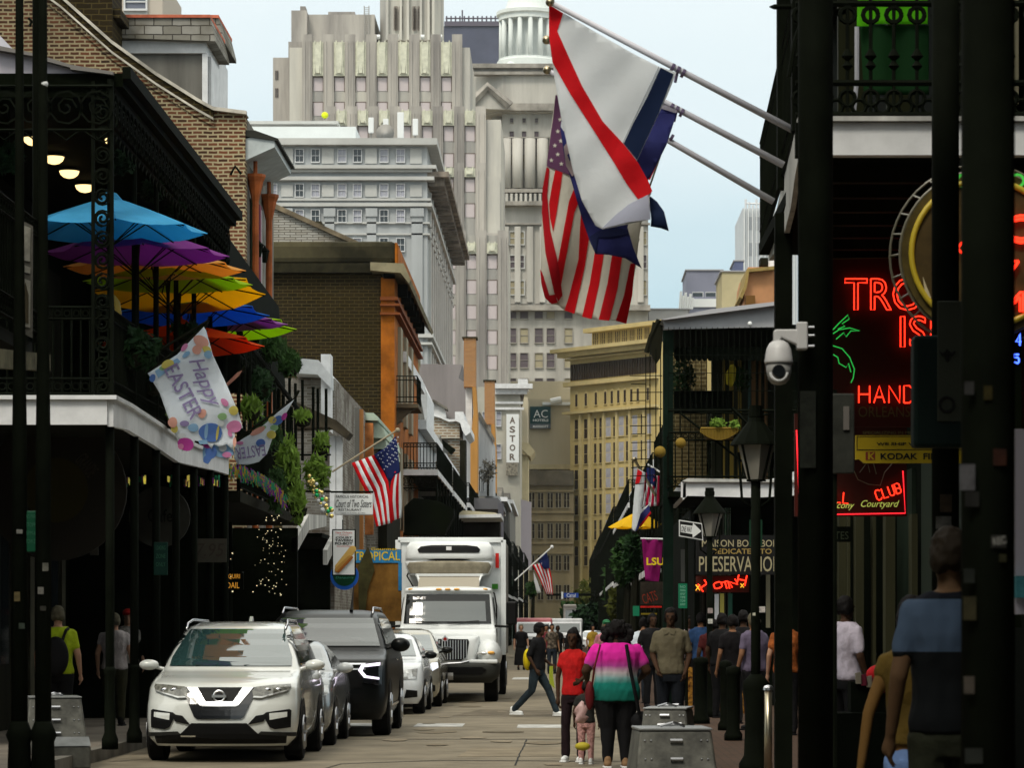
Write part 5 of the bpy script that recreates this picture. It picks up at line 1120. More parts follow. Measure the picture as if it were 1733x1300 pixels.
sparkle("dense column of tiny warm lights between the two galleries on the left", 425, 492, 872, 1010, 51.5, 80, 3, .006); sparkle("thin strand of tiny warm lights left of the dense column", 372, 400, 930, 1005, 50.6, 25, 4, .008)
t = thing("bead_cluster", "hanging cluster of gold and green beads below the trailing plants", "ornament", W(540, 850, 59)); b = MB()
for i in range(46):
    u = r_.random(); p = W(526 + 34 * u + r_.uniform(-6, 6), 812 + 60 * u + r_.uniform(-8, 8), 59); b.mi = r_.choice((0, 0, 0, 1, 2)); b.ell(p, .035 * r_.uniform(.6, 1.4), 8, 6)
b.build("beads", [mat("bead_gold", (.8, .62, .2), .15, .6), mat("bead_green", (.02, .5, .15), .15, .3), SIGNW], t, smooth=True)
# signs under the gallery
t = thing("round_sign", "large dark round bar sign with GRANDE lettering hanging in the shade under the gallery", "sign", W(105, 960, 40)); b = MB(); b.lathe([(.05, -.02), (.92, -.02), (.92, .04), (.05, .04)], W(95, 830, 40), 36, 'y'); b.build("disc", mat("sign_dark", (.02, .017, .012), .8), t)
b = MB(); b.lathe([(.05, -.03), (.42, -.03), (.42, -.018), (.05, -.018)], W(95, 830, 40), 30, 'y'); b.build("centre", mat("sign_ochre_dark", (.035, .03, .008), .8), t); txt(t, "GRANDE", 128, 166, 775, 800, 39.9, mat("letter_dim", (.05, .045, .03)), rot=-.9, bold=.01)
b = MB(); b.tube([W(60, 780, 40), W(60, 700, 40)], .015, 4); b.tube([W(130, 780, 40), W(130, 700, 40)], .015, 4); b.build("chain", IRON, t)
t = thing("oval_sign", "grey oval hanging shop sign behind the gallery posts", "sign", W(270, 915, 46)); b = MB(); b.lathe([(.02, -.02), (.46, -.02), (.46, .04), (.02, .04)], W(270, 875, 46), 28, 'y'); b.build("disc", mat("sign_greygreen", (.045, .045, .035), .7, var=.2), t); txt(t, "Cafe", 250, 292, 862, 884, 45.9, IRON, bold=.01)
b = MB(); b.tube([W(270, 830, 46), W(270, 805, 46)], .012, 4); b.build("chain", IRON, t)
for i, (px0, px1, py0, py1, Y, c_, s_, lab) in enumerate(((40, 74, 865, 935, 22, (.006, .075, .035), ["NO PARKING", "STOPPING", "6PM-6AM", "TOW ZONE"], "green rectangular street notice on the near left pole"), (260, 284, 918, 974, 40, (.006, .035, .025), ["LOADING", "ZONE", "ONLY"], "dim green notice on a gallery post behind the white SUV roof"))):
    t = thing("street_notice", lab, "sign", W((px0 + px1) / 2, py1, Y)); b = MB(); b.box(X(px0, Y), X(px1, Y), Y - .01, Y + .01, Z(py1, Y), Z(py0, Y)); b.build("panel", mat("notice_green_%d" % i, c_, .5), t, bevel=.01)
    for k, s in enumerate(s_): txt(t, s, px0 + 4, px1 - 4, py0 + 6 + k * 14, py0 + 13 + k * 14, Y - .012, mat("notice_letters", (.05, .16, .10)))
for px0, px1, py0, py1, Y, lab in ((328, 383, 912, 952, 47.5, "white menu board hanging behind the posts with handwritten specials"), (152, 166, 873, 940, 42, "narrow pale poster under the gallery near the round sign")):
    t = thing("menu_board", lab, "sign", W((px0 + px1) / 2, py1, Y)); b = MB(); b.box(X(px0, Y), X(px1, Y), Y, Y + .03, Z(py1, Y), Z(py0, Y)); b.build("panel", mat("menu_white_shaded", (.07, .065, .05), .7, var=.2), t)  # white board with the gallery shade put into its colour
    txt(t, "7.95" if px0 > 300 else "Cold", px0 + 4, px1 - 4, py0 + 8, py1 - 10, Y, mat("menu_ink", (.05, .04, .03)), shear=.2)
t = thing("neon_sign", "small amber lit sign reading DAIQUIRI DAIL below the fairy lights", "sign", W(395, 995, 50.5)); AM = mat("amber_glow", (.8, .35, .04), .5, emit=.35); b = MB(); b.box(X(372, 50.6), X(412, 50.6), 50.6, 50.64, Z(998, 50.6), Z(968, 50.6)); b.build("panel", IRON, t)
txt(t, "DAIQUIRI", 374, 406, 972, 981, 50.58, AM); txt(t, "DAIL", 384, 405, 986, 996, 50.58, AM)

# ---- Easter flags
FCOL = {k: mat("print_" + k, v, .8, trans=.3) for k, v in dict(base=(.80, .86, .92), lilac=(.30, .24, .44), pink=(.66, .24, .44), coral=(.74, .38, .30), yellow=(.66, .56, .14), blue=(.10, .20, .52), sky=(.28, .48, .70), green=(.30, .50, .24), magenta=(.48, .06, .32), white=(.72, .76, .78)).items()}
def flag_print(parent, pts, depth, items, base, step=9):
    cl = cloth(parent, "cloth", pts, depth, base, step)
    for i, (kind, mk, dat) in enumerate(items):
        off = .014 + .0035 * (i % 4)
        if kind == 'egg':
            cx, cy, rx, ry, an = dat; P = []
            for k in range(16):
                a = 2 * math.pi * k / 16; x, y = rx * math.cos(a), ry * math.sin(a) * (1 + .12 * math.cos(a)); P.append((cx + x * math.cos(an) - y * math.sin(an), cy + x * math.sin(an) + y * math.cos(an)))
            cloth(cl, "printed_egg", P, depth, FCOL[mk], 7, off, .001)
        elif kind == 'poly': cloth(cl, "printed_patch", dat, depth, FCOL[mk], 9, off, .001)
    return cl
def flag_text(parent, s, c, w_, h_, an, depth, m, off=.03, bold=.01, shear=0):
    vs, fs, es = text_geo(s, bold, shear); V = []; ca, sa = math.cos(an), math.sin(an)
    for u, v in vs:
        x, y = (u - .5) * w_, (.5 - v) * h_; px, py = c[0] + x * ca - y * sa, c[1] + x * sa + y * ca; V.append(W(px, py, depth(px, py) - off))
    b = MB(); b.add(V, fs); return b.build("lettering", m, parent)
dep = lambda x, y: 38.6 + .05 * math.sin((x - y * .45) * .045) + .03 * math.sin(y * .06 + x * .02) + .001 * (x - 330)
ef = thing("flag", "pastel Happy Easter flag with painted eggs hanging on the left gallery", "flag", W(345, 555, 38.6), group="Happy Easter flags on the left gallery")
E = [('egg', 'coral', (340, 578, 14, 10, .6)), ('egg', 'yellow', (350, 592, 8, 6, .6)), ('egg', 'coral', (333, 592, 8, 8, 0)), ('egg', 'yellow', (284, 617, 11, 8, -.3)), ('egg', 'green', (278, 622, 9, 5, -.3)), ('egg', 'pink', (312, 588, 8, 4, -.9)), ('egg', 'blue', (258, 640, 5, 7, .3)), ('egg', 'sky', (352, 600, 7, 7, 0)), ('egg', 'sky', (315, 600, 8, 4, -.7)),
     ('egg', 'coral', (342, 700, 7, 8, .4)), ('egg', 'pink', (380, 681, 8, 5, .8)), ('egg', 'green', (376, 705, 8, 6, 0)), ('egg', 'yellow', (395, 695, 8, 8, 0)), ('egg', 'lilac', (312, 717, 8, 5, 0)), ('egg', 'sky', (327, 724, 9, 7, 0)), ('egg', 'coral', (292, 715, 8, 9, 0)), ('egg', 'yellow', (295, 726, 6, 7, 0)),
     ('egg', 'blue', (356, 732, 20, 16, .1)), ('egg', 'sky', (349, 730, 3, 14, .1)), ('egg', 'yellow', (368, 733, 2.2, 13, .15)), ('egg', 'pink', (396, 722, 13, 10, -.1)), ('egg', 'white', (374, 716, 6, 6, 0)), ('egg', 'magenta', (314, 752, 14, 11, .3)), ('egg', 'pink', (306, 756, 5, 5, .3)), ('egg', 'white', (308, 738, 7, 5, 0)), ('poly', 'sky', [(335, 746), (350, 744), (352, 752), (338, 752)]),
     ('egg', 'pink', (389, 734, 3.5, 6, -.3)), ('egg', 'coral', (397, 748, 3, 8, 0)), ('poly', 'sky', [(262, 628), (300, 606), (306, 612), (268, 640)])]
fo = flag_print(ef, [(345, 553), (349, 560), (360, 600), (384, 652), (404, 700), (411, 724), (403, 728), (396, 722), (398, 745), (393, 762), (384, 752), (372, 757), (362, 752), (358, 760), (350, 750), (330, 746), (327, 755), (308, 764), (300, 745), (284, 705), (270, 665), (250, 632), (300, 600)], dep, E, FCOL['base'])
flag_text(ef, "Happy", (345, 648), 88, 34, R(66), dep, FCOL['lilac'], bold=.004, shear=.35); flag_text(ef, "EASTER", (311, 663), 98, 26, R(62), dep, FCOL['lilac'], bold=.008)
c2 = cloth(ef, "lower_fold", [(345, 748), (372, 740), (392, 735), (396, 770), (380, 776), (362, 772), (352, 786), (344, 782), (343, 765)], lambda x, y: 38.75 + .04 * math.sin(x * .12), FCOL['sky'], 6)
for k, (mk, ex, ey, rx, ry) in enumerate((('blue', 357, 765, 10, 12), ('magenta', 351, 752, 8, 7), ('white', 377, 758, 7, 7), ('pink', 384, 770, 8, 5), ('blue', 350, 778, 6, 7))): cloth(c2, "printed_egg", [(ex + rx * math.cos(a * .524), ey + ry * math.sin(a * .524)) for a in range(12)], lambda x, y: 38.75 + .04 * math.sin(x * .12), FCOL[mk], 7, .012 + .003 * k, .001)
b = MB(); b.tube([W(248, 634, 38.62), W(347, 554, 38.62), W(352, 543, 38.62)], .022, 6); b.tube([W(352, 543, 38.62), (XG, 38.7, Z(620, 38.7))], .018, 6); b.build("pole", DARKWOOD, ef)
dep2 = lambda x, y: 50.6 + .06 * math.sin(x * .07 + y * .05)
ef2 = thing("flag", "second Easter flag, folded upside down, right of the first one", "flag", W(498, 676, 50.6), group="Happy Easter flags on the left gallery")
flag_print(ef2, [(498, 676), (484, 700), (470, 720), (460, 745), (452, 768), (438, 782), (420, 787), (402, 786), (396, 775), (398, 752), (412, 742), (430, 732), (448, 718), (470, 698)], dep2,
           [('egg', 'yellow', (461, 711, 7, 6, 0)), ('egg', 'green', (464, 724, 7, 5, 0)), ('egg', 'yellow', (459, 736, 8, 7, 0)), ('egg', 'magenta', (481, 705, 4, 7, .5)), ('egg', 'blue', (470, 712, 10, 7, -.7)), ('egg', 'coral', (436, 730, 14, 5, -.5)), ('egg', 'blue', (441, 750, 8, 7, 0)), ('egg', 'pink', (406, 750, 6, 3, 0)), ('egg', 'green', (446, 724, 5, 3, -.5))], FCOL['base'], 7)
flag_text(ef2, "EASTER", (424, 765), 50, 20, R(172), dep2, FCOL['lilac'], bold=.008)
b = MB(); b.tube([W(395, 748, 50.7), W(498, 676, 50.7), W(506, 661, 50.7)], .024, 6); b.build("pole", DARKWOOD, ef2)
t = thing("flag_pole", "bare short flag pole with bunting slanting between the two Easter flags", "pole", W(380, 655, 45)); b = MB(); b.tube([W(378, 656, 45), W(415, 622, 45)], .03, 6); b.build("pole", DARKWOOD, t); cloth(t, "furled_cloth", [(380, 652), (402, 630), (410, 627), (405, 636), (384, 655)], lambda x, y: 44.9, FCOL['coral'], 8)

# ---- second gallery stretch with bare iron posts and a pale fence wall
g = thing("gallery", "open iron gallery with tall thin posts between the parasols and the white house", "gallery", (-6.4, 57, 0))
b = MB(); b.box(-7.4, XG + .05, 51.2, 63, 3.72, 3.9); b.build("floor_slab", DARKWOOD, g)
for k in range(13): b = MB(); y = 51.4 + k * .92; b.tube([(XG, y, 3.9), (XG, y, 6.6 - .05 * k)], .035, 6); b.build("post", IRON, g)
b = MB(); rail(b, (XG + .05, 51.2), (XG + .05, 63), 3.9, 1.05, .13); lace(b, (XG, 51.2), (XG, 57), 6.6, .4, .3); b.tube([(XG, 51.2, 6.6), (XG, 63, 6.1)], .05, 6); b.build("railing", IRON, g)
b = MB(); b.box(-7.6, -7.4, 51.2, 65, .15, 6.0); b.build("wall", mat("wall_pale_shade", (.30, .29, .26), .9, var=.3, vscale=1), g)
b = MB(); b.prism([(51, 8.35), (62, 8.1), (63.5, 6.6), (60, 6.2), (58, 7.2), (51, 7.9)], 'x', -7.3, -5.7); b.build("lean_to_roof", DARK, g)
for k in range(5): b = MB(); b.tube([(-6.6, 52 + k * 2.3, .15), (-6.6, 52 + k * 2.3, 3.75)], .05, 6); b.build("ground_post", IRON, g)
b = MB(); b.box(-7.5, -7.35, 50.3, 110, .15, 3.7); b.box(-7.34, -5.5, 64, 64.2, .15, 3.7); b.build("shop_front_and_screen", DARK, g)  # second box is a dark screen added to keep the bay black
b = MB(); b.prism([(64, 3.2), (67, 3.75), (72, 4.0), (72, 4.25), (67, 4.1), (64, 3.5)][::1], 'x', -5.62, -5.5); b.build("curved_fascia", WHITEW, g)

# ---- brick gable with dormers, chimney
g = thing("brick_gable_house", "brown brick gable wall with stepped coping rising to the left behind the gallery", "building", (-10, 66, 0)); Y = 66
gp = [(-60, -120), (60, -35), (105, -2), (190, 74), (265, 128), (335, 172), (362, 187), (418, 194)]
b = MB(); b.prism([(X(p[0], Y), Z(p[1], Y)) for p in gp] + [(X(415, Y), Z(196, Y)), (X(415, Y), .15), (X(-60, Y), .15)], 'y', Y, Y + .4); b.build("gable_wall", BR1, g)
for d0, d1, pr, m_, nm in ((-5, 1, .16, COPE, "coping"), (1, 13, .10, BR2, "brick_band"), (13, 17, .13, COPE, "mortar_band"), (17, 27, .05, BR1, "brick_band")):
    b = MB()
    for p, q in zip(gp, gp[1:]):
        if q[0] > 400 and nm != "coping": continue
        b.prism([(X(p[0], Y), Z(p[1] + d0, Y)), (X(q[0], Y), Z(q[1] + d0, Y)), (X(q[0], Y), Z(q[1] + d1, Y)), (X(p[0], Y), Z(p[1] + d1, Y))], 'y', Y - pr, Y + .02)
    b.build(nm, m_, g)
b = MB(); b.prism([(X(60, Y), Z(-20, Y)), (X(355, Y), Z(192, Y)), (X(415, Y), Z(196, Y)), (X(415, Y), .2), (X(60, Y), .2)], 'y', Y + .4, 72.5); b.build("rear_body", SLATE, g)
b = MB(); b.box(X(112, 67.5), X(190, 67.5), 67.5, 69, Z(100, 67.5), Z(-40, 67.5)); b.box(X(188, 67.5), X(203, 67.5), 67.6, 68.9, Z(28, 67.5), Z(12, 67.5)); b.build("chimney", BR2, g)
b = MB(); b.tube([W(48, 30, 65.8), W(54, 36, 65.8), W(50, 44, 65.8)], .03, 5); b.tube([W(390, 296, 65.85), W(398, 281, 65.85), W(408, 294, 65.85)], .03, 5); b.build("wall_anchor", IRON, g)
for dx, dY, s_ in ((0, 0, 1.0), (14, 6, .9)):
    d = MB(); Yd = 69.5 + dY; L_, R_ = 190 + dx, 362 + dx * 1.2
    d.box(X(L_, Yd), X(345 + dx, Yd), Yd, Yd + 2.4, Z(200, Yd), Z(88, Yd)); do = d.build("dormer", ASH, g)
    d = MB(); d.box(X(L_, Yd), X(350 + dx, Yd), Yd - .12, Yd + 2.4, Z(91, Yd), Z(70, Yd)); d.box(X(343 + dx, Yd), X(352 + dx, Yd), Yd - .1, Yd, Z(190, Yd), Z(91, Yd)); d.box(X(350 + dx, Yd), X(355 + dx, Yd), Yd + .3, Yd + 2.2, Z(190, Yd), Z(91, Yd)); d.build("dormer_trim", WHITEP, do)
    d = MB(); d.prism([(X(L_, Yd), Z(35, Yd)), (X(358 + dx, Yd), Z(33, Yd)), (X(367 + dx, Yd), Z(68, Yd)), (X(367 + dx, Yd), Z(74, Yd)), (X(L_, Yd), Z(68, Yd))], 'y', Yd - .35, Yd + 2.6); d.build("dormer_roof", SHINGLE, do)
    d = MB(); d.box(X(L_, Yd), X(359 + dx, Yd), Yd - .4, Yd + 2.7, Z(35, Yd), Z(30, Yd)); d.build("ridge_tiles", TILE, do)
    for k in range(9): pass
g = thing("pink_tower", "pale pinkish tower top with one dark window behind the tiled dormer", "tower", (X(240, 200), 200, 0)); Y = 200
b = MB(); b.box(X(192, Y), X(275, Y), Y, Y + 10, 0, Z(-40, Y)); b.build("wall", mat("pink_plaster", (.48, .43, .37), .9), g); winp(g, 230, -12, 18, 40, Y, 'sash', FRW, mat("pane_slate", (.12, .13, .17), .3)); b = MB(); b.box(X(210, Y), X(250, Y), Y - .2, Y, Z(30, Y), Z(19, Y)); b.build("sill_panel", STW2, g)

# ---- tan and orange street front right of the gable
g = thing("tan_street_house", "narrow tan street front with orange downpipes right of the brick gable", "building", (-6.8, 69, 0)); XW = X(415, 66)
b = MB(); b.box(XW - 5, XW, 66.41, 70, .15, Z(258, 66)); b.build("wall", TANP, g)
b = MB(); b.prism([(XW, Z(272, 66.2)), (XW + .62, Z(250, 66.2)), (XW + .62, Z(236, 66.2)), (XW + .30, Z(228, 66.2)), (XW, Z(236, 66.2))][::-1], 'y', 66.1, 70.1); b.build("cornice", mat("cornice_pale", (.46, .50, .50), .7, var=.12), g)
b = MB(); b.prism([(XW, Z(232, 66.2)), (XW + .70, Z(240, 66.2)), (XW + .70, Z(236, 66.2)), (XW + .2, Z(222, 66.2)), (XW, Z(222, 66.2))][::-1], 'y', 66.05, 70.2); b.build("gutter", mat("roof_black", (.03, .03, .025), .8), g)
for i, y in enumerate((66.6, 69.7)):
    b = MB(); z = Z(300, 66.6); c = XW + .16; b.lathe([(.07, -.55), (.17, -.1), (.22, 0), (.22, .06)], (c, y, z), 8); b.tube([(c, y, z - .5), (c, y, .2)], .075, 8); b.tube([(c, y, z), (c, y, z + .35)], .05, 6); b.build("downpipe", mat("pipe_orange", (.28, .075, .02), .6, var=.3), g)
for y in (67.4, 68.6):
    b = MB(); b.box(XW, XW + .05, y, y + .6, 5.6, Z(322, 66)); wo = b.build("window", FRW, g)
    b = MB(); b.box(XW + .03, XW + .10, y - .45, y - .02, 5.6, Z(322, 66)); b.build("shutter", SHUT if y < 68 else mat("shutter_wine", (.14, .012, .04), .6), wo)
for i, (px, py) in enumerate(((438, 424), (448, 434))):
    t = thing("wall_lantern", ["upper wall lantern on the tan street front", "lower wall lantern on the tan street front"][i], "lantern", W(px, py, 68 + i * 1.4)); p = W(px, py, 68 + i * 1.4); b = MB(); b.lathe([(.05, -.14), (.10, .1), (.12, .12), (.03, .2), (.01, .25)], p, 6); b.build("lantern", IRON, t); b = MB(); b.tube([p + Vector((0, 0, -.1)), p + Vector((-.2, 0, -.12))], .015, 4); b.build("bracket", IRON, t)

# ---- whitewashed wooden house with porch
g = thing("white_porch_house", "white house with shallow roof and iron posted porch left of the dark brick wall", "building", (-7, 86, 0)); Y = 84
b = MB(); b.box(X(478, Y), X(566, Y), Y, 100, .15, Z(640, Y)); b.build("wall", BR3, g)
b = MB(); b.prism([(X(498, Y - 1), Z(612, Y)), (X(540, Y - 1), Z(616, Y)), (X(560, Y - 1), Z(640, Y)), (X(560, Y - 1), Z(662, Y)), (X(538, Y - 1), Z(640, Y)), (X(498, Y - 1), Z(638, Y))], 'y', Y - 1.2, Y + 6); b.build("porch_roof", mat("white_board", (.55, .57, .58), .7, var=.1), g)
b = MB(); b.box(X(548, Y), X(564, Y), Y - 1.0, Y - .2, Z(735, Y), Z(605, Y)); b.build("corner_board", WHITEP, g)
b = MB(); b.prism([(X(500, Y - 2), Z(735, Y)), (X(500, Y - 2), Z(690, Y)), (X(572, Y - 2), Z(722, Y)), (X(595, Y - 2), Z(742, Y)), (X(588, Y - 2), Z(752, Y)), (X(560, Y - 2), Z(733, Y))], 'y', Y - 2.5, Y - 1.3); b.build("lower_roof", mat("shingle_brown", (.055, .045, .03), .9, var=.4, vscale=2), g)
for px in (563, 574): b = MB(); b.box(X(px - 5, 82), X(px + 5, 82), 82, 82.2, 3.9, Z(738, 82)); b.build("column", WHITEP, g)
b = MB()
for px in (470, 480, 490, 500, 512, 530, 538, 552): b.tube([W(px, 640 + (px % 7) * 3, 70), W(px, 780, 70)], .035, 5)
b.tube([W(470, 770, 70), W(560, 770, 70)], .02, 4); b.build("iron_post", IRON, g)
b = MB(); b.prism([(72.2, 3.1), (75, 3.6), (80, 3.9), (80, 4.15), (75, 3.95), (72.2, 3.45)], 'x', -5.6, -5.5); b.build("fascia", WHITEW, g); b = MB(); b.box(-7.2, -5.62, 72.2, 84, 3.75, 3.85); b.build("balcony_floor", DARK, g); b = MB(); b.box(-7.2, -6.25, 83, 83.2, .15, 3.74); b.build("ground_wall", DARK, g)  # ground wall is a dark screen added to keep the gap black

# ---- dark brick house with orange corner pilaster
g = thing("dark_brick_house", "tall dark brick house with orange corner pilaster and mouldy parapet", "building", (X(560, 110), 110, 0)); Y = 110; XR_ = X(645, Y)
b = MB(); b.box(X(380, Y), XR_, Y, 130, .15, Z(464, Y)); b.build("wall", BR2, g)
XP = X(668, Y); b = MB(); b.box(XR_, XP, Y - .12, 128, .15, Z(470, Y)); b.build("pilaster", ORANGE, g)
b = MB()
for py0, py1, pr in ((503, 509, .12), (515, 519, .2), (530, 534, .2)): b.box(XR_ - .02, XP + pr, Y - .12 - pr, 128, Z(py1, Y), Z(py0, Y))
b.build("pilaster_moulding", mat("orange_dark", (.17, .05, .015), .8), g)
b = MB(); b.box(X(380, Y), X(672, Y), Y - .25, 128.2, Z(447, Y), Z(409, Y)); b.build("parapet", STUC, g, bevel=.2)
b = MB(); b.box(X(669, Y), X(672, Y) + .02, Y - .24, 127, Z(447, Y), Z(412, Y)); b.box(X(672, Y) + .021, X(672, Y) + .05, Y - .2, 127, Z(446, Y), Z(416, Y)); b.build("parapet_cap", ORANGE, g)
b = MB(); b.box(X(380, Y), X(630, Y), Y - .35, Y + .01, Z(463, Y), Z(447, Y)); b.build("string_course", mat("course_black", (.018, .016, .008), .9, var=.4), g)
b = MB(); b.prism([(X(629, Y), Z(462, Y)), (X(629, Y), Z(448, Y)), (X(685, Y), Z(450, Y)), (X(697, Y), Z(478, Y)), (X(694, Y), Z(484, Y)), (X(680, Y), Z(466, Y))][::-1], 'y', Y - .8, 128.5); b.build("cornice", mat("cornice_tan", (.20, .175, .11), .85, var=.35, vscale=.8), g)
b = MB()
for k in range(9): b.box(XR_ + .1 + k * .05, XR_ + .1, Y - .3, Y, Z(472, Y), Z(463, Y))
for k in range(7): b.box(XP, XP + .35, 112 + k * 2.3, 112.4 + k * 2.3, Z(492, Y), Z(470, Y))
b.build("dentil", IRON, g)
b = MB()
for y in (112, 116, 120):
    for z0, z1 in ((9.2, 12.6), (5.2, 8.2)): b = MB(); b.box(XP, XP + .12, y, y + 1.4, z0, z1); b.build("window", BRW, g)
b = MB(); b.box(XP, XP + .8, 111, 114, Z(687, Y), Z(680, Y)); b.prism([(XP, Z(716, Y)), (XP, Z(687, Y)), (XP + .7, Z(687, Y)), (XP + .3, Z(700, Y))], 'y', 111.2, 111.5); bo = b.build("balcony", mat("console_brown", (.09, .07, .045), .8), g)
b = MB(); rail(b, (XP + .75, 111), (XP + .75, 114), Z(680, Y), 1.0, .14, scroll=False); rail(b, (XP, 111), (XP + .75, 111), Z(680, Y), 1.0, .12, scroll=False); b.build("railing", IRON, bo)
g = thing("gable_wall", "whitewashed mottled brick gable with sloping coping behind the mouldy parapet", "building", (X(530, 135), 135, 0)); Y = 135
b = MB(); b.prism([(X(440, Y), Z(328, Y)), (X(470, Y), Z(352, Y)), (X(600, Y), Z(412, Y)), (X(600, Y), Z(440, Y)), (X(440, Y), Z(440, Y))], 'y', Y, Y + .5); b.build("wall", brick("brick_whitewash", (.40, .39, .36), (.30, .28, .24), (.12, .11, .09), .5, .11, .02, stain=(.10, .08, .05), stain_amt=.8, stain_scale=.45), g)
b = MB(); b.prism([(X(440, Y), Z(322, Y)), (X(470, Y), Z(347, Y)), (X(606, Y), Z(409, Y)), (X(600, Y), Z(414, Y)), (X(466, Y), Z(354, Y)), (X(440, Y), Z(333, Y))], 'y', Y - .2, Y + .6); b.build("coping", mat("coping_brown", (.15, .12, .08), .9, var=.5, vscale=1.2), g)
b = MB(); b.box(X(505, Y), X(538, Y), Y + 2, Y + 4, 12, Z(364, Y)); b.build("chimney", STUC, g)
b = MB(); b.prism([(X(458, 134), 12), (X(458, 134), Z(430, 134)), (X(478, 134), Z(430, 134))], 'y', 133, 134); b.build("roof_flashing", STUC, g)

def ppoly(g, name, pts, Y, m, d=.6): b = MB(); b.prism([(X(p[0], Y), Z(p[1], Y)) for p in pts], 'y', Y, Y + d); return b.build(name, m, g)
def pbox(g, name, L, T, R_, Bm, Y, m, d=4): b = MB(); b.box(X(L, Y), X(R_, Y), Y, Y + d, Z(Bm, Y), Z(T, Y)); return b.build(name, m, g)
g = thing("pale_green_house", "low house with pale green moulded cornice at the foot of the dark brick wall", "building", (X(610, 98), 98, 0)); PG = mat("cornice_green", (.36, .44, .36), .7, var=.15, vscale=2)
ppoly(g, "cornice", [(562, 697), (632, 699), (640, 706), (640, 712), (562, 709)], 97.2, PG, 9); ppoly(g, "cornice", [(562, 709.2), (636, 712.2), (650, 726), (653, 742), (562, 738)], 97.6, PG, 9); ppoly(g, "frieze", [(562, 738.2), (652, 742.2), (655, 760), (562, 760)], 98, PG, 8)
pbox(g, "wall", 562, 760, 640, 1063, 98.2, BR3, 8); ppoly(g, "side_strip", [(640.5, 742), (655, 760), (655, 1063), (640.5, 1063)], 98.1, DARKWOOD, 8); pbox(g, "orange_pier", 617, 716, 631, 905, 97, mat("pier_orange", (.36, .13, .04), .85, var=.4, vscale=3), .4); pbox(g, "window", 570, 775, 590, 860, 98, DARK, .19); pbox(g, "window", 598, 775, 612, 860, 98, DARK, .19)
# ---- houses beyond, down to the end of the street
g = thing("grey_roof_house", "house with a curved grey metal roof and small white dormer in the middle distance", "building", (X(745, 230), 230, 0)); ppoly(g, "roof", [(700, 620), (706, 616), (782, 617), (776, 640), (790, 650), (790, 720), (700, 720)], 230, mat("roof_grey_ribs", (.22, .20, .20), .7, var=.2, vscale=.5, streak=True), 12); pbox(g, "wall", 700, 715, 800, 1063, 231, CLAP, 10)
ppoly(g, "dormer", [(723, 706), (723, 690), (733, 679), (752, 688), (755, 706)], 228, WHITEP, 1); ppoly(g, "dormer_roof", [(720, 690), (733, 676), (757, 690), (757, 694), (733, 680), (721, 693)], 227.6, SLATE, 2)
g = thing("white_gable_house", "tall blank white wall with sloping top right of the orange pilaster", "building", (X(711, 150), 150, 0)); ppoly(g, "wall", [(690, 600), (702, 620), (723, 665), (723, 740), (690, 740)], 150, WHITEP, 8); pbox(g, "lower_wall", 690, 740, 723, 1063, 150.5, CLAP, 8)
pbox(g, "cornice_stack", 688, 592, 707, 612, 148, mat("cornice_stone_brown", (.17, .15, .10), .9, var=.5, vscale=.8), 3); ppoly(g, "cornice_fascia", [(684, 612), (707, 612), (706, 640), (700, 655), (694, 700), (684, 700)], 147, mat("brick_yellowbrown", (.22, .17, .08), .9, var=.3, vscale=2), 2)
g = thing("parapet_house", "small brick house with curved whitewashed parapet and white cornice end", "building", (X(750, 175), 175, 0)); Y = 175
ppoly(g, "wall", [(722, 700), (745, 706), (760, 713), (778, 712), (778, 742), (722, 742)], Y, brick("brick_pale", (.34, .22, .12), (.22, .14, .09), (.46, .43, .36), .5, .16, .05), 6); ppoly(g, "coping", [(720, 697), (745, 703), (760, 710), (782, 709), (782, 713), (759, 714), (744, 707), (720, 701)], Y - .3, WHITEP, .8)
ppoly(g, "cornice", [(770, 697), (784, 697), (786, 710), (796, 722), (796, 732), (788, 738), (782, 728), (779, 716), (770, 712)], Y - .6, WHITEP, 8); ppoly(g, "side_brick", [(758, 742), (782, 742), (782, 850), (758, 845)], Y + .3, MATS["brick_pale"], 6); pbox(g, "ground_wall", 722, 742, 762, 1063, Y + 1, CLAP, 6)
pbox(g, "shadow_strip", 778, 745, 788, 850, Y - .2, DARKWOOD, 2); ppoly(g, "balcony_underside", [(722, 742), (745, 742), (770, 760), (762, 768), (745, 750), (722, 746)], Y - 1.5, DARK, 1.5)  # narrow dark slab draws the shadow beside the side brick
for i, (L_, R_, T_, Yc_, st, lab) in enumerate((((785), 805, 572, 215, 655, "tall orange brick chimney wall, left and higher of two"), (820, 837, 645, 265, 718, "shorter orange brick chimney wall right of the tall one"))):
    g = thing("chimney_wall", lab, "chimney", (X(L_, Yc_), Yc_, 0), group="orange chimney walls"); pbox(g, "stack", L_, T_, R_, st, Yc_, BR4, 2); b = MB(); b.box(X(L_, Yc_) - .12, X(R_, Yc_) + .12, Yc_ - .12, Yc_ + 2, Z(T_, Yc_), Z(T_ - 2, Yc_)); b.build("cap", STUC, g)
    ppoly(g, "party_wall", [(R_ - 6, st), (R_, st), (R_ + 3, st + 50), (R_ + 3, 834), (R_ - 9, 832), (R_ - 9, st + 90), (R_ - 4, st + 45)], Yc_ - .5, mat("wall_ochre", (.40, .20, .055), .9, var=.25, vscale=.6, streak=True), 3); pbox(g, "foot", R_ - 9, 830, R_ + 3, 1063, Yc_ + .5, DARK, 2)
    ppoly(g, "white_wall", [(L_ + 3, st), (L_ + 14, st - 4), (R_ - 6, st + 2), (R_ - 6, st + 90), (L_ + 3, st + 60)], Yc_ + .6, WHITEP, 3)
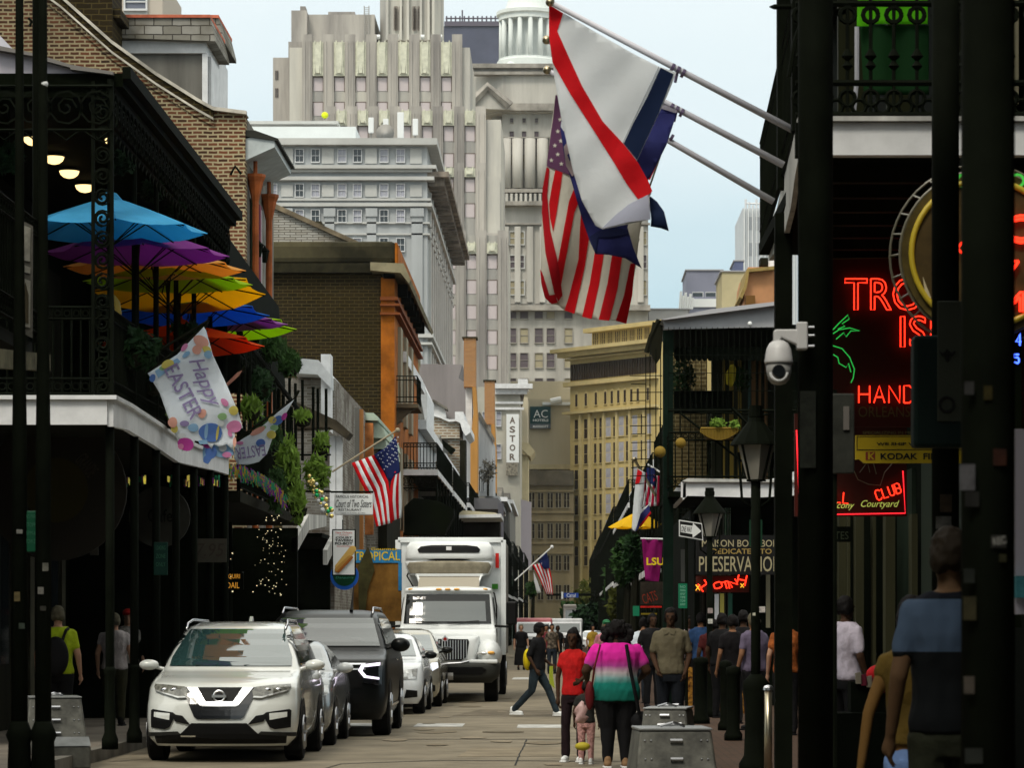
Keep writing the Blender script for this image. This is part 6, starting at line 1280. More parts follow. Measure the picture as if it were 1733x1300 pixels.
g = thing("clapboard_house", "pale clapboard house with long sloping roof edge between the chimney walls", "building", (X(820, 245), 245, 0)); ppoly(g, "wall", [(808, 705), (812, 702), (835, 748), (835, 840), (808, 840)], 245, CLAP, 8); ppoly(g, "roof_edge", [(806, 700), (812, 697), (837, 742), (837, 750), (811, 706)], 244.5, SLATE, 1); pbox(g, "ground_wall", 800, 840, 845, 1063, 246, CLAP, 8)
for k in range(3): winp(g, 812 + k * 7, 795, 832, 4, 245, 'blank', FRW, GLASSD)
Y = 390
g = thing("hotel_corner_building", "cream stone corner building with a white cornice carrying the vertical letter sign", "building", (X(860, Y), Y, 0)); ST3 = mat("stone_cream", (.43, .41, .35), .85, var=.12, vscale=.3)
pbox(g, "wall", 808, 655, 880, 1063, Y, ST3, 20); b = MB()
for a, c_, e_ in ((651, 659, 1.6), (659, 668, .9), (680, 684, .4), (690, 694, .5)): b.box(X(838, Y), X(880, Y) + e_, Y - e_, Y, Z(c_, Y), Z(a, Y))
b.box(X(877, Y), X(893, Y), Y - 1.5, Y + 10, Z(654, Y), Z(643, Y)); b.build("cornice", WHITEP, g)
b = MB()
for k in range(6): b.box(X(880, Y), X(888 - k, Y), Y + k * 1.4, Y + .8 + k * 1.4, Z(664 + k * 4, Y), Z(655, Y))
b.build("bracket", STSH, g)
for py in (697, 752): winp(g, 844, py, py + 25, 9, Y, 'sash', FRW, GLASSC)
for py in (697, 752): winp(g, 822, py, py + 25, 12, Y, 'sash', FRW, GLASSC)
g = thing("vertical_sign", "tall white vertical sign with the letters ASTOR", "sign", (X(867, Y), Y - .6, Z(784, Y))); pbox(g, "panel", 857, 701, 878, 783, Y - .8, SIGNW, .5)
for k, ch in enumerate("ASTOR"): txt(g, ch, 862.5, 872, 706 + k * 15.5, 717 + k * 15.5, Y - .82, mat("letters_bronze", (.14, .11, .09), .6), bold=.03)
pbox(g, "lower_picture", 857, 783, 876, 805, Y - .8, mat("sign_mosaic", (.22, .20, .16), .7, var=.6, vscale=4), .5)
g = thing("cream_building", "cream building with a bracketed cornice right of the vertical sign", "building", (X(888, 410), 410, 0)); pbox(g, "wall", 876, 770, 894, 1063, 410, CREAM, 10); ppoly(g, "cornice", [(878, 748), (895, 750), (905, 764), (898, 774), (878, 756)], 409, CREAM, 12); ppoly(g, "banner_wall", [(880, 845), (899, 850), (899, 965), (880, 965)], 400, mat("pale_mauve", (.42, .38, .42), .8), 2)
pbox(g, "side_wall", 880, 672, 893, 760, 411, BE, 10)
# rows of iron galleries between the white walls and the end of the street
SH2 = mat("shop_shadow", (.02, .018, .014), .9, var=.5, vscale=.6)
rr = random.Random(11)
def townhouse(lab, side, xa, y0, y1, zt, wm, gz, gx, lvls=2, seed=0, cn=WHITEP):
    """a creole townhouse: wall, cornice, shutters and stacked iron galleries over the pavement"""
    s = side; g = thing("townhouse", lab, "building", (xa, y0, 0)); b = MB(); b.box(min(xa, xa + s * 8), max(xa, xa + s * 8), y0, y1, .15, zt); b.build("wall", wm, g)
    b = MB(); b.box(min(xa - s * .35, xa + s * .3), max(xa - s * .35, xa + s * .3), y0 - .2, y1, zt - .35, zt + .05); b.build("cornice", cn, g)
    b = MB(); b.prism([(y0, zt), (y1, zt), ((y0 + y1) / 2, zt + 1.6)], 'x', min(xa + s * .3, xa + s * 7), max(xa + s * .3, xa + s * 7)); b.build("roof", SLATE, g)
    for l in range(lvls):
        z = gz[l]; b = MB(); b.box(min(gx, xa), max(gx, xa), y0, y1, z - .12, z - .02); b.build("balcony_floor", DARK, g); b = MB(); b.box(gx - .04, gx + .04, y0 - .05, y1, z - .22, z); b.box(min(gx, xa), max(gx, xa), y0 - .08, y0 - .01, z - .22, z); b.build("fascia", cn if rr.random() < .6 else DARK, g)
        b = MB(); rail(b, (gx, y0), (gx, y1), z, 1.0, .18, scroll=False); rail(b, (gx, y0 - .04), (xa, y0 - .04), z, 1.0, .12, .016, scroll=True); lace(b, (gx, y0 - .04), (xa, y0 - .04), z - .2, .5, .25); b.build("railing", IRON, g)
    top = gz[lvls - 1]; b = MB()
    for k in range(int((y1 - y0) / 3) + 1): b.tube([(gx, y0 + k * 3, .15), (gx, y0 + k * 3, top)], .05, 6)
    b.build("post", IRON, g)
    for k in range(int((y1 - y0) / 2.4)):
        for z0, z1 in ((.4, 3.2), (gz[0] + .05, gz[0] + 2.7)):
            b = MB(); b.box(min(xa - s * .04, xa), max(xa - s * .04, xa), y0 + .6 + k * 2.4, y0 + 1.8 + k * 2.4, z0, min(z1, zt - .5)); b.build("shutter", rr.choice((SHUT, DARKWOOD, DARKWOOD)), g)
    return g
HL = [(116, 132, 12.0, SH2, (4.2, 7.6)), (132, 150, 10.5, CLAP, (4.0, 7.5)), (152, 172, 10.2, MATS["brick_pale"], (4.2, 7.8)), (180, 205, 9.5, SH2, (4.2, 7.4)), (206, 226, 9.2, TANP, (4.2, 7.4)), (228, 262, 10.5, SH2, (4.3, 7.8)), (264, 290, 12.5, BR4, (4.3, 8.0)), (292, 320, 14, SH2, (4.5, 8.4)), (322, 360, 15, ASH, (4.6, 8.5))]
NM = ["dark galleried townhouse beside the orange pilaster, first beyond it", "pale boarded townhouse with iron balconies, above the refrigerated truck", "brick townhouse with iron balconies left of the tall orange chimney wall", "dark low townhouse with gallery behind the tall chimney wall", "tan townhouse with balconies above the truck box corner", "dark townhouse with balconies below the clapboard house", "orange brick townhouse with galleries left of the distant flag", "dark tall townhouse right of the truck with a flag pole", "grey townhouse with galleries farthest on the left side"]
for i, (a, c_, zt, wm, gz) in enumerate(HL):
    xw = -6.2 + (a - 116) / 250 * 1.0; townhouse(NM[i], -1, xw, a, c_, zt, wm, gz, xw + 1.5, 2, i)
g = thing("flat_canopy_house", "house with flat dark canopy and cream strip roof right above the truck box", "building", (X(800, 130), 130, 0)); ppoly(g, "canopy", [(776, 848), (783, 843), (842, 843), (850, 852), (852, 862), (776, 862)], 160, mat("canopy_grey", (.12, .12, .13), .6), 8); ppoly(g, "roof_strip", [(778, 868), (784, 864), (838, 868), (846, 872), (776, 872)], 140, mat("strip_cream", (.42, .38, .26), .8), 6); ppoly(g, "eave", [(774, 872), (848, 870), (848, 876), (774, 877)], 139.8, WHITEP, 6)
pbox(g, "column", 843, 852, 852, 930, 158, mat("column_grey", (.10, .10, .12), .6), .6); pbox(g, "shop", 740, 876, 846, 1063, 146, SH2, 3)
t = thing("round_tree", "small grey round crowned tree between the chimney walls", "tree", W(828, 830, 240)); leaves(W(826, 798, 240), (.8, .8, 1.2), 500, mat("leaf_grey", (.10, .09, .07), .9), .14, t, seed=77, name="crown"); b = MB(); b.tube([W(826, 840, 240), W(826, 800, 240)], .1, 6); b.build("trunk", DARKWOOD, t)

t = thing("awning", "large dark folded awning above the mural panel beside the truck roof", "awning", (X(725, 112), 112, 0)); ppoly(t, "canopy", [(684, 858), (700, 843), (742, 848), (768, 862), (768, 872), (752, 905), (684, 905)], 112, DARK, 1.5)
# ---- hanging signs on the left
BLKM = INK
t = thing("hanging_sign", "white restaurant sign in script reading Court of Two Sisters", "sign", W(597, 875, 60)); Y = 60
b = MB(); b.box(X(566, Y), X(631, Y), Y, Y + .06, Z(872, Y), Z(836, Y)); b.build("panel", SIGNW, t, bevel=.02); txt(t, "FAMOUS HISTORICAL", 569, 624, 838.5, 843, Y - .005, INK); txt(t, "Court of Two Sisters", 568, 629, 846, 859, Y - .005, INK, shear=.4); txt(t, "RESTAURANT", 573, 612, 861, 865, Y - .005, INK); txt(t, "DINING IN A PATIO SETTING", 575, 618, 867.5, 869.5, Y - .005, INK)
b = MB(); b.tube([(X(560, Y), Y, Z(833, Y)), (X(632, Y), Y, Z(833, Y))], .02, 5); b.tube([(X(560, Y), Y + .03, Z(832, Y)), (-7.3, Y, Z(832, Y))], .02, 5); b.build("bracket", IRON, t)
t = thing("hanging_sign", "tall white sandwich sign reading COURT TAVERN PO-BOY", "sign", W(580, 975, 58)); Y = 58
b = MB(); b.box(X(562, Y), X(602, Y), Y, Y + .06, Z(975, Y), Z(896, Y)); b.build("frame", IRON, t); b = MB(); b.box(X(564, Y), X(600, Y), Y - .02, Y, Z(973, Y), Z(898, Y)); b.build("panel", SIGNW, t)
txt(t, "New Orleans", 568, 596, 900, 903.5, Y - .024, REDP); txt(t, "Famous", 575, 590, 904.5, 907, Y - .024, REDP); txt(t, "COURT", 568, 596, 908.5, 912, Y - .024, INK, bold=.03); txt(t, "TAVERN", 567, 597, 913, 917, Y - .024, INK, bold=.03); txt(t, "PO-BOY", 567, 597, 918, 922.5, Y - .024, INK, bold=.03); txt(t, "Sandwiches", 570, 594, 923.5, 926, Y - .024, REDP)
b = MB(); 
for (x0, y0), (x1, y1), r_, mi in (((573, 960), (597, 930), 6, 0), ((571, 965), (592, 945), 4.5, 1), ((573, 968), (596, 944), 2.2, 2)):
    b.mi = mi; capsule(b, (X(x0, Y), Y - .024 - .02 * mi, Z(y0, Y)), (X(x1, Y), Y - .024 - .02 * mi, Z(y1, Y)), r_ * Y / F, r_ * Y / F, 10, fl=.15)
b.build("sandwich_picture", [mat("bread", (.55, .35, .10), .7), mat("bread_dark", (.42, .22, .05), .7), mat("filling", (.30, .10, .02), .7)], t)
b = MB(); b.tube([W(580, 896, Y), W(580, 880, Y)], .012, 4); b.build("chain", IRON, t)
t = thing("round_sign", "half hidden round blue and green shop sign under the sandwich sign", "sign", W(583, 998, 58.5)); b = MB(); b.lathe([(.02, -.02), (.27, -.02), (.27, .03), (.02, .03)], W(583, 975, 58.5), 24, 'y'); b.build("disc", mat("blue_bright", (.02, .13, .6), .5), t); b = MB(); b.lathe([(.02, -.03), (.22, -.03), (.22, -.021), (.02, -.021)], W(583, 973, 58.5), 24, 'y'); b.build("centre", mat("green_deep", (.01, .07, .03), .5), t); txt(t, "Daiquiris", 568, 598, 976, 981, 58.4, mat("letters_teal", (.1, .4, .3)), shear=.2)
t = thing("mural_panel", "blue and ochre painted mural panel with yellow TROPICAL lettering", "sign", W(640, 1040, 66)); Y = 66; pbox(t, "panel", 598, 930, 679, 1052, Y, mat("mural_ochre", (.16, .07, .012), .7, var=.5, vscale=1.2, col2=(.30, .15, .03)), .1); pbox(t, "blue_band", 602, 931, 679, 953, Y - .02, mat("mural_blue", (.03, .20, .42), .6, var=.2), .019); pbox(t, "blue_strip", 674, 953, 680, 1000, Y - .02, MATS["mural_blue"], .019)
txt(t, "TROPICAL", 597, 677, 934, 949, Y - .022, YELP, bold=.01); txt(t, "Gourmet", 628, 672, 927, 932, Y - .022, YELP)
b = MB(); b.prism([(X(608, Y), Z(1050, Y)), (X(606, Y), Z(960, Y)), (X(618, Y), Z(935, Y)), (X(623, Y), Z(925, Y)), (X(628, Y), Z(938, Y)), (X(634, Y), Z(965, Y)), (X(622, Y), Z(1000, Y)), (X(618, Y), Z(1050, Y))], 'y', Y - .05, Y - .021); b.build("bottle_motif", mat("mural_olive", (.05, .045, .015), .6, var=.4, vscale=4), t)
t = thing("street_post", "grey square timber post with orange side standing beyond the restaurant sign", "post", W(607, 900, 75)); pbox(t, "post", 600, 690, 608, 1030, 75, ASH, .3); pbox(t, "orange_side", 608, 693, 614, 1030, 75.05, mat("post_orange", (.34, .15, .05), .8), .3)

# ---- near poles at the left edge
def sticker(g, px, py, w_, h_, Y, c, n): c = tuple(q * (.4 if Y < 25 else 1) for q in c); b = MB(); b.box(X(px - w_ / 2, Y), X(px + w_ / 2, Y), Y - .004, Y, Z(py + h_ / 2, Y), Z(py - h_ / 2, Y)); return b.build("sticker", mat("sticker_%s" % n, c, .6, var=.4, vscale=20), g)  # near stickers get a dimmed colour, standing in for shade
for i, (px, lab) in enumerate(((33, "thin black lamp pole nearest the left edge"), (73, "thin black pole carrying the green notice near the left edge"))):
    Y = 22; g = thing("street_pole", lab, "pole", (X(px, Y), Y, .15), group="black poles near the left edge"); b = MB(); b.tube([(X(px, Y), Y, 0), (X(px, Y), Y, 2.9), (X(px, Y), Y, 4.3), (X(px, Y), Y, 9)], [.062, .055, .035, .018], 12); b.build("shaft", IRON, g, smooth=True); b = MB(); b.lathe([(.15, 0), (.15, .1), (.1, .2), (.08, .8), (.1, .85), (.06, .95)], (X(px, Y), Y, 0), 12); b.build("base", IRON, g, smooth=True)
    for k, (py, hh, cc) in enumerate(((1000, 12, (.35, .34, .3)), (1030, 8, (.1, .1, .08)), (960, 14, (.3, .3, .25))) if i else ((1010, 16, (.28, .22, .1)), (900, 7, (.5, .5, .45)), (1060, 10, (.1, .13, .1)))): sticker(g, px + (k - 1) * 4, py, 10, hh, Y - .065, cc, "%d%d" % (i, k))
    if i: b = MB(); b.ell(W(74, 142, Y), .032, 14, 10); b.build("camera_dome", SIGNW, g, smooth=True)
# ---------------------------------------------------------------- right side of the street
DKW = mat("shade_wall", (.0035, .005, .003), .9, var=.4, vscale=1, spec=.02); OLIVE = mat("pilaster_olive", (.03, .03, .014), .7, var=.3, vscale=2, streak=True)  # near-black wall colour carries the shade under the right galleries
DIMTXT = mat("letters_dim_gold", (.10, .085, .03), .6)
def W2(x, px, py):                                         # point on the plane X = x
    Y = x * F / (px - VX); return Vector((x, Y, Z(py, Y)))

# ---- corner building with neon signs
g = thing("corner_bar_building", "dark corner building with iron gallery and peeling white fascia at the right edge", "building", (4, 24, 0)); Yn = 22.0
b = MB(); b.box(X(1362, Yn), 6.5, Yn, Yn + .12, Z(262, Yn), Z(207, Yn)); b.build("fascia", WHITEP, g)
b = MB(); b.box(X(1350, Yn), 6.5, Yn - .05, Yn + .17, Z(206, Yn), Z(198, Yn)); b.build("fascia_moulding", WHITEW, g)
b = MB(); b.box(X(1347, Yn) , X(1361, Yn), Yn, Yn + .12, Z(264, Yn), Z(207, Yn)); b.build("fascia_corner", IRON, g)
b = MB(); st = [(1351, 205, 268, 22.05), (1345, 225, 300, 22.7), (1338, 255, 352, 23.6), (1326, 300, 400, 25.2), (1313, 360, 425, 26.8), (1300, 418, 441, 28.2)]
for p, q in zip(st, st[1:]):
    b.add([W(p[0], p[1], p[3]), W(q[0], q[1], q[3]), W(q[0], q[2], q[3]), W(p[0], p[2], p[3]), W(p[0] + 9, p[1], p[3]), W(q[0] + 9, q[1], q[3]), W(q[0] + 9, q[2], q[3]), W(p[0] + 9, p[2], p[3])], [(0, 1, 2, 3), (7, 6, 5, 4), (0, 4, 5, 1), (3, 2, 6, 7)])
b.build("curved_valance", WHITEW, g)
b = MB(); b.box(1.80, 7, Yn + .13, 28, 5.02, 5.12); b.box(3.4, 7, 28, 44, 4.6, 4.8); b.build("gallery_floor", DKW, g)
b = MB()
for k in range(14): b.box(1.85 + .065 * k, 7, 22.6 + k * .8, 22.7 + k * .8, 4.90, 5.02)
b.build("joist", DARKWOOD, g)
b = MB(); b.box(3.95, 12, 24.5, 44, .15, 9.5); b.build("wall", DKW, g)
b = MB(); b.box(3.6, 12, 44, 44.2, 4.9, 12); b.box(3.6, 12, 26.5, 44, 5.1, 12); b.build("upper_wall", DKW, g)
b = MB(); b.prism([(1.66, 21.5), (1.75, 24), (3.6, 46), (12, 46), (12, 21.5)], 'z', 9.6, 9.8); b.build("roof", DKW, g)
b = MB()                                                   # cast iron railing, near end
for k in range(26):
    x = 1.72 + k * .166
    for q in (0, .42, .84, 1.26):
        z = 5.3 + q
        b.tube([(x, Yn + .03, z), (x, Yn + .03, z + .42)], .014, 5)
    b.ring((x, Yn + .03, 6.02), .055, .018, 'y', 10, 5); b.ring((x, Yn + .03, 5.42), .055, .016, 'y', 10, 4); b.ring((x + .083, Yn + .03, 5.36), .05, .014, 'y', 10, 4)
    b.lathe([(.01, 0), (.04, .03), (.012, .07), (.045, .10), (.01, .16)], (x, Yn + .03, 5.62), 8)
    for s_ in (-1, 1): b.ell((x + s_ * .035, Yn + .03, 6.15), (.028, .02, .02), 8, 6); b.tube([(x, Yn + .03, 6.18), (x + s_ * .05, Yn + .03, 6.26), (x + s_ * .083, Yn + .03, 6.26)], .016, 4)
for z in (5.30, 5.53, 6.1, 6.30): b.tube([(1.68, Yn + .03, z), (6.2, Yn + .03, z)], .024, 6)
b.build("railing", IRON, g)
b = MB(); rail(b, (1.72, 22), (1.95, 30), 5.25, 1.1, .13); b.build("side_railing", IRON, g)
for x, y in ((1.70, 22.1), (1.80, 25)): b = MB(); b.box(x - .04, x + .10, y, y + .14, 5.2, 9.6); b.ring((x + .28, y, 7.05 - .9), .1, .03, 'y', 14, 6); b.build("upper_post", IRON, g)
b = MB(); b.tube([W(1302, 11, 22.2), W(1310, 11, 22.2), W(1375, 11, 22.2)], [.004, .02, .022], 6); b.tube([W(1335, 130, 22), W(1345, 70, 22), W(1362, 18, 22)], .018, 5); b.build("spike", IRON, g)
b = MB(); b.box(X(1312, 25), X(1341, 25), 25, 25.14, .15, 5.0); b.build("post", IRON, g)
for k in range(5): b = MB(); b.box(2.4 + k * .28, 2.5 + k * .28, 30 + k * 3, 30.1 + k * 3, .15, 4.9); b.build("post", IRON, g)
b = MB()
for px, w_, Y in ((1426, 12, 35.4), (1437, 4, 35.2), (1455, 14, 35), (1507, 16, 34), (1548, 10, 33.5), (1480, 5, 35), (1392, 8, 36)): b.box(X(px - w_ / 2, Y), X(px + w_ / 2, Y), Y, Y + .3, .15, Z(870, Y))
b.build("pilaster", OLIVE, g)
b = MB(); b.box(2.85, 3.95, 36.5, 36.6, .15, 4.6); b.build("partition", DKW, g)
for k in range(4):
    y = 27 + k * 2.4; b = MB(); b.box(3.90, 3.949, y, y + 1.5, .3, 3.4); b.build("door", mat("door_green_dark", (.012, .02, .012), .6), g)
# wall upstairs, banners
b = MB(); b.box(X(1688, 25.5), X(1724, 25.5), 25.5, 25.6, Z(175, 25.5), Z(-60, 25.5)); b.build("shutter_panel", CREAM, g)
for k in range(5): b = MB(); x = 1.95 + k * .42; b.box(x, x + .25, 26.3, 26.4, 5.2, 9.4); b.build("shutter", mat("shutter_olive", (.016, .018, .005), .7), g)
t = thing("banner", "bright lime green banner over a dark green one behind the upper railing", "banner", W(1512, 40, 24)); BL = mat("banner_lime_glow", (.12, .50, .01), .7, trans=.5, emit=.12)  # lime cloth is given a faint glow of its own
cloth(t, "lime_cloth", [(1462, -30), (1570, -30), (1570, 40), (1476, 40), (1470, 44), (1450, 44), (1452, -30)], lambda x, y: 24 + .02 * math.sin(x * .12), BL, 8); cloth(t, "green_cloth", [(1455, 42), (1572, 42), (1572, 160), (1462, 160)], lambda x, y: 24.05 + .02 * math.sin(x * .1), mat("banner_green", (.004, .03, .006), .8), 10)
t = thing("banner", "small green cloth tied beside the cream shutter at the upper right", "banner", W(1700, 60, 23.5)); cloth(t, "cloth", [(1684, 40), (1700, 42), (1712, 58), (1697, 66), (1684, 80)], lambda x, y: 23.5, mat("banner_grass", (.02, .16, .015), .7, trans=.3), 6)
for i, (a, c_, d_, e_, lab) in enumerate(((1450, 135, 1444, 200, "short white flag pole standing on the corner gallery under the lime banner"), (1682, 115, 1712, 140, "white diagonal flag pole below the cream shutter"))): t = thing("flag_pole", lab, "pole", W(c_ and a, 160, 23)); b = MB(); b.tube([W(a, c_ - 90, 23), W(a, c_, 23), W(d_, e_, 23)], .018, 6); b.build("pole", POLEM, t)

# three large flags on poles
def flagpole(name, lab, p0, p1, Y0, Y1, ring_at, grp="flags on the corner building"):
    f = thing("flag", lab, "flag", W(*p0, Y0), group=grp); b = MB(); A_, B_ = W(*p0, Y0), W(*p1, Y1); b.tube([A_, B_], [.028, .020], 8); po = b.build("pole", POLEM, f, smooth=True)
    b = MB(); b.ell(B_, .035, 10, 8); b.build("finial", mat("brass", (.45, .38, .25), .3, .9), po, smooth=True)
    if ring_at:
        c = W(*ring_at, (Y0 + Y1) / 2); b = MB(); d = (B_ - A_).normalized()
        for q in (-.045, 0, .045): b.tube([c + d * (q - .012), c + d * (q + .012)], .034, 10)
        b.tube([c, c + Vector((-.02, 0, -.09))], .012, 5); b.build("clamp", mat("clamp_violet", (.12, .09, .16), .4, .5), po)
    return f
FW = mat("flag_white", (.84, .87, .89), .75, var=.03, vscale=4, bump=.5, trans=.5); FR = mat("flag_red", (.62, .008, .014), .75, var=.15, vscale=5, bump=.5, trans=.35); FN = mat("flag_navy", (.006, .014, .045), .8, trans=.1); FB = mat("flag_blue", (.035, .04, .17), .6, trans=.25, var=.2, vscale=3)
FC = mat("flag_cream", (.66, .64, .56), .75, var=.08, vscale=5, bump=.5, trans=.35); FPL = mat("flag_navy_lit", (.12, .05, .11), .75, trans=.3)  # canton plum: light coming through the navy is put into the colour
d1 = lambda x, y: 23.0 + .022 * math.sin((x - .55 * y) * .035 + .6) + .010 * math.sin((x + y) * .06) - .0006 * (x - 1000)
f1 = flagpole("flag", "white flag with a curving red stripe and navy band, nearest of the three large flags", (1341, 219), (931, 3), 23.2, 23.0, (1147, 119))
base = cloth(f1, "cloth", [(930, 5), (955, 22), (1010, 55), (1075, 92), (1115, 112), (1145, 122), (1130, 160), (1115, 192), (1078, 272), (1090, 300), (1103, 325), (1099, 335), (1101, 371), (1060, 380), (1020, 388), (1008, 382), (985, 340), (970, 290), (950, 200), (938, 130), (931, 60)], d1, FW, 12)
cloth(base, "red_stripe", [(929, 7), (953, 22), (943, 52), (960, 90), (985, 145), (1020, 205), (1055, 243), (1080, 275), (1098, 308), (1104, 323), (1097, 330), (1080, 337), (1060, 310), (1035, 268), (1000, 213), (965, 158), (935, 105), (929, 60)], d1, FR, 12, .012, .002)
cloth(base, "navy_band", [(1118, 114), (1140, 125), (1115, 190), (1078, 270), (1054, 241), (1095, 165)], d1, FN, 12, .008, .002)
cloth(base, "seam", [(1114, 112), (1116, 113), (1056, 242), (1054, 240)], d1, mat("seam_grey", (.35, .38, .42)), 12, .01, .002)
cloth(base, "turned_corner", [(1018, 387), (1040, 365), (1065, 345), (1097, 329), (1101, 371), (1060, 376)], lambda x, y: d1(x, y) - .04 + .0007 * (y - 330), mat("flag_white_shaded", (.50, .52, .64), .8, trans=.3), 10, .01, .002)  # white cloth of the fold, its shade put into the colour
cloth(base, "navy_corner", [(1097, 329), (1112, 341), (1124, 358), (1132, 391), (1118, 386), (1101, 383), (1102, 370)], lambda x, y: 23.03 + .03 * math.sin(y * .08), FN, 10, 0, .003)
f2 = flagpole("flag", "blue flag with pelican emblem edges, mostly hidden behind the white flag", (1326, 279), (925, 67), 23.9, 23.8, (1145, 186))
d2 = lambda x, y: 23.7 + .06 * math.sin((x - y * .5) * .05) + .02 * math.sin(y * .07)
base = cloth(f2, "cloth", [(950, 203), (1120, 181), (1146, 190), (1128, 245), (1108, 285), (1100, 300), (1075, 320), (1062, 385), (1072, 420), (1086, 454), (1058, 437), (1030, 431), (1008, 430), (998, 408), (985, 370), (968, 310), (955, 265), (948, 215)], d2, FB, 12)
cloth(base, "header", [(1120, 177), (1128, 178), (1147, 187), (1144, 191), (1118, 183)], d2, mat("flag_header", (.4, .38, .45)), 9, .01, .002)
cloth(base, "emblem", [(950, 205), (956, 206), (960, 216), (954, 222), (949, 214)], d2, FW, 8, .01, .002); cloth(base, "emblem", [(954, 248), (962, 238), (970, 262), (978, 292), (968, 298), (958, 280)], d2, mat("flag_tan", (.45, .36, .38), .8, trans=.3), 8, .01, .002); cloth(base, "emblem", [(960, 262), (966, 256), (972, 266), (964, 272)], d2, FB, 8, .014, .002)
cloth(base, "shaded_fold", [(1008, 428), (998, 400), (1030, 402), (1065, 396), (1062, 388), (1040, 384), (1014, 390)], d2, mat("flag_blue_shaded", (.012, .016, .06), .8), 8, .012, .002)  # shade of the fold painted in a darker blue
f3 = flagpole("flag", "large United States flag hanging behind the blue and white flags", (1309, 341), (926, 118), 24.8, 24.6, (1128, 229))
d3 = lambda x, y: 24.4 + .07 * math.sin((x + y * .28) * .052) + .02 * math.sin(y * .04 + x * .02)
base = cloth(f3, "cloth", [(940, 160), (1125, 232), (1122, 245), (1097, 305), (1082, 400), (1076, 452), (1060, 547), (1043, 543), (1030, 541), (1015, 541), (1001, 539), (985, 535), (972, 530), (955, 525), (944, 516), (930, 513), (922, 500), (915, 465), (916, 400), (918, 330), (925, 280), (932, 220)], d3, FC, 12)
for P in ([(1067, 446), (1075, 446), (1070, 500), (1060, 548), (1042, 543), (1056, 500)], [(1036, 430), (1053, 434), (1045, 490), (1031, 543), (1013, 541), (1028, 480)], [(1007, 425), (1022, 428), (1014, 480), (1001, 540), (985, 536), (998, 480)], [(983, 360), (998, 395), (990, 450), (972, 531), (955, 525), (962, 505), (979, 439)],
          [(975, 310), (984, 330), (972, 360), (961, 420), (950, 480), (947, 490), (943, 450), (952, 400), (963, 340)], [(940, 286), (952, 290), (948, 320), (942, 360), (936, 392), (931, 370), (929, 345), (934, 315)], [(1122, 236), (1128, 240), (1100, 305), (1094, 300)]):
    cloth(base, "red_stripe", P, d3, FR, 12, .010, .002)
cloth(base, "red_edge", [(925, 282), (930, 286), (926, 330), (931, 388), (944, 442), (952, 500), (945, 510), (938, 496), (923, 428), (917, 360), (918, 320)], d3, mat("flag_red_shaded", (.36, .006, .012), .8, trans=.2), 10, .016, .002); cloth(base, "red_corner", [(914, 455), (918, 462), (930, 500), (940, 498), (944, 512), (934, 515), (922, 504), (916, 480)], d3, MATS["flag_red_shaded"], 10, .018, .002)  # folded edge and corner: shade painted in as a deeper red
cloth(base, "canton", [(940, 160), (990, 180), (990, 310), (963, 296), (925, 281), (930, 240), (936, 200)], d3, FPL, 10, .012, .002)
def star(base, cx, cy, r, dep, m, off=.018): cloth(base, "star", [(cx + (r if k % 2 == 0 else r * .42) * math.sin(math.pi * k / 5), cy - (r if k % 2 == 0 else r * .42) * math.cos(math.pi * k / 5)) for k in range(10)], dep, m, 50, off, .001)
for x, y in ((944, 222), (949, 238), (939, 246), (944, 261), (933, 271), (950, 277), (957, 250), (948, 202), (962, 265)): star(base, x, y, 4.2, d3, FC)
b = MB(); b.tube([W(1128, 232, 24.5), W(1098, 320, 24.5), W(1076, 402, 24.5)], .008, 5); b.ell(W(1075, 405, 24.5), .035, 8, 6); b.build("halyard", mat("halyard", (.25, .22, .15), .6), f3)
# a smaller US flag from two families of stripes
def curve(P, t):
    t *= len(P) - 1; i = min(int(t), len(P) - 2); f = t - i; return (P[i][0] + (P[i + 1][0] - P[i][0]) * f, P[i][1] + (P[i + 1][1] - P[i][1]) * f)
def striped(parent, Lc, Rc, n, dep, first_red=True, off=0, N=8, red=None, white=None):
    for k in range(n):
        P = []; a, c_ = k / n, (k + 1) / n
        for i in range(N + 1): p, q = curve(Lc, i / N), curve(Rc, i / N); P.append((p[0] + (q[0] - p[0]) * a, p[1] + (q[1] - p[1]) * a))
        for i in range(N, -1, -1): p, q = curve(Lc, i / N), curve(Rc, i / N); P.append((p[0] + (q[0] - p[0]) * c_, p[1] + (q[1] - p[1]) * c_))
        cloth(parent, "red_stripe" if (k % 2 == 0) == first_red else "white_stripe", P, dep, (red or FR) if (k % 2 == 0) == first_red else (white or FW), 10, off, .003)
f = thing("flag", "United States flag hanging from a wooden pole above the white restaurant sign", "flag", W(563, 798, 64)); dm = lambda x, y: 64 + .10 * math.sin(x * .13 + y * .03)
b = MB(); b.tube([W(562, 799, 64.1), W(671, 729, 64.1)], .022, 6); b.ell(W(673, 728, 64.1), .05, 8, 6); b.build("pole", mat("pole_wood", (.30, .26, .18), .6), f)
striped(f, [(595, 784), (610, 816), (623, 840), (631, 870), (637, 892)], [(634, 770), (648, 796), (657, 815), (661, 840), (664, 885)], 7, dm); striped(f, [(668, 798), (661, 818), (659, 850), (664, 882)], [(678, 798), (679, 830), (680, 850), (679, 877)], 4, dm, True, .012)
ct = cloth(f, "canton", [(633, 770), (652, 758), (670, 738), (673, 758), (677, 800), (668, 804), (660, 817), (648, 796)], dm, mat("flag_canton", (.012, .02, .09), .8, trans=.15), 8, .02, .003)
for x, y in [(640 + i * 5.2 + (j % 2) * 2.6, 803 - j * 5.4 - i * 4.2 + 0) for i in range(7) for j in range(9)]:
    if 636 < x < 676 and (y > 770 - (x - 633) * .86 + 4) and y < min(802, 770 + (x - 633) * 1.7 - 3): star(ct, x, y, 1.5, dm, FW, .03)
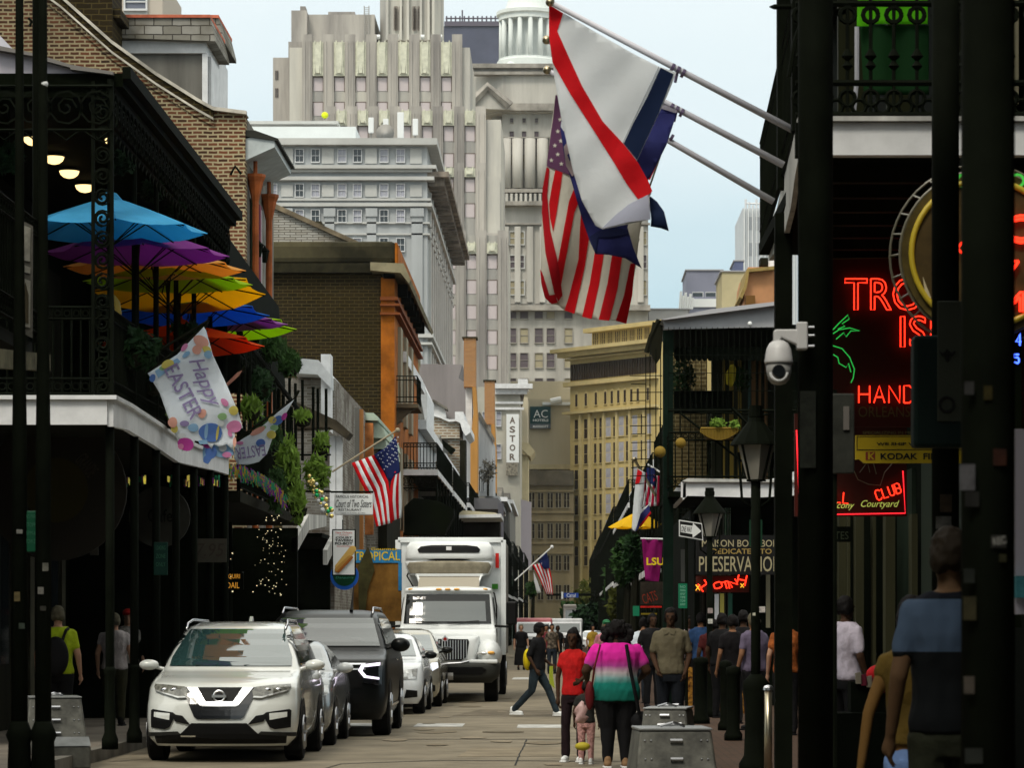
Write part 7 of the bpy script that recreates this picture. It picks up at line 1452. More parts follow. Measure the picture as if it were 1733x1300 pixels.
f = thing("flag", "small distant United States flag on a white pole right of the truck", "flag", W(871, 983, 118)); dm2 = lambda x, y: 118 + .12 * math.sin(x * .3)
b = MB(); b.tube([W(871, 983, 118.1), W(933, 927, 118.1)], .03, 6); b.ell(W(934, 926, 118.1), .07, 8, 6); b.build("pole", SIGNW, f); striped(f, [(901, 957), (913, 980), (924, 1006)], [(928, 950), (934, 980), (936, 1007)], 9, dm2); cloth(f, "canton", [(911, 950), (925, 935), (929, 948), (930, 962), (921, 964)], dm2, MATS["flag_canton"], 8, .03, .003); cloth(f, "white_back", [(903, 968), (910, 985), (916, 1003), (909, 1005), (904, 985)], lambda x, y: 118.3, FW, 8)
f = thing("flag", "tall white flag with red top and blue lower edge hanging left of the green post", "flag", W(1075, 780, 60), group="flags beside the green post"); dm3 = lambda x, y: 60 + .08 * math.sin(x * .25 + y * .02)
cb_ = cloth(f, "cloth", [(1080, 794), (1092, 800), (1089, 840), (1086, 862), (1098, 854), (1101, 868), (1090, 884), (1075, 900), (1069, 896), (1072, 850), (1075, 820)], dm3, FW, 8); cloth(cb_, "red_stripe", [(1079, 794), (1087, 799), (1082, 818), (1075, 820)], dm3, FR, 8, .02, .002); cloth(cb_, "blue_stripe", [(1098, 855), (1101, 867), (1088, 886), (1075, 900), (1084, 870)], dm3, FB, 8, .02, .002); cloth(cb_, "red_edge", [(1101, 865), (1102, 869), (1084, 893), (1082, 890)], dm3, FR, 8, .024, .002)
b = MB(); b.tube([W(1110, 840, 60.1), W(1075, 780, 60.1)], .03, 6); b.ell(W(1074, 778, 60.1), .05, 8, 6); b.build("pole", mat("brass", (.4, .3, .1)), f)
f = thing("flag", "United States flag behind the iron trellis left of the green post", "flag", W(1110, 790, 61), group="flags beside the green post"); dm4 = lambda x, y: 61 + .08 * math.sin(x * .3)
striped(f, [(1094, 800), (1088, 830), (1082, 860)], [(1116, 806), (1116, 830), (1116, 856)], 7, dm4, True, red=mat("flag_rose", (.45, .01, .05), .8, trans=.2)); cloth(f, "canton", [(1094, 792), (1108, 792), (1112, 812), (1110, 826), (1104, 820), (1095, 818)], dm4, MATS["flag_canton"], 8, .02, .002); b = MB(); b.tube([W(1118, 800, 61.1), W(1096, 786, 61.1)], .02, 5); b.build("pole", SIGNW, f)

# neon signs
t = thing("neon_sign", "dark sign panel with red neon TROPICAL ISLE and HAND GRENADE lettering", "sign", W(1560, 720, 27)); b = MB(); Y = 27
b.box(X(1405, Y), X(1760, Y), Y + .02, Y + .12, Z(722, Y), Z(436, Y)); b.build("panel", mat("sign_maroon_dark", (.05, .012, .008), .8), t)
neon_outline(t, "TROPICAL", 1430, 1735, 471, 525, Y - .02, NEONR, .0065); neon_outline(t, "ISLE", 1524, 1640, 535, 588, Y - .02, NEONR, .0065)
neon_stroke(t, "HANDGRENADE", 1450, 1730, 653, 682, Y - .02, NEONR, .0065); txt(t, "NEW ORLEANS", 1400, 1540, 688, 706, Y - .02, DIMTXT)
b = MB()
for P in ([(1408, 560), (1420, 547), (1435, 533), (1437, 540), (1425, 548), (1430, 552), (1418, 557)], [(1408, 566), (1420, 558), (1438, 555), (1455, 560), (1440, 560), (1432, 570), (1428, 563), (1415, 574)], [(1409, 585), (1425, 590), (1438, 605), (1446, 625), (1444, 640), (1440, 648)], [(1410, 600), (1418, 605), (1420, 615), (1432, 622), (1436, 615), (1440, 630)]):
    b.tube([W(p[0], p[1], Y - .03) for p in P], .0045, 4)
b.build("palm_tube", NEONG, t, smooth=True); b = MB(); b.tube([W(1405, 438, Y - .01), W(1515, 436, Y - .01)], .004, 4); b.build("trim", DIMTXT, t)
t = thing("shop_sign", "yellow sign board reading WE SHIP WORLDWIDE and KODAK FILM", "sign", W(1515, 784, 24.5)); Y = 24.5
b = MB(); b.prism([(X(1448, Y), Z(737, Y)), (X(1640, Y), Z(737, Y)), (X(1640, Y), Z(784, Y)), (X(1462, Y), Z(784, Y)), (X(1454, Y), Z(777, Y)), (X(1448, Y), Z(778, Y))], 'y', Y, Y + .05); b.build("panel", mat("sign_yellow", (.42, .30, .012), .6, var=.12, vscale=2), t)
b = MB()
for a in ((1450, 738.5, 1640, 739.5), (1450, 761, 1640, 762.2), (1450, 738.5, 1451, 762)): b.box(X(a[0], Y), X(a[2], Y), Y - .004, Y, Z(a[3], Y), Z(a[1], Y))
b.build("border", INK, t); txt(t, "WE SHIP WORLDWIDE", 1483, 1620, 749, 754, Y - .003, INK, bold=.03); txt(t, "KODAK  FILM", 1490, 1596, 767, 778, Y - .003, INK, bold=.03)
b = MB(); b.box(X(1465, Y), X(1481, Y), Y - .004, Y, Z(779, Y), Z(765, Y)); b.build("logo", mat("logo_maroon", (.18, .03, .02)), t); b = MB(); b.prism([(X(1469, Y), Z(778, Y)), (X(1469, Y), Z(766, Y)), (X(1472, Y), Z(766, Y)), (X(1472, Y), Z(771, Y)), (X(1478, Y), Z(766, Y)), (X(1480, Y), Z(767, Y)), (X(1474, Y), Z(772, Y)), (X(1480, Y), Z(778, Y)), (X(1477, Y), Z(778, Y)), (X(1472, Y), Z(773, Y)), (X(1472, Y), Z(778, Y))], 'y', Y - .007, Y - .0045); b.build("logo_mark", mat("sign_yellow", ()), t)
txt(t, "SPECIALIZING IN MEXICAN FOOD", 1460, 1600, 730, 735, Y, DIMTXT)
t = thing("neon_sign", "dark sign with red neon border reading GRILL CLUB Balcony Courtyard", "sign", W(1440, 875, 28.5)); Y = 28.5; b = MB(); b.box(X(1345, Y), X(1535, Y), Y + .02, Y + .08, Z(874, Y), Z(700, Y)); b.build("panel", mat("sign_maroon_dark", ()), t)
b = MB(); b.tube([W(1348, 728, Y), W(1350, 780, Y), W(1352, 872, Y), W(1532, 869, Y), W(1528, 797, Y)], .0065, 5); b.build("border_tube", mat("neon_crimson", (.9, .02, .03), .5, emit=1.3), t, smooth=True)
neon_stroke(t, "GRILL", 1375, 1438, 832, 850, Y - .02, NEONR, .006, rot=-.08); neon_stroke(t, "CLUB", 1480, 1526, 824, 841, Y - .02, NEONR, .006, rot=.33); txt(t, "Balcony", 1398, 1446, 850, 864, Y - .02, NEONY, shear=.4); txt(t, "Courtyard", 1457, 1522, 847, 862, Y - .02, NEONY, shear=.4)
b = MB(); 
for P in ([(1440, 785), (1452, 812), (1470, 820), (1490, 822), (1497, 800), (1510, 785)], [(1455, 800), (1468, 782), (1472, 800)], [(1478, 783), (1483, 803)]): b.tube([W(p[0], p[1], Y - .02) for p in P], .004, 4)
b.build("figure_tube", mat("tube_unlit", (.15, .14, .08), .4), t)
t = thing("small_sign", "dim small sign ending in TES on a dark door head", "sign", W(1420, 918, 31)); b = MB(); b.box(X(1395, 31), X(1440, 31), 30.9, 30.95, Z(918, 31), Z(892, 31)); b.build("panel", IRON, t); txt(t, "CIGARETTES", 1350, 1436, 900, 913, 30.88, mat("letters_dim_green", (.05, .065, .04)))
# round bar sign
t = thing("round_sign", "large round projecting bar sign ringed with yellow neon at the right edge", "sign", W(1665, 580, 19)); Y = 19; c = W(1665, 430, Y); s_ = Y / F
b = MB(); b.lathe([(.02, -.04), (118 * s_, -.04), (118 * s_, .12), (.02, .12)], c, 48, 'y'); b.build("disc", mat("sign_brown", (.06, .04, .014), .5, var=.4, vscale=4), t)
b = MB(); b.ring((c.x, c.y - .05, c.z), 124 * s_, .018, 'y', 48, 8); b.build("yellow_tube", NEONYE, t, smooth=True)
b = MB(); b.ring((c.x, c.y, c.z), 142 * s_, .010, 'y', 48, 6); b.ring((c.x, c.y + .1, c.z), 156 * s_, .008, 'y', 48, 6)
for k in range(26): a = k * .2417; b.tube([(c.x + 142 * s_ * math.cos(a), c.y, c.z + 142 * s_ * math.sin(a)), (c.x + 156 * s_ * math.cos(a), c.y + .1, c.z + 156 * s_ * math.sin(a))], .006, 4)
b.build("rim_frame", mat("rim_tube", (.14, .13, .09), .3), t); b = MB(); b.lathe([(126 * s_, -.03), (140 * s_, -.03), (140 * s_, .05), (126 * s_, .05)], c, 48, 'y'); b.build("rim", mat("rim_ochre", (.075, .055, .015), .5, var=.5, vscale=6), t)
txt(t, "BOURBON", 1600, 1760, 293, 318, Y - .05, mat("letters_green_lit", (.05, .40, .05), .5, emit=.5), bold=.02)
neon_stroke(t, "7", 1690, 1712, 340, 375, Y - .07, NEONR, .010); neon_outline(t, "C", 1700, 1745, 365, 410, Y - .07, NEONR, .010); neon_outline(t, "7", 1693, 1724, 442, 476, Y - .07, NEONR, .009); neon_outline(t, "M", 1697, 1732, 495, 527, Y - .07, NEONR, .009)
neon_stroke(t, "4", 1718, 1730, 565, 585, Y - .07, NEONB, .006); neon_stroke(t, "5", 1715, 1726, 600, 615, Y - .07, NEONB, .006); b = MB(); b.tube([W(1628, 410, Y - .08), W(1621, 420, Y - .08), W(1628, 428, Y - .08)], .008, 5); b.build("hook_tube", NEONR, t)
b = MB(); b.prism([(X(1560, Y), Z(470, Y)), (X(1574, Y), Z(506, Y)), (X(1565, Y), Z(509, Y))], 'y', Y - .06, Y - .045); b.build("wedge", CREAM, t)
b = MB(); b.box(X(1700, Y), X(1733, Y), Y + .1, Y + .3, Z(1063, Y), Z(575, Y)); b.build("bracket_panel", DARK, t)
# foreground poles and signal housings
g = thing("security_camera", "white dome security camera on an angled bracket fixed to the black pole", "camera", W(1320, 640, 17.8)); Y = 17.8; p = W(1318, 612, Y)
b = MB(); b.lathe([(.012, .125), (.03, .122), (.055, .105), (.072, .07), (.080, .02), (.084, .0), (.082, -.012), (.02, -.012)][::-1], (p.x, p.y, p.z), 24); b.build("housing", mat("camera_white", (.50, .50, .50), .45), g, smooth=True)
b = MB(); b.lathe([(.015, -.135), (.04, -.128), (.062, -.105), (.072, -.06), (.075, -.013), (.02, -.013)], (p.x, p.y, p.z), 24); b.build("ball", mat("camera_grey", (.28, .28, .27), .5), g, smooth=True)
b = MB(); b.lathe([(.04, 0), (.036, -.02), (.02, -.02)], (p.x - .005, p.y - .070, p.z - .062), 18, 'y'); b.build("lens", mat("lens_black", (.004, .004, .004), .1), g)
b = MB(); b.ring((p.x - .005, p.y - .075, p.z - .068), .048, .008, 'y', 18, 5, math.pi, 2 * math.pi); b.build("lens_trim", SIGNW, g)
b = MB(); b.prism([(X(1309, Y), Z(570, Y)), (X(1309, Y), Z(560, Y)), (X(1314, Y), Z(558, Y)), (X(1350, Y), Z(558, Y)), (X(1350, Y), Z(585, Y)), (X(1322, Y), Z(572, Y)), (X(1319, Y), Z(582, Y)), (X(1309, Y), Z(582, Y))], 'y', Y - .03, Y + .03); b.box(X(1348, Y), X(1366, Y), Y - .05, Y + .05, Z(592, Y), Z(546, Y)); b.build("bracket", mat("camera_white", ()), g, bevel=.008)
b = MB()
for py in (554, 568, 586): b.tube([W(1368, py, Y - .06), W(1378, py, Y - .06)], .008, 6)
b.build("bolts", STEEL, g)
g = thing("street_pole", "thick black pole with the security camera, right of the road", "pole", (X(1380, 18), 18, .15), group="black poles on the right"); b = MB(); b.tube([(X(1380, 18), 18, .15), (X(1380, 18), 18, 9)], .103, 16); b.build("shaft", IRON, g, smooth=True)
for px, py, w_, h_, c_, n in ((1367, 727, 27, 130, (.025, .03, .022), 'a'), ): sticker(g, px, py, w_, h_, 17.88, c_, n)
g = thing("sign_plate", "dim grey rounded metal plate behind the black camera pole", "sign", W(1427, 800, 20)); b = MB(); b.box(X(1405, 20), X(1446, 20), 20, 20.02, Z(802, 20), Z(666, 20)); b.build("plate", mat("plate_dim", (.028, .03, .025), .6, var=.4, vscale=5), g, bevel=.01); b = MB(); b.tube([W(1412, 1300, 20.05), W(1412, 660, 20.05)], .02, 6); b.build("post", IRON, g)
b = MB(); b.box(X(1427, 20), X(1437, 20), 19.985, 19.998, Z(728, 20), Z(688, 20)); b.build("tape", mat("tape_pale", (.12, .11, .10), .7), g)
g = thing("signal_pole", "broad blurred black pole covered with stickers, closest to the camera", "pole", (X(1672, 9), 9, .15), group="black poles on the right"); b = MB(); b.tube([(X(1672, 9), 9, .15), (X(1672, 9), 9, 5)], .079, 20); b.build("shaft", IRON, g, smooth=True)
for px, py, w_, h_, c_, n in ((1637, 808, 26, 44, (.13, .13, .14), 'b'), (1645, 845, 24, 26, (.02, .02, .018), 'c'), (1692, 774, 22, 28, (.05, .014, .006), 'd'), (1690, 917, 26, 22, (.045, .045, .04), 'e'), (1641, 1030, 22, 40, (.05, .045, .02), 'f'), (1640, 1160, 18, 30, (.10, .085, .07), 'g'), (1640, 975, 18, 24, (.02, .025, .02), 'h'), (1648, 1280, 30, 26, (.03, .035, .03), 'i'), (1697, 945, 12, 14, (.03, .03, .01), 'j'), (1672, 665, 14, 24, (.05, .04, .006), 'k'), (1640, 657, 16, 22, (.05, .05, .05), 'l')): sticker(g, px, py, w_, h_, 8.918, c_, n)
txt(g, "REC", 1680, 1702, 909, 922, 8.91, mat("letters_grey", (.16, .16, .15)), rot=.2, bold=.02)
g = thing("signal_pole", "narrower blurred black pole left of the stickered one", "pole", (X(1600, 16.5), 16.5, .15), group="black poles on the right"); b = MB(); b.tube([(X(1600, 16.5), 16.5, .15), (X(1600, 16.5), 16.5, 7)], .074, 16); b.build("shaft", IRON, g, smooth=True)
for px, py, w_, h_, c_, n in ((1601, 852, 20, 30, (.07, .05, .03), 'm'), (1597, 885, 26, 22, (.14, .14, .13), 'n')): sticker(g, px, py, w_, h_, 16.42, c_, n)
g = thing("signal_housing", "black pedestrian signal housing with a grey panel mounted between the two blurred poles", "signal", W(1590, 760, 16.2)); Y = 16.2
b = MB(); b.box(X(1543, Y), X(1632, Y), Y - .1, Y + .06, Z(759, Y), Z(570, Y)); b.build("housing", mat("housing_teal_black", (.004, .012, .010), .6), g, bevel=.02); b = MB(); b.box(X(1582, Y), X(1628, Y), Y - .115, Y - .101, Z(716, Y), Z(513, Y)); b.build("panel", mat("panel_greygreen", (.035, .04, .03), .7), g, bevel=.006)
b = MB(); b.ell(W(1603, 602, Y - .12), (.014, .005, .035), 8, 6)
for s in (-1, 1): b.tube([W(1603, 596, Y - .12), W(1603 + s * 8, 600, Y - .12), W(1603 + s * 13, 594, Y - .12)], [.010, .008, .003], 5)
b.build("bird_mark", INK, g); b = MB(); b.ring(W(1602, 685, Y - .12), .038, .008, 'y', 16, 5); b.build("round_mark", INK, g)
g = thing("shop_wall", "narrow bright white wall with yellow edge at the far right", "wall", W(1725, 1100, 16)); pbox(g, "panel", 1718, 726, 1790, 1040, 16, mat("wall_lilac_white", (.62, .58, .66), .8), .3); pbox(g, "edge", 1708, 728, 1717.8, 1040, 16.05, mat("edge_ochre", (.30, .22, .06), .8), .3); pbox(g, "blue_bag", 1720, 975, 1740, 1012, 15.9, mat("bag_teal", (.08, .30, .35), .7, var=.4, vscale=12), .08)
g = thing("bar_counter", "dark bar counter with a striped cloth and red cushion under the corner gallery", "counter", (X(1470, 27), 27, .15)); pbox(g, "front", 1408, 1208, 1640, 1330, 27, DKW, .6); b = MB(); b.ell(W(1490, 1142, 27.5), (.13, .12, .09), 12, 8); b.build("cushion", mat("cushion_red", (.42, .01, .015), .8), g, smooth=True)
b = MB()
for k in range(6): b.mi = k % 2; b.prism([(X(1448 + k * 9, 27.3), Z(1140 + k * 3, 27.3)), (X(1457 + k * 9, 27.3), Z(1138 + k * 3, 27.3)), (X(1460 + k * 9, 27.3), Z(1158 + k * 3, 27.3)), (X(1449 + k * 9, 27.3), Z(1158 + k * 3, 27.3))], 'y', 27.3, 27.36)
b.build("striped_cloth", [mat("stripe_pale", (.20, .18, .14)), mat("stripe_maroon", (.12, .015, .03))], g); pbox(g, "support", 1440, 1155, 1510, 1210, 27.35, DKW, .3)

# ---- mid right gallery with green posts, baskets and trellis
g = thing("green_post_gallery", "two storey gallery with dark green posts, hanging plants and white lower fascia on the right", "building", (3, 57, 0)); Y = 57
GP_ = DKGREEN; xl = X(1120, Y)
b = MB(); b.prism([(X(1122, Y), Z(545, Y)), (X(1320, Y), Z(520, Y)), (X(1320, Y), Z(556, Y)), (X(1124, Y), Z(560, Y))], 'y', Y - .3, Y - .2); b.build("roof_fascia", mat("fascia_grey", (.36, .37, .39), .7, var=.15, vscale=1), g)
b = MB(); b.prism([(X(1118, Y), Z(545, Y)), (X(1200, Y), Z(528, Y)), (X(1320, Y), Z(514, Y)), (X(1320, Y), Z(520, Y)), (X(1122, Y), Z(546, Y))], 'y', Y - .5, 61); b.build("roof", mat("roof_edge_pale", (.40, .40, .42), .7), g)
b = MB(); b.box(xl + .2, 12, Y - .15, 61.5, Z(560, Y) , Z(556, Y) ); b.build("ceiling", DKW, g)
b = MB(); b.tube([(X(1114, Y), Y - .4, Z(545, Y)), (X(1100, Y), Y - .4, Z(575, Y)), (X(1093, Y), Y - .4, Z(600, Y))], .05, 5); b.prism([(X(1106, Y), Z(540, Y)), (X(1124, Y), Z(545, Y)), (X(1120, Y), Z(600, Y)), (X(1112, Y), Z(612, Y)), (X(1098, Y), Z(585, Y))], 'y', Y + .5, Y + .7); b.build("end_bracket", DARKWOOD, g)
b = MB(); b.box(X(1122, Y), X(1139, Y), Y - .1, Y + .1, .15, Z(560, Y)); b.build("post", GP_, g)
for k, y in enumerate((60.5, )): b = MB(); b.box(xl + .2, xl + .32, y, y + .14, .15, 7.2); b.build("post", GP_, g)
b = MB(); b.prism([(X(1152, Y), Z(850, Y)), (X(1153, Y), Z(825, Y)), (X(1160, Y), Z(818, Y)), (X(1280, Y), Z(822, Y)), (X(1345, Y), Z(800, Y)), (X(1345, Y), Z(842, Y)), (X(1275, Y), Z(846, Y)), (X(1160, Y), Z(843, Y))], 'y', Y - .9, Y - .8); b.box(X(1152, Y) - .03, X(1152, Y) + .06, Y - .9, 61, Z(846, Y), Z(820, Y)); b.build("lower_fascia", WHITEP, g)
b = MB(); b.prism([(X(1151, Y), Z(819, Y)), (X(1160, Y), Z(814, Y)), (X(1345, Y), Z(817, Y)), (X(1345, Y), Z(821, Y)), (X(1160, Y), Z(820, Y))], 'y', Y - .98, Y - .78); b.build("fascia_moulding", WHITEW, g)
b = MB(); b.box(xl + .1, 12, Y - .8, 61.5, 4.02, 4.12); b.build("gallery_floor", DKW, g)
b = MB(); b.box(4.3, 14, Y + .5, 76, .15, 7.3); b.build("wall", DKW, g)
b = MB(); b.box(X(1140, 58), X(1213, 58), 62, 62.2, 4.1, Z(560, 62)); b.build("brick_panel", brick("brick_olive", (.10, .075, .03), (.06, .045, .02), (.17, .14, .07), .24, .08, .012), g)
b = MB(); b.box(X(1213, 59), X(1350, 59), 61, 61.2, 4.1, 7.2); b.build("back_panel", mat("panel_olive", (.03, .032, .018), .8), g)
b = MB()
for px, w_, m_ in ((1238, 7, 0), (1252, 6, 0), (1225, 4, 0)): b.box(X(px - w_ / 2, 60), X(px + w_ / 2, 60), 60, 60.05, 4.2, Z(600, 60))
b.build("door_frame", mat("frame_ochre", (.30, .21, .04), .7), g)
b = MB(); b.box(X(1272, 60), X(1279, 60), 60, 60.05, 4.2, Z(598, 60)); b.box(X(1284, 60), X(1289, 60), 60, 60.05, 4.2, Z(598, 60)); b.box(X(1294, 60), X(1299, 60), 60, 60.05, 4.2, Z(600, 60)); b.build("shutter", mat("shutter_peach", (.32, .17, .07), .7), g)
b = MB(); b.box(X(1266, 60), X(1271, 60), 60, 60.05, 4.2, Z(598, 60)); b.build("teal_board", mat("board_teal", (.09, .16, .14), .7), g)
b = MB(); b.box(X(1140, 58.5), X(1240, 58.5), 58.5, 58.6, Z(700, 58.5), Z(662, 58.5)); b.build("dark_screen", DKW, g)
b = MB(); rail(b, (xl + .1, Y - .75), (4.3, Y - .75), 4.15, 1.05, .12, .012); rail(b, (xl + .1, Y - .7), (xl + .1, 61), 4.15, 1.0, .14); b.tube([(xl + .1, Y - .75, Z(700, Y)), (4.3, Y - .75, Z(700, Y))], .02, 4); b.tube([W(1185, 700, Y), W(1200, 698, Y), W(1300, 702, Y)], .02, 5); b.build("railing", IRON, g)
b = MB()
for k in range(24): x = xl + .1 + k * .1; b.tube([(x, Y - .74, 5.2), (x, Y - .74, Z(560, Y))], .007, 3)
for k in range(5): b.tube([(xl + .1, Y - .74, 5.3 + k * .33), (4.3, Y - .74, 5.3 + k * .33)], .007, 3)
b.tube([W(1152, 700, Y - .8), W(1280, 800, Y - .8)], .022, 5); b.tube([W(1238, 690, Y - .8), W(1268, 720, Y - .8)], .03, 5); b.build("trellis", IRON, g)
lv = MB()
b = MB()                                                   # scalloped dark awning edge
for k in range(24): b.ell((xl + .3 + k * .1, Y + .1, Z(598, Y)), (.07, .03, .14), 8, 6)
b.build("awning_edge", DKW, g)
t = thing("iron_trellis", "black iron grid standing out from the gallery left of the green post", "trellis", W(1095, 870, 56)); b = MB()
for px in (1093, 1100, 1110, 1118): b.tube([W(px, 590 if px > 1095 else 600, 56), W(px, 850, 56)], .009, 4)
for k in range(14): b.tube([W(1068 if k % 3 else 1066, 656 + k * 14.2 - 20, 56), W(1093 if k % 2 else 1121, 656 + k * 14 - 20, 56)], .008, 4)
b.tube([W(1071, 780, 56), W(1071, 855, 56)], .012, 4); b.build("bars", IRON, t)
for i, (px, py, rx, rz, Yy, n, m_, lab) in enumerate(((1215, 716, 15, 9, 56, 260, 2, "pale flowers and leaves in the yellow basket on the green posted gallery"), (1243, 718, 9, 8, 56, 200, 2, "bright leaves at the right end of the yellow basket"), (1155, 640, 26, 45, 59, 900, 0, "dark ivy on the brick wall behind the trellis"), (1255, 640, 18, 25, 58.5, 300, 1, "leafy plant by the ochre door frame on the upper gallery"))):
    t = thing("plant", lab, "plant", W(px, py + rz, Yy)); leaves(W(px, py, Yy), (rx * Yy / F, .3, rz * Yy / F), n, [mat("fern_dark", ()), LEAF, LEAFL][m_], .05, t, seed=60 + i); b = MB(); b.tube([W(px, py + rz, Yy), W(px, py, Yy)], .015, 4); b.build("stem", DARKWOOD, t)
t = thing("window_basket", "long yellow wire flower basket on the gallery railing", "basket", W(1220, 745, 56)); b = MB()
for k in range(26):
    u = k / 25; px = 1186 + 62 * u; dp = 20 * math.sin(math.pi * (.12 + .76 * u)); b.tube([W(px, 725, 55.9), W(px, 725 + dp, 55.9)], .012, 4)
b.tube([W(1186, 725, 55.9), W(1248, 725, 55.9)], .02, 5); b.build("basket", mat("basket_ochre", (.20, .13, .02), .7), t); b = MB(); b.prism([(X(1188, 56), Z(727, 56)), (X(1246, 56), Z(727, 56)), (X(1240, 56), Z(744, 56)), (X(1194, 56), Z(744, 56))], 'y', 55.95, 56.15); b.build("liner", mat("liner_brown", (.06, .04, .015), .9), t)
for i, (px, py, r_) in enumerate(((1117, 765, 10), (1152, 750, 9))): t = thing("hanging_basket", ["round ochre hanging basket on the left of the green post", "small ochre hanging basket right of the green post"][i], "basket", W(px, py, 56)); b = MB(); b.ell(W(px, py, 55.9), (r_ * 56 / F,) * 3, 12, 8); b.build("basket", mat("basket_ochre", ()), t, smooth=True); b = MB(); b.tube([W(px, py - 8, 55.9), W(px, py - 60, 55.9)], .01, 4); b.build("chain", IRON, t)
t = thing("yellow_jacket", "bright yellow jacket hanging on the upper gallery", "jacket", W(1240, 640, 58)); cloth(t, "jacket", [(1228, 632), (1236, 618), (1242, 616), (1246, 624), (1244, 645), (1238, 655), (1229, 650)], lambda x, y: 58 + .05 * math.sin(x * .5), mat("jacket_yellow", (.52, .42, .03), .7), 5, 0, .03)
# ground floor
b = MB(); b.box(2.6, 2.7, 60, 74, .15, 4.0); b.box(3.2, 4.3, 58, 58.1, .15, 3.9); b.build("shop_wall", DKW, g)
for px, c_, T, B_ in ((1213, (.45, .47, .50), 1006, 1050), (1222, (.28, .25, .06), 1005, 1060), (1300, (.16, .15, .10), 960, 1063), (1236, (.012, .05, .035), 1005, 1075), (1156, (.12, .12, .11), 930, 985)):
    b = MB(); b.box(X(px - 3.5, 57.6), X(px + 3.5, 57.6), 57.6, 57.66, Z(B_, 57.6), Z(T, 57.6)); b.build("door_panel", mat("dp_%d" % px, c_, .7), g)
t = thing("shop_sign", "dark board with cream lettering MAISON BOURBON DEDICATED TO PRESERVATION", "sign", W(1250, 972, 52)); Y = 52; b = MB(); b.box(X(1178, Y), X(1335, Y), Y, Y + .08, Z(973, Y), Z(906, Y)); b.build("panel", INK, t)
txt(t, "MAISON BOURBON", 1188, 1318, 914, 926, Y - .004, mat("letters_cream", (.36, .32, .20), .6), bold=.01); txt(t, "DEDICATED TO", 1204, 1306, 929, 938, Y - .004, mat("letters_gold2", (.34, .24, .08), .6), bold=.015); txt(t, "PRESERVATION", 1183, 1322, 942, 968, Y - .004, mat("letters_cream", ()), bold=.005)
t = thing("neon_sign", "crooked red neon word under the preservation board", "sign", W(1222, 1000, 52.2)); Y = 52.2; b = MB(); b.box(X(1178, Y), X(1268, Y), Y + .05, Y + .1, Z(1003, Y), Z(975, Y)); b.build("panel", mat("sign_maroon_dark", ()), t)
for s, a, c_, d_, e_, ro in (("H", 1182, 1197, 984, 1000, .6), ("O", 1206, 1221, 986, 996, .3), ("T", 1222, 1232, 985, 997, .3), ("I", 1226, 1238, 984, 997, .2), ("N", 1234, 1246, 982, 993, .5), ("H", 1246, 1262, 973, 991, -.2)): neon_stroke(t, s, a, c_ + 3, d_, e_, Y, NEONR, .012, rot=ro)
neon_stroke(t, "X", 1176, 1186, 990, 1000, Y, mat("neon_amber", (.9, .45, .03), .5, emit=.9), .008); neon_stroke(t, "X", 1252, 1260, 988, 995, Y, mat("neon_amber", ()), .008)
t = thing("one_way_sign", "black and white ONE WAY arrow sign tilted on a thin post", "sign", W(1170, 1063, 50)); Y = 50; b = MB(); P_ = [(1149, 880), (1188, 886), (1190, 915), (1149, 908)]; b.prism([(X(p[0], Y), Z(p[1], Y)) for p in P_], 'y', Y, Y + .02); b.build("plate", SIGNW, t); b = MB(); b.prism([(X(p[0], Y), Z(p[1], Y)) for p in ((1150.5, 882), (1187, 887.5), (1188.5, 913), (1150.5, 906))], 'y', Y - .006, Y - .001); b.build("field", INK, t)
b = MB(); b.prism([(X(p[0], Y), Z(p[1], Y)) for p in ((1152, 888), (1172, 890.5), (1173, 885.5), (1187, 899.5), (1172, 911), (1172, 904.5), (1152, 901))], 'y', Y - .012, Y - .007); b.build("arrow", SIGNW, t); txt(t, "ONE WAY", 1153, 1171, 891, 901, Y - .012, INK, bold=.01, rot=-.08)
b = MB(); b.tube([(X(1162, Y), Y + .05, .15), (X(1162, Y), Y + .05, Z(878, Y))], .03, 6); b.build("post", IRON, t)
def lantern(px, top, bot, Y, lab, base=True):
    h = (bot - top) * Y / F; t = thing("street_lamp", lab, "street lamp", (X(px, Y), Y, .15), group="gas style street lamps on the right"); c = (X(px, Y), Y, Z(bot, Y))
    b = MB(); b.lathe([(h * .14, 0), (h * .29, h * .50)], c, 4, a0=R(45)); b.build("glass", mat("lantern_glass", (.30, .29, .25), .3, trans=.3), t)
    b = MB(); b.lathe([(h * .38, h * .50), (h * .36, h * .54), (h * .12, h * .84), (h * .10, h * .90), (h * .11, h * .92), (h * .11, h)], c, 12); b.lathe([(h * .15, -h * .03), (h * .15, 0)], c, 4, a0=R(45))
    for s in (-1, 1):
        for q in (-1, 1): b.tube([(c[0] + s * h * .10, c[1] + q * h * .1, c[2]), (c[0] + s * h * .21, c[1] + q * h * .21, c[2] + h * .5)], .012, 4)
    b.build("lamp_head", IRON, t)
    b = MB(); b.tube([(c[0], c[1], .15), (c[0], c[1], c[2])], .05, 10)
    for s in (-1, 1): b.tube([(c[0], c[1], c[2] - h * .45), (c[0] + s * h * .2, c[1], c[2] - h * .3), (c[0] + s * h * .25, c[1], c[2] + h * .4)], .014, 4)
    b.lathe([(.17, 0), (.17, .1), (.12, .18), (.10, .7), (.13, .85), (.13, .92), (.06, 1.0)], (c[0], c[1], .15), 14); b.build("lamp_post", IRON, t, smooth=True)
    b = MB(); b.tube([(c[0], c[1], c[2] + h * .99), (c[0], c[1], c[2] + h * 1.08)], h * .10, 10); b.build("cap", mat("cap_blue", (.01, .06, .12), .6) if h > .8 else IRON, t); return t
l1 = lantern(1279, 696, 812, 31, "nearer large street lantern in front of the green posted gallery"); l2 = lantern(1201, 832, 908, 50.5, "smaller street lantern above the preservation board")
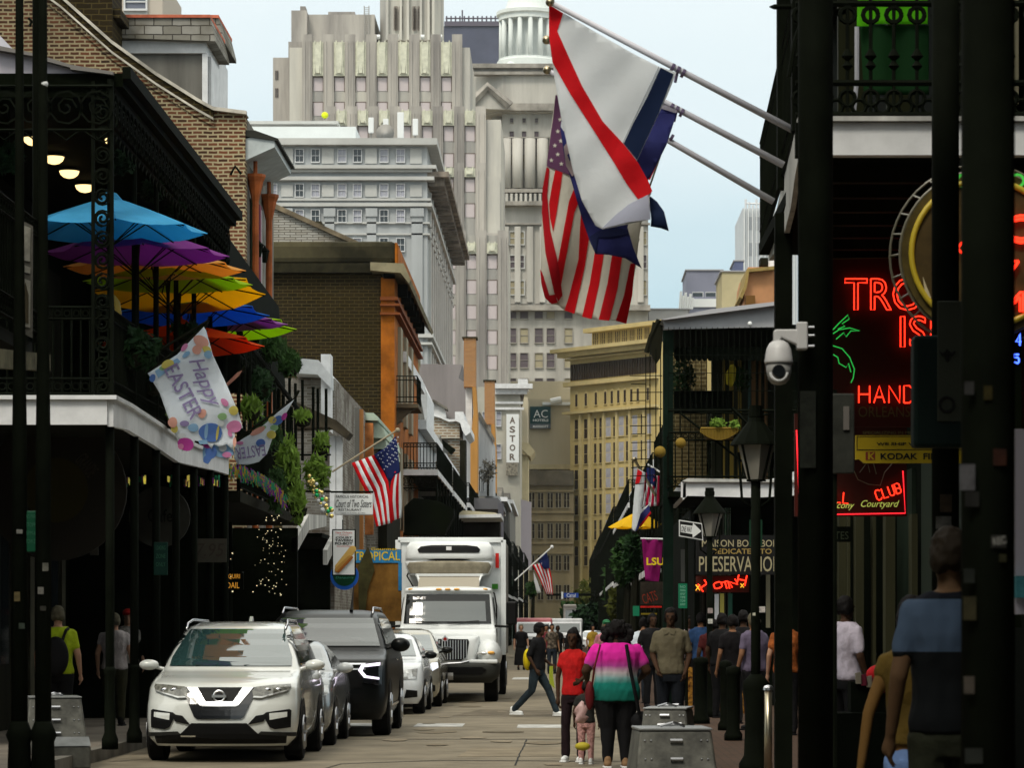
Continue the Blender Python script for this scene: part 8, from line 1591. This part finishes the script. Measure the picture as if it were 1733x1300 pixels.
for px, py, w_, c_, n, Y, tt in ((1202, 1034, 9, (.3, .25, .24), 'p', 50.42, l2), (1202, 1052, 8, (.5, .5, .46), 'q', 50.42, l2), (1290, 1032, 10, (.5, .47, .45), 'r', 30.9, l1), (1276, 1040, 5, (.5, .5, .4), 's', 30.9, l1)): sticker(tt, px, py, w_, w_, Y, c_, n)
for i, (px0, px1, py0, py1, Y, lab) in enumerate(((1148, 1163, 988, 1030, 49, "green rectangular parking notice right of the man in the polo shirt"), (1071, 1082, 1026, 1043, 70, "small green street notice above the woman in the dyed shirt"), (1268, 1290, 880, 925, 46, "green banner notice behind the large lantern"))):
    t = thing("street_notice", lab, "sign", W((px0 + px1) / 2, 1063, Y)); b = MB(); b.box(X(px0, Y), X(px1, Y), Y - .01, Y + .01, Z(py1, Y), Z(py0, Y)); b.build("panel", mat("notice_green_b", (.01, .16, .08) if i < 2 else (.01, .05, .03), .5) if i < 2 else mat("notice_green_c", (.008, .04, .02)), t); b = MB(); b.tube([(X((px0 + px1) / 2, Y), Y + .03, .15), (X((px0 + px1) / 2, Y), Y + .03, Z(py0, Y))], .02, 5); b.build("post", IRON, t)
    if i == 0:
        for k, s in enumerate(("NO", "PARKING", "ANY", "TIME", "TOW", "AWAY")): txt(t, s, px0 + 3, px1 - 3, py0 + 3.5 + k * 6, py0 + 7.5 + k * 6, Y - .012, mat("notice_letters2", (.25, .5, .38)))
t = thing("banner", "magenta vertical banner with yellow LSU letters", "banner", W(1104, 912, 58)); dl = lambda x, y: 58 + .05 * math.sin(x * .3 + y * .04); bo = cloth(t, "cloth", [(1086, 912), (1122, 914), (1120, 940), (1115, 985), (1092, 983), (1088, 940)], dl, mat("banner_magenta", (.26, .01, .13), .8, trans=.25, var=.15, vscale=3), 6)
txt(t, "LSU", 1094, 1124, 944, 957, 57.9, YELP, bold=.03); b = MB(); b.tube([W(1084, 912, 58), W(1130, 913, 58)], .02, 5); b.build("rod", SIGNW, t)
t = thing("cat_sign", "dark hanging sign with a faint red cat word below the magenta banner", "sign", W(1100, 1035, 60)); pbox(t, "panel", 1084, 985, 1122, 1024, 60, mat("sign_shade", (.025, .02, .015), .8, var=.4, vscale=4), .05); txt(t, "CATS", 1087, 1112, 1003, 1020, 59.95, mat("letters_brick", (.20, .025, .012)), rot=.3); pbox(t, "red_strip", 1084, 1026, 1120, 1029, 60, REDP, .05); pbox(t, "gold_strip", 1085, 1038, 1112, 1041, 60, mat("strip_gold", (.16, .12, .01)), .05)
parasol(X(1080, 100), 100, Z(866, 100), 'yellow', "distant yellow parasol on a balcony beside the white flag", 1.0, .52, (0, 0), z0=Z(920, 100), group=None)
# townhouses down the right side
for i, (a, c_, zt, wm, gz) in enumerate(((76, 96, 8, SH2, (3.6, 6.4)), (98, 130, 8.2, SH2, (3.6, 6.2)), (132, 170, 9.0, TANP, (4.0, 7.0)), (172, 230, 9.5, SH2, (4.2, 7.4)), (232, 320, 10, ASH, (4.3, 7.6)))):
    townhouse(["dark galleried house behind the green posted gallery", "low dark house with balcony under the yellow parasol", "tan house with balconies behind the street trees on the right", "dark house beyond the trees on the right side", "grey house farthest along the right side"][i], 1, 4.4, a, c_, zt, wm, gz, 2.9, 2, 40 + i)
t = thing("orange_house", "orange and tan house top with curved roof edge right of the cream box building", "building", (X(1285, 120), 120, 0)); ppoly(t, "wall", [(1262, 468), (1266, 452), (1312, 452), (1312, 530), (1258, 530)], 120, mat("plaster_apricot", (.50, .25, .12), .8, var=.2, vscale=.5), 6); ppoly(t, "roof_edge", [(1252, 502), (1260, 480), (1264, 455), (1312, 450), (1312, 456), (1268, 460), (1264, 486), (1256, 506)], 119.6, mat("roof_tan", (.28, .20, .07), .8, var=.3), 4); pbox(t, "roof_vent", 1287, 436, 1303, 448, 122, DARKWOOD, 1); pbox(t, "side_wall", 1262, 500, 1278, 530, 119.5, mat("wall_brown", (.14, .07, .02), .8), .4); pbox(t, "lower_wall", 1262, 530, 1330, 1063, 121, ASH, 5); pbox(t, "white_chimney", 1303, 434, 1312, 460, 121, SIGNW, 1)
for i, (px, py) in enumerate(((1269, 548), )): t = thing("security_camera", "tiny white camera on the grey roof fascia of the green posted gallery", "camera", W(px, py, 56.5)); b = MB(); b.ell(W(px, py, 56.55), .045, 10, 8); b.build("dome", SIGNW, t, smooth=True); b = MB(); b.tube([W(px, py, 56.55), W(px, py, 56.55) + Vector((0, .15, .02))], .02, 5); b.build("mount", STEEL, t)
# trees at the end of the street
def tree(px, base, top, w_, Y, lab, m, n, seed, kind="street_tree"):
    t = thing(kind, lab, "tree", (X(px, Y), Y, 0), group="street trees near the end of the street"); cz = Z((base + top) / 2, Y); rz_ = (base - top) / 2 * Y / F; rx_ = w_ / 2 * Y / F
    leaves((X(px, Y), Y, cz), (rx_, rx_, rz_), n, m, .02 * math.sqrt(Y), t, "crown", seed); b = MB(); b.tube([(X(px, Y), Y, 0), (X(px, Y) + .1, Y, cz - rz_ * .4), (X(px, Y), Y, cz + rz_ * .3)], [.16, .11, .03], 7)
    for k in range(4): a = k * 1.6 + seed; b.tube([(X(px, Y) + .1, Y, cz - rz_ * .4), (X(px, Y) + rx_ * .6 * math.cos(a), Y + rx_ * .6 * math.sin(a), cz + rz_ * .3)], [.07, .02], 5)
    b.build("trunk", DARKWOOD, t)
OLV = mat("leaf_olive", (.07, .08, .015), .8, var=.5, vscale=3, trans=.3)
tree(1058, 1000, 905, 44, 110, "leafy green tree below the yellow parasol", LEAF, 1800, 1); tree(1018, 1040, 965, 60, 300, "sparse olive tree in front of the tan block", OLV, 700, 2); tree(985, 1058, 975, 46, 330, "thin olive tree in front of the brown store block", OLV, 450, 3); tree(1000, 1075, 1018, 70, 240, "dense dark tree above the distant cars", mat("leaf_dark", ()), 1800, 4); tree(1038, 1050, 930, 36, 200, "tall narrow tree beside the right hand balconies", LEAF, 900, 5); tree(900, 1010, 985, 16, 200, "small bush on a balcony below the small distant flag", LEAF, 300, 6); tree(1045, 1062, 990, 34, 160, "dull olive tree low behind the distant pedestrians", OLV, 900, 8); tree(962, 1050, 1015, 30, 280, "small dark tree behind the white delivery van", LEAF, 500, 9); tree(1070, 985, 900, 26, 95, "dark leafy tree touching the magenta banner", MATS['fern_dark'], 1100, 12)
t = thing("street_name_sign", "blue street name sign reading Canal hanging over the road", "sign", W(965, 1063, 260)); Y = 260; pbox(t, "panel", 954, 1004, 979, 1012, Y, mat("sign_blue", (.02, .06, .30), .5), .1); txt(t, "Canal", 959, 974, 1005, 1011, Y - .02, SIGNW); b = MB(); b.tube([W(925, 1007, Y + .3), W(1006, 1007, Y + .3)], .12, 6); b.tube([(X(1006, Y), Y + .3, 0), (X(1006, Y), Y + .3, Z(1000, Y))], .14, 6); b.build("mast_arm", IRON, t); pbox(t, "white_tag", 950, 1002, 953, 1014, Y, SIGNW, .1)
# street furniture
def barrier(px, top, wpx, Y, lab, rz, h=.80, z0=0):
    t = thing("barricade", lab, "barricade", (X(px, Y), Y, z0), rz, "grey metal street barricades"); w_ = wpx * Y / F; m_ = mat("barrier_grey", (.085, .085, .072), .6, .2, var=.5, vscale=5, bump=.4); b = MB(); d = .55
    b.add([(-w_ * .56, -d, 0), (w_ * .56, -d, 0), (w_ * .56, d, 0), (-w_ * .56, d, 0), (-w_ * .43, -d * .62, h), (w_ * .43, -d * .62, h), (w_ * .43, d * .62, h), (-w_ * .43, d * .62, h)], [(3, 2, 1, 0), (4, 5, 6, 7), (0, 1, 5, 4), (1, 2, 6, 5), (2, 3, 7, 6), (3, 0, 4, 7)]); b.build("body", m_, t, world=False, bevel=.02)
    b = MB(); b.box(-w_ * .44, w_ * .44, -d * .64, d * .64, h, h + .02); b.build("top_plate", mat("barrier_top", (.19, .20, .20), .45, .3, var=.2, vscale=5), t, world=False, bevel=.006)
    for k in range(5): b = MB(); z = .1 + k * .15; y = -d + (d * .38) * z / h; b.tube([(-.05, y - .025, z), (.05, y - .025, z)], .016, 5); b.build("handle", STEEL, t, world=False)
    b = MB()
    for k in range(5):
        z = .1 + k * .15; y = -d + (d * .38) * z / h
        for x in (-.3, -.24, .24, .3): b.ell((x * w_ / .8, y - .005, z), .009, 6, 4)
    b.build("bolts", STEEL, t, world=False)
    b = MB(); b.tube([(-.1, -.1, h + .03), (0, -.14, h + .06), (.1, -.1, h + .03)], .012, 5); b.tube([(-.1, .15, h + .03), (.1, .12, h + .04)], .014, 5); b.build("chain", STEEL, t, world=False)
    for s in (-1, 1): b = MB(); b.box(s * w_ * .5 - .03, s * w_ * .5 + .03, -d * .9, -d * .7, .02, h * .45); b.build("hinge", m_, t, world=False)
    return t
barrier(1136, 1232, 140, 25.4, "grey metal barricade nearest the camera at the bottom edge", R(4), .78); barrier(1131, 1197, 84, 32.6, "grey metal barricade behind the nearest one, at the man's legs", R(-8), .76)
bl = barrier(90, 1182, 100, 36.0, "tall grey metal barricade with side flap at the bottom left", R(14), .80); b = MB(); b.box(-.16, .36, -.85, -.62, 0, .26); b.build("side_flap", MATS["barrier_grey"], bl, world=False, bevel=.02); b = MB(); b.add([(-.16, -.86, .262), (.36, -.86, .262), (.36, -.60, .36), (-.16, -.60, .36)], [(0, 1, 2, 3)]); b.build("flap_top", MATS["barrier_top"], bl, world=False)
g = thing("bollard", "slim silver bollard with a bright cap at the lower right", "bollard", (X(1300, 30), 30, .15)); b = MB(); b.lathe([(.04, 0), (.038, .86)], (X(1300, 30), 30, .15), 14); b.build("tube", mat("bollard_brass", (.40, .36, .26), .3, .9), g, smooth=True); b = MB(); b.lathe([(.05, .86), (.05, .885), (.035, .905), (.01, .91)], (X(1300, 30), 30, .15), 14); b.build("cap", CHROME, g)
for i, (px, Y, h, r_, lab) in enumerate(((1241, 40, .95, .085, "black bollard between the two street lamp bases"), (1228, 44, .98, .08, "black bollard just behind the middle one"), (1186, 47, 1.0, .10, "stout black litter post left of the two bollards"))):
    g = thing("bollard", lab, "bollard", (X(px, Y), Y, .15), group="black bollards"); b = MB(); b.lathe([(r_ * 1.4, 0), (r_ * 1.4, .08), (r_, .14), (r_, h - .1), (r_ * 1.2, h - .08), (r_ * 1.1, h), (.01, h + .03)], (X(px, Y), Y, .15), 14); b.build("post", IRON, g, smooth=True)
t = thing("patterned_stall", "red orange patterned cloth stall front behind the bollards", "stall", W(1225, 1190, 52)); pbox(t, "cloth", 1215, 1118, 1262, 1212, 52.5, mat("cloth_redorange", (.30, .04, .012), .8, var=.9, vscale=14, col2=(.40, .20, .03)), .2); pbox(t, "side_cloth", 1160, 1130, 1172, 1200, 53, MATS["cloth_redorange"], .2)
# ---------------------------------------------------------------- vehicles
suv_small((-4.09, 36.7, 0)); big_suv((-3.62, 45.4, 0)); box_truck((-2.52, 66.5, 0))
generic_car((-4.02, 41.5, 0), "silver car mostly hidden behind the pearl white SUV, only mirror and flank showing", SILVERC, hw=.90, L=4.3, H=1.45, hood=.92, cowl=.98, mirrorm=WHITEC)
generic_car((-3.48, 57.0, 0), "white sedan parked behind the black SUV with a three pointed badge", WHITEC, hw=.90, L=4.75, H=1.52, hood=.95, cowl=1.02, mirrorm=BLACKC, lamppts=[(.50, .66), (.78, .66), (.80, .85), (.52, .83)])
generic_car((-3.36, 62.2, 0), "champagne sedan in front of the refrigerated truck with bright headlamps", GOLDC, hw=.90, L=4.6, H=1.60, hood=1.0, cowl=1.08, mirrorm=BLACKC, lamp=mat("headlamp_lit", (.75, .78, .85), .2, emit=.6))
def far_van(loc, lab, c, w_, h, l, cab=None):
    t = thing("delivery_van", lab, "van", loc); m_ = mat("van_%s" % lab.split()[0], c, .4, var=.1); b = MB(); b.box(-w_ / 2, w_ / 2, 1.2, l, .5, h); b.build("body", m_, t, world=False, bevel=.1)
    b = MB(); b.prism([(0, .45), (0, 1.2), (.5, 1.35), (1.0, h * .9), (1.25, h * .9), (1.25, .45)], 'x', -w_ * .47, w_ * .47); b.build("cab", cab or m_, t, world=False, bevel=.05)
    b = MB(); b.prism([(.44, 1.36), (.47, 1.36), (.95, h * .86), (.92, h * .86)], 'x', -w_ * .42, w_ * .42); b.build("windscreen", WINDT, t, world=False)
    b = MB(); b.box(-w_ * .3, w_ * .3, -.02, 0, .65, 1.0); b.build("grille", BLACKP, t, world=False)
    for s in (-1, 1): b = MB(); b.box(s * w_ * .38 - .12, s * w_ * .38 + .12, -.02, .02, .75, .95); b.build("headlight", LAMPW, t, world=False); wheel(t, s * w_ * .42, 1.0, .36); wheel(t, s * w_ * .42, l - 1, .36)
far_van((X(955, 190), 190, 0), "white delivery van far down the street right of the truck", (.55, .56, .58), 2.3, 2.2, 6)
far_van((X(903, 165), 165, 0), "pink topped van partly hidden behind the pedestrian in the cap", (.55, .16, .18), 2.0, 2.15, 5, WHITEC)
far_van((X(977, 260), 260, 0), "grey lorry with a frame roof beyond the white delivery van", (.30, .28, .26), 2.4, 3.6, 7)
for i, (px, Y, m_) in enumerate(((1004, 210, WHITEC), (1024, 190, BLACKC))): generic_car((X(px, Y), Y, 0), ["distant white car under the dark tree", "distant black car beside the right hand pavement"][i], m_, grille=False)
# ---------------------------------------------------------------- people
C = lambda n, c, **k: mat("cloth_" + n, c, .85, **{**dict(var=.18, vscale=9, bump=.8), **k})
SH = .15
walk = {1: ((.16, -.16, .50), (.20, -.30, .10)), -1: ((-.10, .04, .49), (-.12, .34, .11))}
# man in the cap crossing to the right: body turned so his front (-y) looks to the right of the picture
p = person("man in a black cap crossing the road with a yellow bag on his back", X(908, 56), 56, 0, R(72), 1.70, C('black_tee', (.008, .008, .009)), C('dark_denim', (.018, .028, .036), var=.3), SKIN_D, HAIRB, SIGNW, .9, 1.0, 1.02,
           arms={1: ((.20, .02, 1.15), (.17, -.22, .98)), -1: ((-.24, .08, 1.14), (-.22, -.05, .90))}, feet={1: ((.10, -.20, .52), (.11, -.36, .10)), -1: ((-.10, .06, .50), (-.11, .42, .12))}, lean=.06, hat=BLK)
t = thing("bag", "bright yellow drawstring bag on the back of the crossing man", "bag", W(894, 1135, 56)); b = MB(); b.ell(W(893, 1117, 56.0), (.085, .16, .20), 14, 10); b.build("bag", mat("bag_yellow", (.62, .48, .01), .6), t, smooth=True); b = MB(); b.tube([W(893, 1101, 56), W(902, 1088, 56), W(908, 1098, 55.8)], .012, 5); b.build("strap", INK, t)
t = thing("beads", "strings of yellow green beads dangling from the crossing man's hand", "beads", W(933, 1165, 56)); b = MB()
for k in range(5): b.tube([W(931 + k, 1128, 55.9), W(930 + k * 1.3, 1145, 55.9), W(931 + k * 1.8, 1158 + k * 2, 55.9)], .009, 4)
b.build("strings", mat("bead_lime", (.35, .40, .04), .4), t)
person("girl in a red tee shirt standing left of the woman in the dyed shirt", X(970, 37), 37, 0, R(-12), 1.60, C('red', (.46, .012, .012)), C('plum_black', (.015, .008, .010)), SKIN_D, HAIRB, SIGNW, .45, 1.0, .86, arms={-1: ((-.21, .02, 1.12), (-.20, -.02, .86)), 1: ((.20, .0, 1.16), (.14, -.22, 1.08))}, hairlen=.22, vox=.012)
# tie dyed shirt: the colour bands belong to the cloth
m = bpy.data.materials.new("cloth_dip_dye"); MATS["cloth_dip_dye"] = m; m.use_nodes = True; n = m.node_tree; tcx = n.nodes.new("ShaderNodeTexCoord"); sx = n.nodes.new("ShaderNodeSeparateXYZ"); rp = n.nodes.new("ShaderNodeValToRGB"); mr = n.nodes.new("ShaderNodeMapRange"); nz = n.nodes.new("ShaderNodeTexNoise"); nz.inputs["Scale"].default_value = 6; mm_ = n.nodes.new("ShaderNodeMath"); mm_.operation = 'MULTIPLY_ADD'; mm_.inputs[1].default_value = .05
n.links.new(tcx.outputs["Object"], sx.inputs[0]); n.links.new(tcx.outputs["Object"], nz.inputs["Vector"]); n.links.new(nz.outputs[0], mm_.inputs[0]); n.links.new(sx.outputs[2], mm_.inputs[2]); n.links.new(mm_.outputs[0], mr.inputs[0]); mr.inputs[1].default_value = .82; mr.inputs[2].default_value = 1.48; n.links.new(mr.outputs[0], rp.inputs[0]); n.links.new(rp.outputs[0], n.nodes["Principled BSDF"].inputs["Base Color"]); n.nodes["Principled BSDF"].inputs["Roughness"].default_value = .9; n.nodes["Principled BSDF"].inputs["Specular IOR Level"].default_value = .08
el = rp.color_ramp.elements; el[0].position = 0; el[0].color = (.008, .10, .075, 1); el[1].position = 1; el[1].color = (.62, .02, .30, 1)
for p_, c_ in ((.32, (.01, .16, .13, 1)), (.42, (.18, .34, .34, 1)), (.52, (.55, .48, .52, 1)), (.64, (.42, .06, .30, 1)), (.76, (.60, .025, .30, 1))): q = el.new(p_); q.color = c_
person("woman seen from behind in a magenta white and teal shirt", X(1043, 35.4), 35.4, 0, R(184), 1.70, m, BLK, SKIN_D, HAIRB, mat("shoe_tan", (.25, .15, .08)), .6, 1.0, 1.42, arms={1: ((.36, .02, 1.16), (.33, -.20, 1.02)), -1: ((-.36, .02, 1.16), (-.30, -.22, 1.05))}, belly=.05, vox=.012, shirtlen=.80)
hb = MB(); c = W(1044, 1075, 35.4)
for k in range(46): a = k * 2.4; rr2 = (k / 46) ** .5; hb.ell((c.x + .17 * rr2 * math.cos(a), c.y + .04 * math.sin(a * 1.3), c.z + .16 * rr2 * math.sin(a) - .02), (.045, .045, .05), 6, 5)
tag(hb.build("afro_puff", HAIRB), "rounded black curly hair of the woman in the dyed shirt", "hair")
t = thing("shoulder_bag", "black shoulder bag with long strap on the woman in the dyed shirt", "bag", W(1085, 1235, 35.2)); b = MB(); b.ell(W(1086, 1222, 35.3), (.13, .07, .12), 14, 8); b.build("bag", BLK, t, smooth=True); b = MB(); b.tube([W(1060, 1092, 35.2), W(1066, 1130, 35.12), W(1074, 1170, 35.12), W(1082, 1210, 35.2)], .022, 5); b.build("strap", BLK, t)
t = thing("handbag", "dark red handbag between the girl and the woman in the dyed shirt", "bag", W(1000, 1200, 35.3)); b = MB(); b.ell(W(998, 1178, 35.3), (.055, .05, .17), 12, 8); b.build("bag", mat("leather_red", (.10, .01, .012), .5), t, smooth=True); b = MB(); b.tube([W(1016, 1092, 35.2), W(1006, 1130, 35.1), W(1001, 1170, 35.2)], .012, 5); b.build("strap", mat("leather_red", ()), t)
person("small child in pale patterned leggings between the girl and the woman", X(992, 36.4), 36.4, 0, R(170), .98, C('child_black', (.02, .02, .018)), C('pale_pink_pattern', (.48, .26, .24), var=.4, vscale=20), SKIN_D, HAIRB, SIGNW, .5, 1.0, 1.05)
t = thing("plastic_bag", "crumpled pale pink plastic bag held beside the child", "bag", W(985, 1215, 36)); b = MB(); b.ell(W(984, 1208, 36), (.07, .05, .13), 12, 10); o = b.build("bag", mat("plastic_pink", (.60, .40, .38), .35, trans=.3), t, smooth=True)
for v in o.data.vertices: v.co += Vector((1, .5, 1)) * mnoise.noise(v.co * 14) * .06
t = thing("toy_ball", "dull yellow toy ball held at the child's knees", "ball", W(986, 1265, 35.9)); b = MB(); b.ell(W(986, 1264, 35.9), (.09, .06, .05), 14, 10); tag(b.build("ball", mat("ball_yellow", (.40, .33, .03), .5), t, smooth=True))
person("man in a grey brown polo shirt standing behind the barricades", X(1135, 40), 40, SH, R(-6), 1.72, C('taupe', (.11, .095, .06), var=.1), C('navy_black', (.008, .010, .014)), SKIN_D, HAIRB, BLK, .72, 1.0, 1.08, arms={-1: ((-.24, .02, 1.13), (-.16, -.16, .94)), 1: ((.25, .02, 1.13), (.20, -.14, .90))}, vox=.012)
b = MB(); c = W(1134, 1066, 39.86)
for s in (-1, 1): b.add([c + Vector((0, 0, 0)), c + Vector((s * .09, .02, .035)), c + Vector((s * .07, .0, -.05)), c + Vector((s * .02, -.01, -.03))], [(0, 1, 2, 3)])
pc = [o for o in bpy.data.objects if o.get("label", "").startswith("man in a grey brown polo")][0]; b.build("collar", C('taupe', ()), pc)
for px, Y, z, rz, h, top, bot, skin, hair, sl, gg, lab, kw in (  # crowd on the right: its shade is put into darker clothes
    (1083, 60, SH, 160, 1.66, C('white', (.52, .58, .64)), DENIM, SKIN_M, HAIRB, .6, 1.1, "bent person in a bright white shirt right of the woman in the dyed shirt", dict(lean=.35)),
    (1026, 66, 0, 10, 1.78, C('rose', (.40, .16, .19), var=.3, vscale=12), DENIM, SKIN_M, HAIRG, .6, 1.05, "person in a dusty pink shirt and green cap behind the woman's left shoulder", dict(hat=mat("cap_green", (.02, .12, .05)))),
    (1186, 58, SH, 200, 1.74, C('steel_blue', (.03, .07, .17)), BLK, SKIN_M, HAIRB, .6, 1.1, "person in a steel blue shirt right of the man in the polo", {}),
    (1222, 50, SH, 150, 1.70, BLK, BLK, SKIN_D, HAIRB, .6, 1.1, "dark clothed person in the shade under the preservation board", {}),
    (1240, 47, SH, 200, 1.66, C('char', (.008, .007, .008)), BLK, SKIN_M, HAIRB, .6, 1.0, "shaded person in charcoal beside the bollards", {}),
    (1276, 44, SH, 215, 1.68, C('lilac', (.11, .09, .14)), BLK, SKIN_M, HAIRG, .6, 1.1, "person in a dusky lilac shirt beside the lantern post", {}),
    (1330, 42, SH, 180, 1.70, C('redcheck', (.28, .08, .02), var=.5, vscale=12), BLK, SKIN_L, HAIRB, .6, 1.0, "person in an orange red top partly hidden by the black camera pole", {}),
    (882, 118, 0, 5, 1.74, BLK, BLK, SKIN_L, HAIRG, .6, 1.1, "woman in a long black dress walking far off beside the truck", dict(skirt=.18)),
    (925, 112, 0, -10, 1.72, C('wine', (.14, .02, .03)), BLK, SKIN_M, HAIRB, .6, 1.0, "distant person in a wine red top right of the crossing man", {}),
    (934, 108, 0, 12, 1.74, C('dk_multi', (.10, .08, .06), var=.8, vscale=12), DENIM, SKIN_M, HAIRB, .6, 1.0, "distant person in a dark patterned shirt right of the crossing man", {}),
    (944, 125, 0, 0, 1.70, BLK, BLK, SKIN_D, HAIRB, .6, 1.0, "distant person all in black in front of the white delivery van", {}),
    (1003, 120, 0, 20, 1.72, C('gold', (.35, .22, .03)), BLK, SKIN_M, HAIRB, .6, 1.0, "distant person in a mustard top right of the girl in red", {}),
    (1430, 33, SH, 130, 1.80, C('shirt_white', (.46, .42, .50)), BLK, SKIN_D, HAIRB, .75, 1.08, "officer in a white uniform shirt seen from behind in the dark bar front", {}),
    (98, 39.5, SH, 180, 1.74, C('hi_vis', (.32, .42, .015)), BLK, SKIN_L, HAIRG, .6, 1.12, "person in a lime yellow tee shirt with a black backpack walking away on the left", {}),
    (194, 46, SH, 175, 1.68, C('pale_tee', (.42, .38, .38)), C('olive', (.03, .03, .015)), SKIN_L, HAIRG, .4, 1.12, "person in a pale tee shirt behind the gallery posts on the left", {}),
    (216, 50, SH, 10, 1.76, C('pale_print', (.28, .27, .25), var=.6, vscale=14), BLK, SKIN_L, HAIRG, .6, 1.0, "person with a red cap behind the gallery posts on the left", dict(hat=REDP)),
    (286, 52, SH, 5, 1.72, C('mauve_tee', (.20, .16, .17)), BLK, SKIN_M, HAIRB, .6, 1.0, "shaded person in a mauve top just left of the white SUV roof", {}),
    (1104, 56, SH, 15, 1.72, BLK, BLK, SKIN_D, HAIRB, .6, 1.1, "dark clothed person between the woman in the dyed shirt and the man in the polo", {}),
    (1168, 62, SH, 10, 1.70, C('pale_pink', (.26, .19, .22)), BLK, SKIN_D, HAIRB, .6, 1.0, "person in pale pink just behind the polo man's shoulder", {}),
    (1206, 54, SH, 190, 1.62, C('darkred', (.05, .008, .008)), BLK, SKIN_D, HAIRB, .6, 1.15, "shaded person in dark red under the crooked neon word", {}),
    (1258, 49, SH, 170, 1.74, BLK, BLK, SKIN_D, HAIRB, .6, 1.1, "tall shaded person left of the lantern post", {}),
    (1064, 72, 0, 180, 1.70, C('brown_dk', (.03, .02, .012)), BLK, SKIN_D, HAIRB, .6, 1.1, "shaded person in brown behind the woman in the dyed shirt", {}),
):
    person(lab, X(px, Y), Y, z, R(rz), h, top, bot, skin, hair, None, sl, 1.0, gg, vox=.016 if Y < 60 else .022, **kw)
t = thing("backpack", "black backpack on the person in lime yellow", "bag", (X(98, 39.3), 39.3, 1.0)); b = MB(); c = W(94, 1112, 39.25); b.ell(c, (.17, .10, .26), 16, 12); b.build("pack", BLK, t, smooth=True); b = MB()
for s in (-1, 1): b.tube([c + Vector((s * .08, .02, .2)), c + Vector((s * .12, .06, .34)), c + Vector((s * .13, .2, .36))], .02, 5)
b.build("strap", BLK, t)
# near man, back to the camera: grey blue yoke over a dark shirt
m = bpy.data.materials.new("cloth_two_tone"); MATS["cloth_two_tone"] = m; m.use_nodes = True; n = m.node_tree; tcx = n.nodes.new("ShaderNodeTexCoord"); sx = n.nodes.new("ShaderNodeSeparateXYZ"); rp = n.nodes.new("ShaderNodeValToRGB"); rp.color_ramp.interpolation = 'CONSTANT'
n.links.new(tcx.outputs["Object"], sx.inputs[0]); mr = n.nodes.new("ShaderNodeMapRange"); mr.inputs[1].default_value = .9; mr.inputs[2].default_value = 1.6; n.links.new(sx.outputs[2], mr.inputs[0]); n.links.new(mr.outputs[0], rp.inputs[0]); n.links.new(rp.outputs[0], n.nodes["Principled BSDF"].inputs["Base Color"]); n.nodes["Principled BSDF"].inputs["Roughness"].default_value = .9; n.nodes["Principled BSDF"].inputs["Specular IOR Level"].default_value = .08
rp.color_ramp.elements[0].color = (.004, .005, .006, 1); rp.color_ramp.elements[1].position = .47; rp.color_ramp.elements[1].color = (.035, .055, .09, 1); q = rp.color_ramp.elements.new(.79); q.color = (.004, .005, .008, 1)
person("man nearest the camera, his back turned, shirt with grey blue yoke", X(1608, 14.5), 14.5, SH, R(186), 1.93, m, C('shorts_dark', (.012, .014, .008)), SKIN_S, mat("hair_brown_dark", (.014, .010, .006)), BLK, .62, .45, .98, vox=.012)
person("slim person in a yellow top and light blue shorts just beyond the near man", X(1545, 15.5), 15.5, SH, R(170), 1.62, C('ochre_top', (.07, .045, .008)), C('light_blue', (.12, .20, .40)), mat('skin_gold', (.12, .065, .018)), HAIRB, BLK, .2, .42, .86, arms={-1: ((-.22, .02, 1.10), (-.25, .02, .82)), 1: ((.24, .02, 1.12), (.28, .02, .84))}, vox=.014, shirtlen=.95)
# small furniture at the shop fronts on the left
for i, (px, py, r_, Y) in enumerate(((186, 857, .10, 45), )):
    t = thing("hanging_lamp", "small white shade lamp hanging among the posts under the left gallery", "lamp", W(px, py, Y)); b = MB(); b.lathe([(.02, .12), (.05, .1), (.09, 0), (.05, -.08), (.02, -.15)], W(px, py, Y), 12); b.build("shade", mat("shade_white", (.75, .78, .78), .5, emit=.25), t, smooth=True); b = MB(); b.tube([W(px, py - 12, Y), W(px, py - 60, Y)], .008, 4); b.build("wire", IRON, t)
# ---------------------------------------------------------------- thin damp air over the street
b = MB(); b.box(-420, 420, -60, 1000, -1.6, 240); hz_ = tag(b.build("haze", mat("haze_air", (.8, .85, .9))), kind="stuff"); n = MATS["haze_air"].node_tree; n.nodes.clear()
o_ = n.nodes.new("ShaderNodeOutputMaterial"); v_ = n.nodes.new("ShaderNodeVolumePrincipled"); v_.inputs["Color"].default_value = (.80, .87, .92, 1); v_.inputs["Density"].default_value = .00005; v_.inputs["Anisotropy"].default_value = .2
n.links.new(v_.outputs[0], o_.inputs["Volume"])
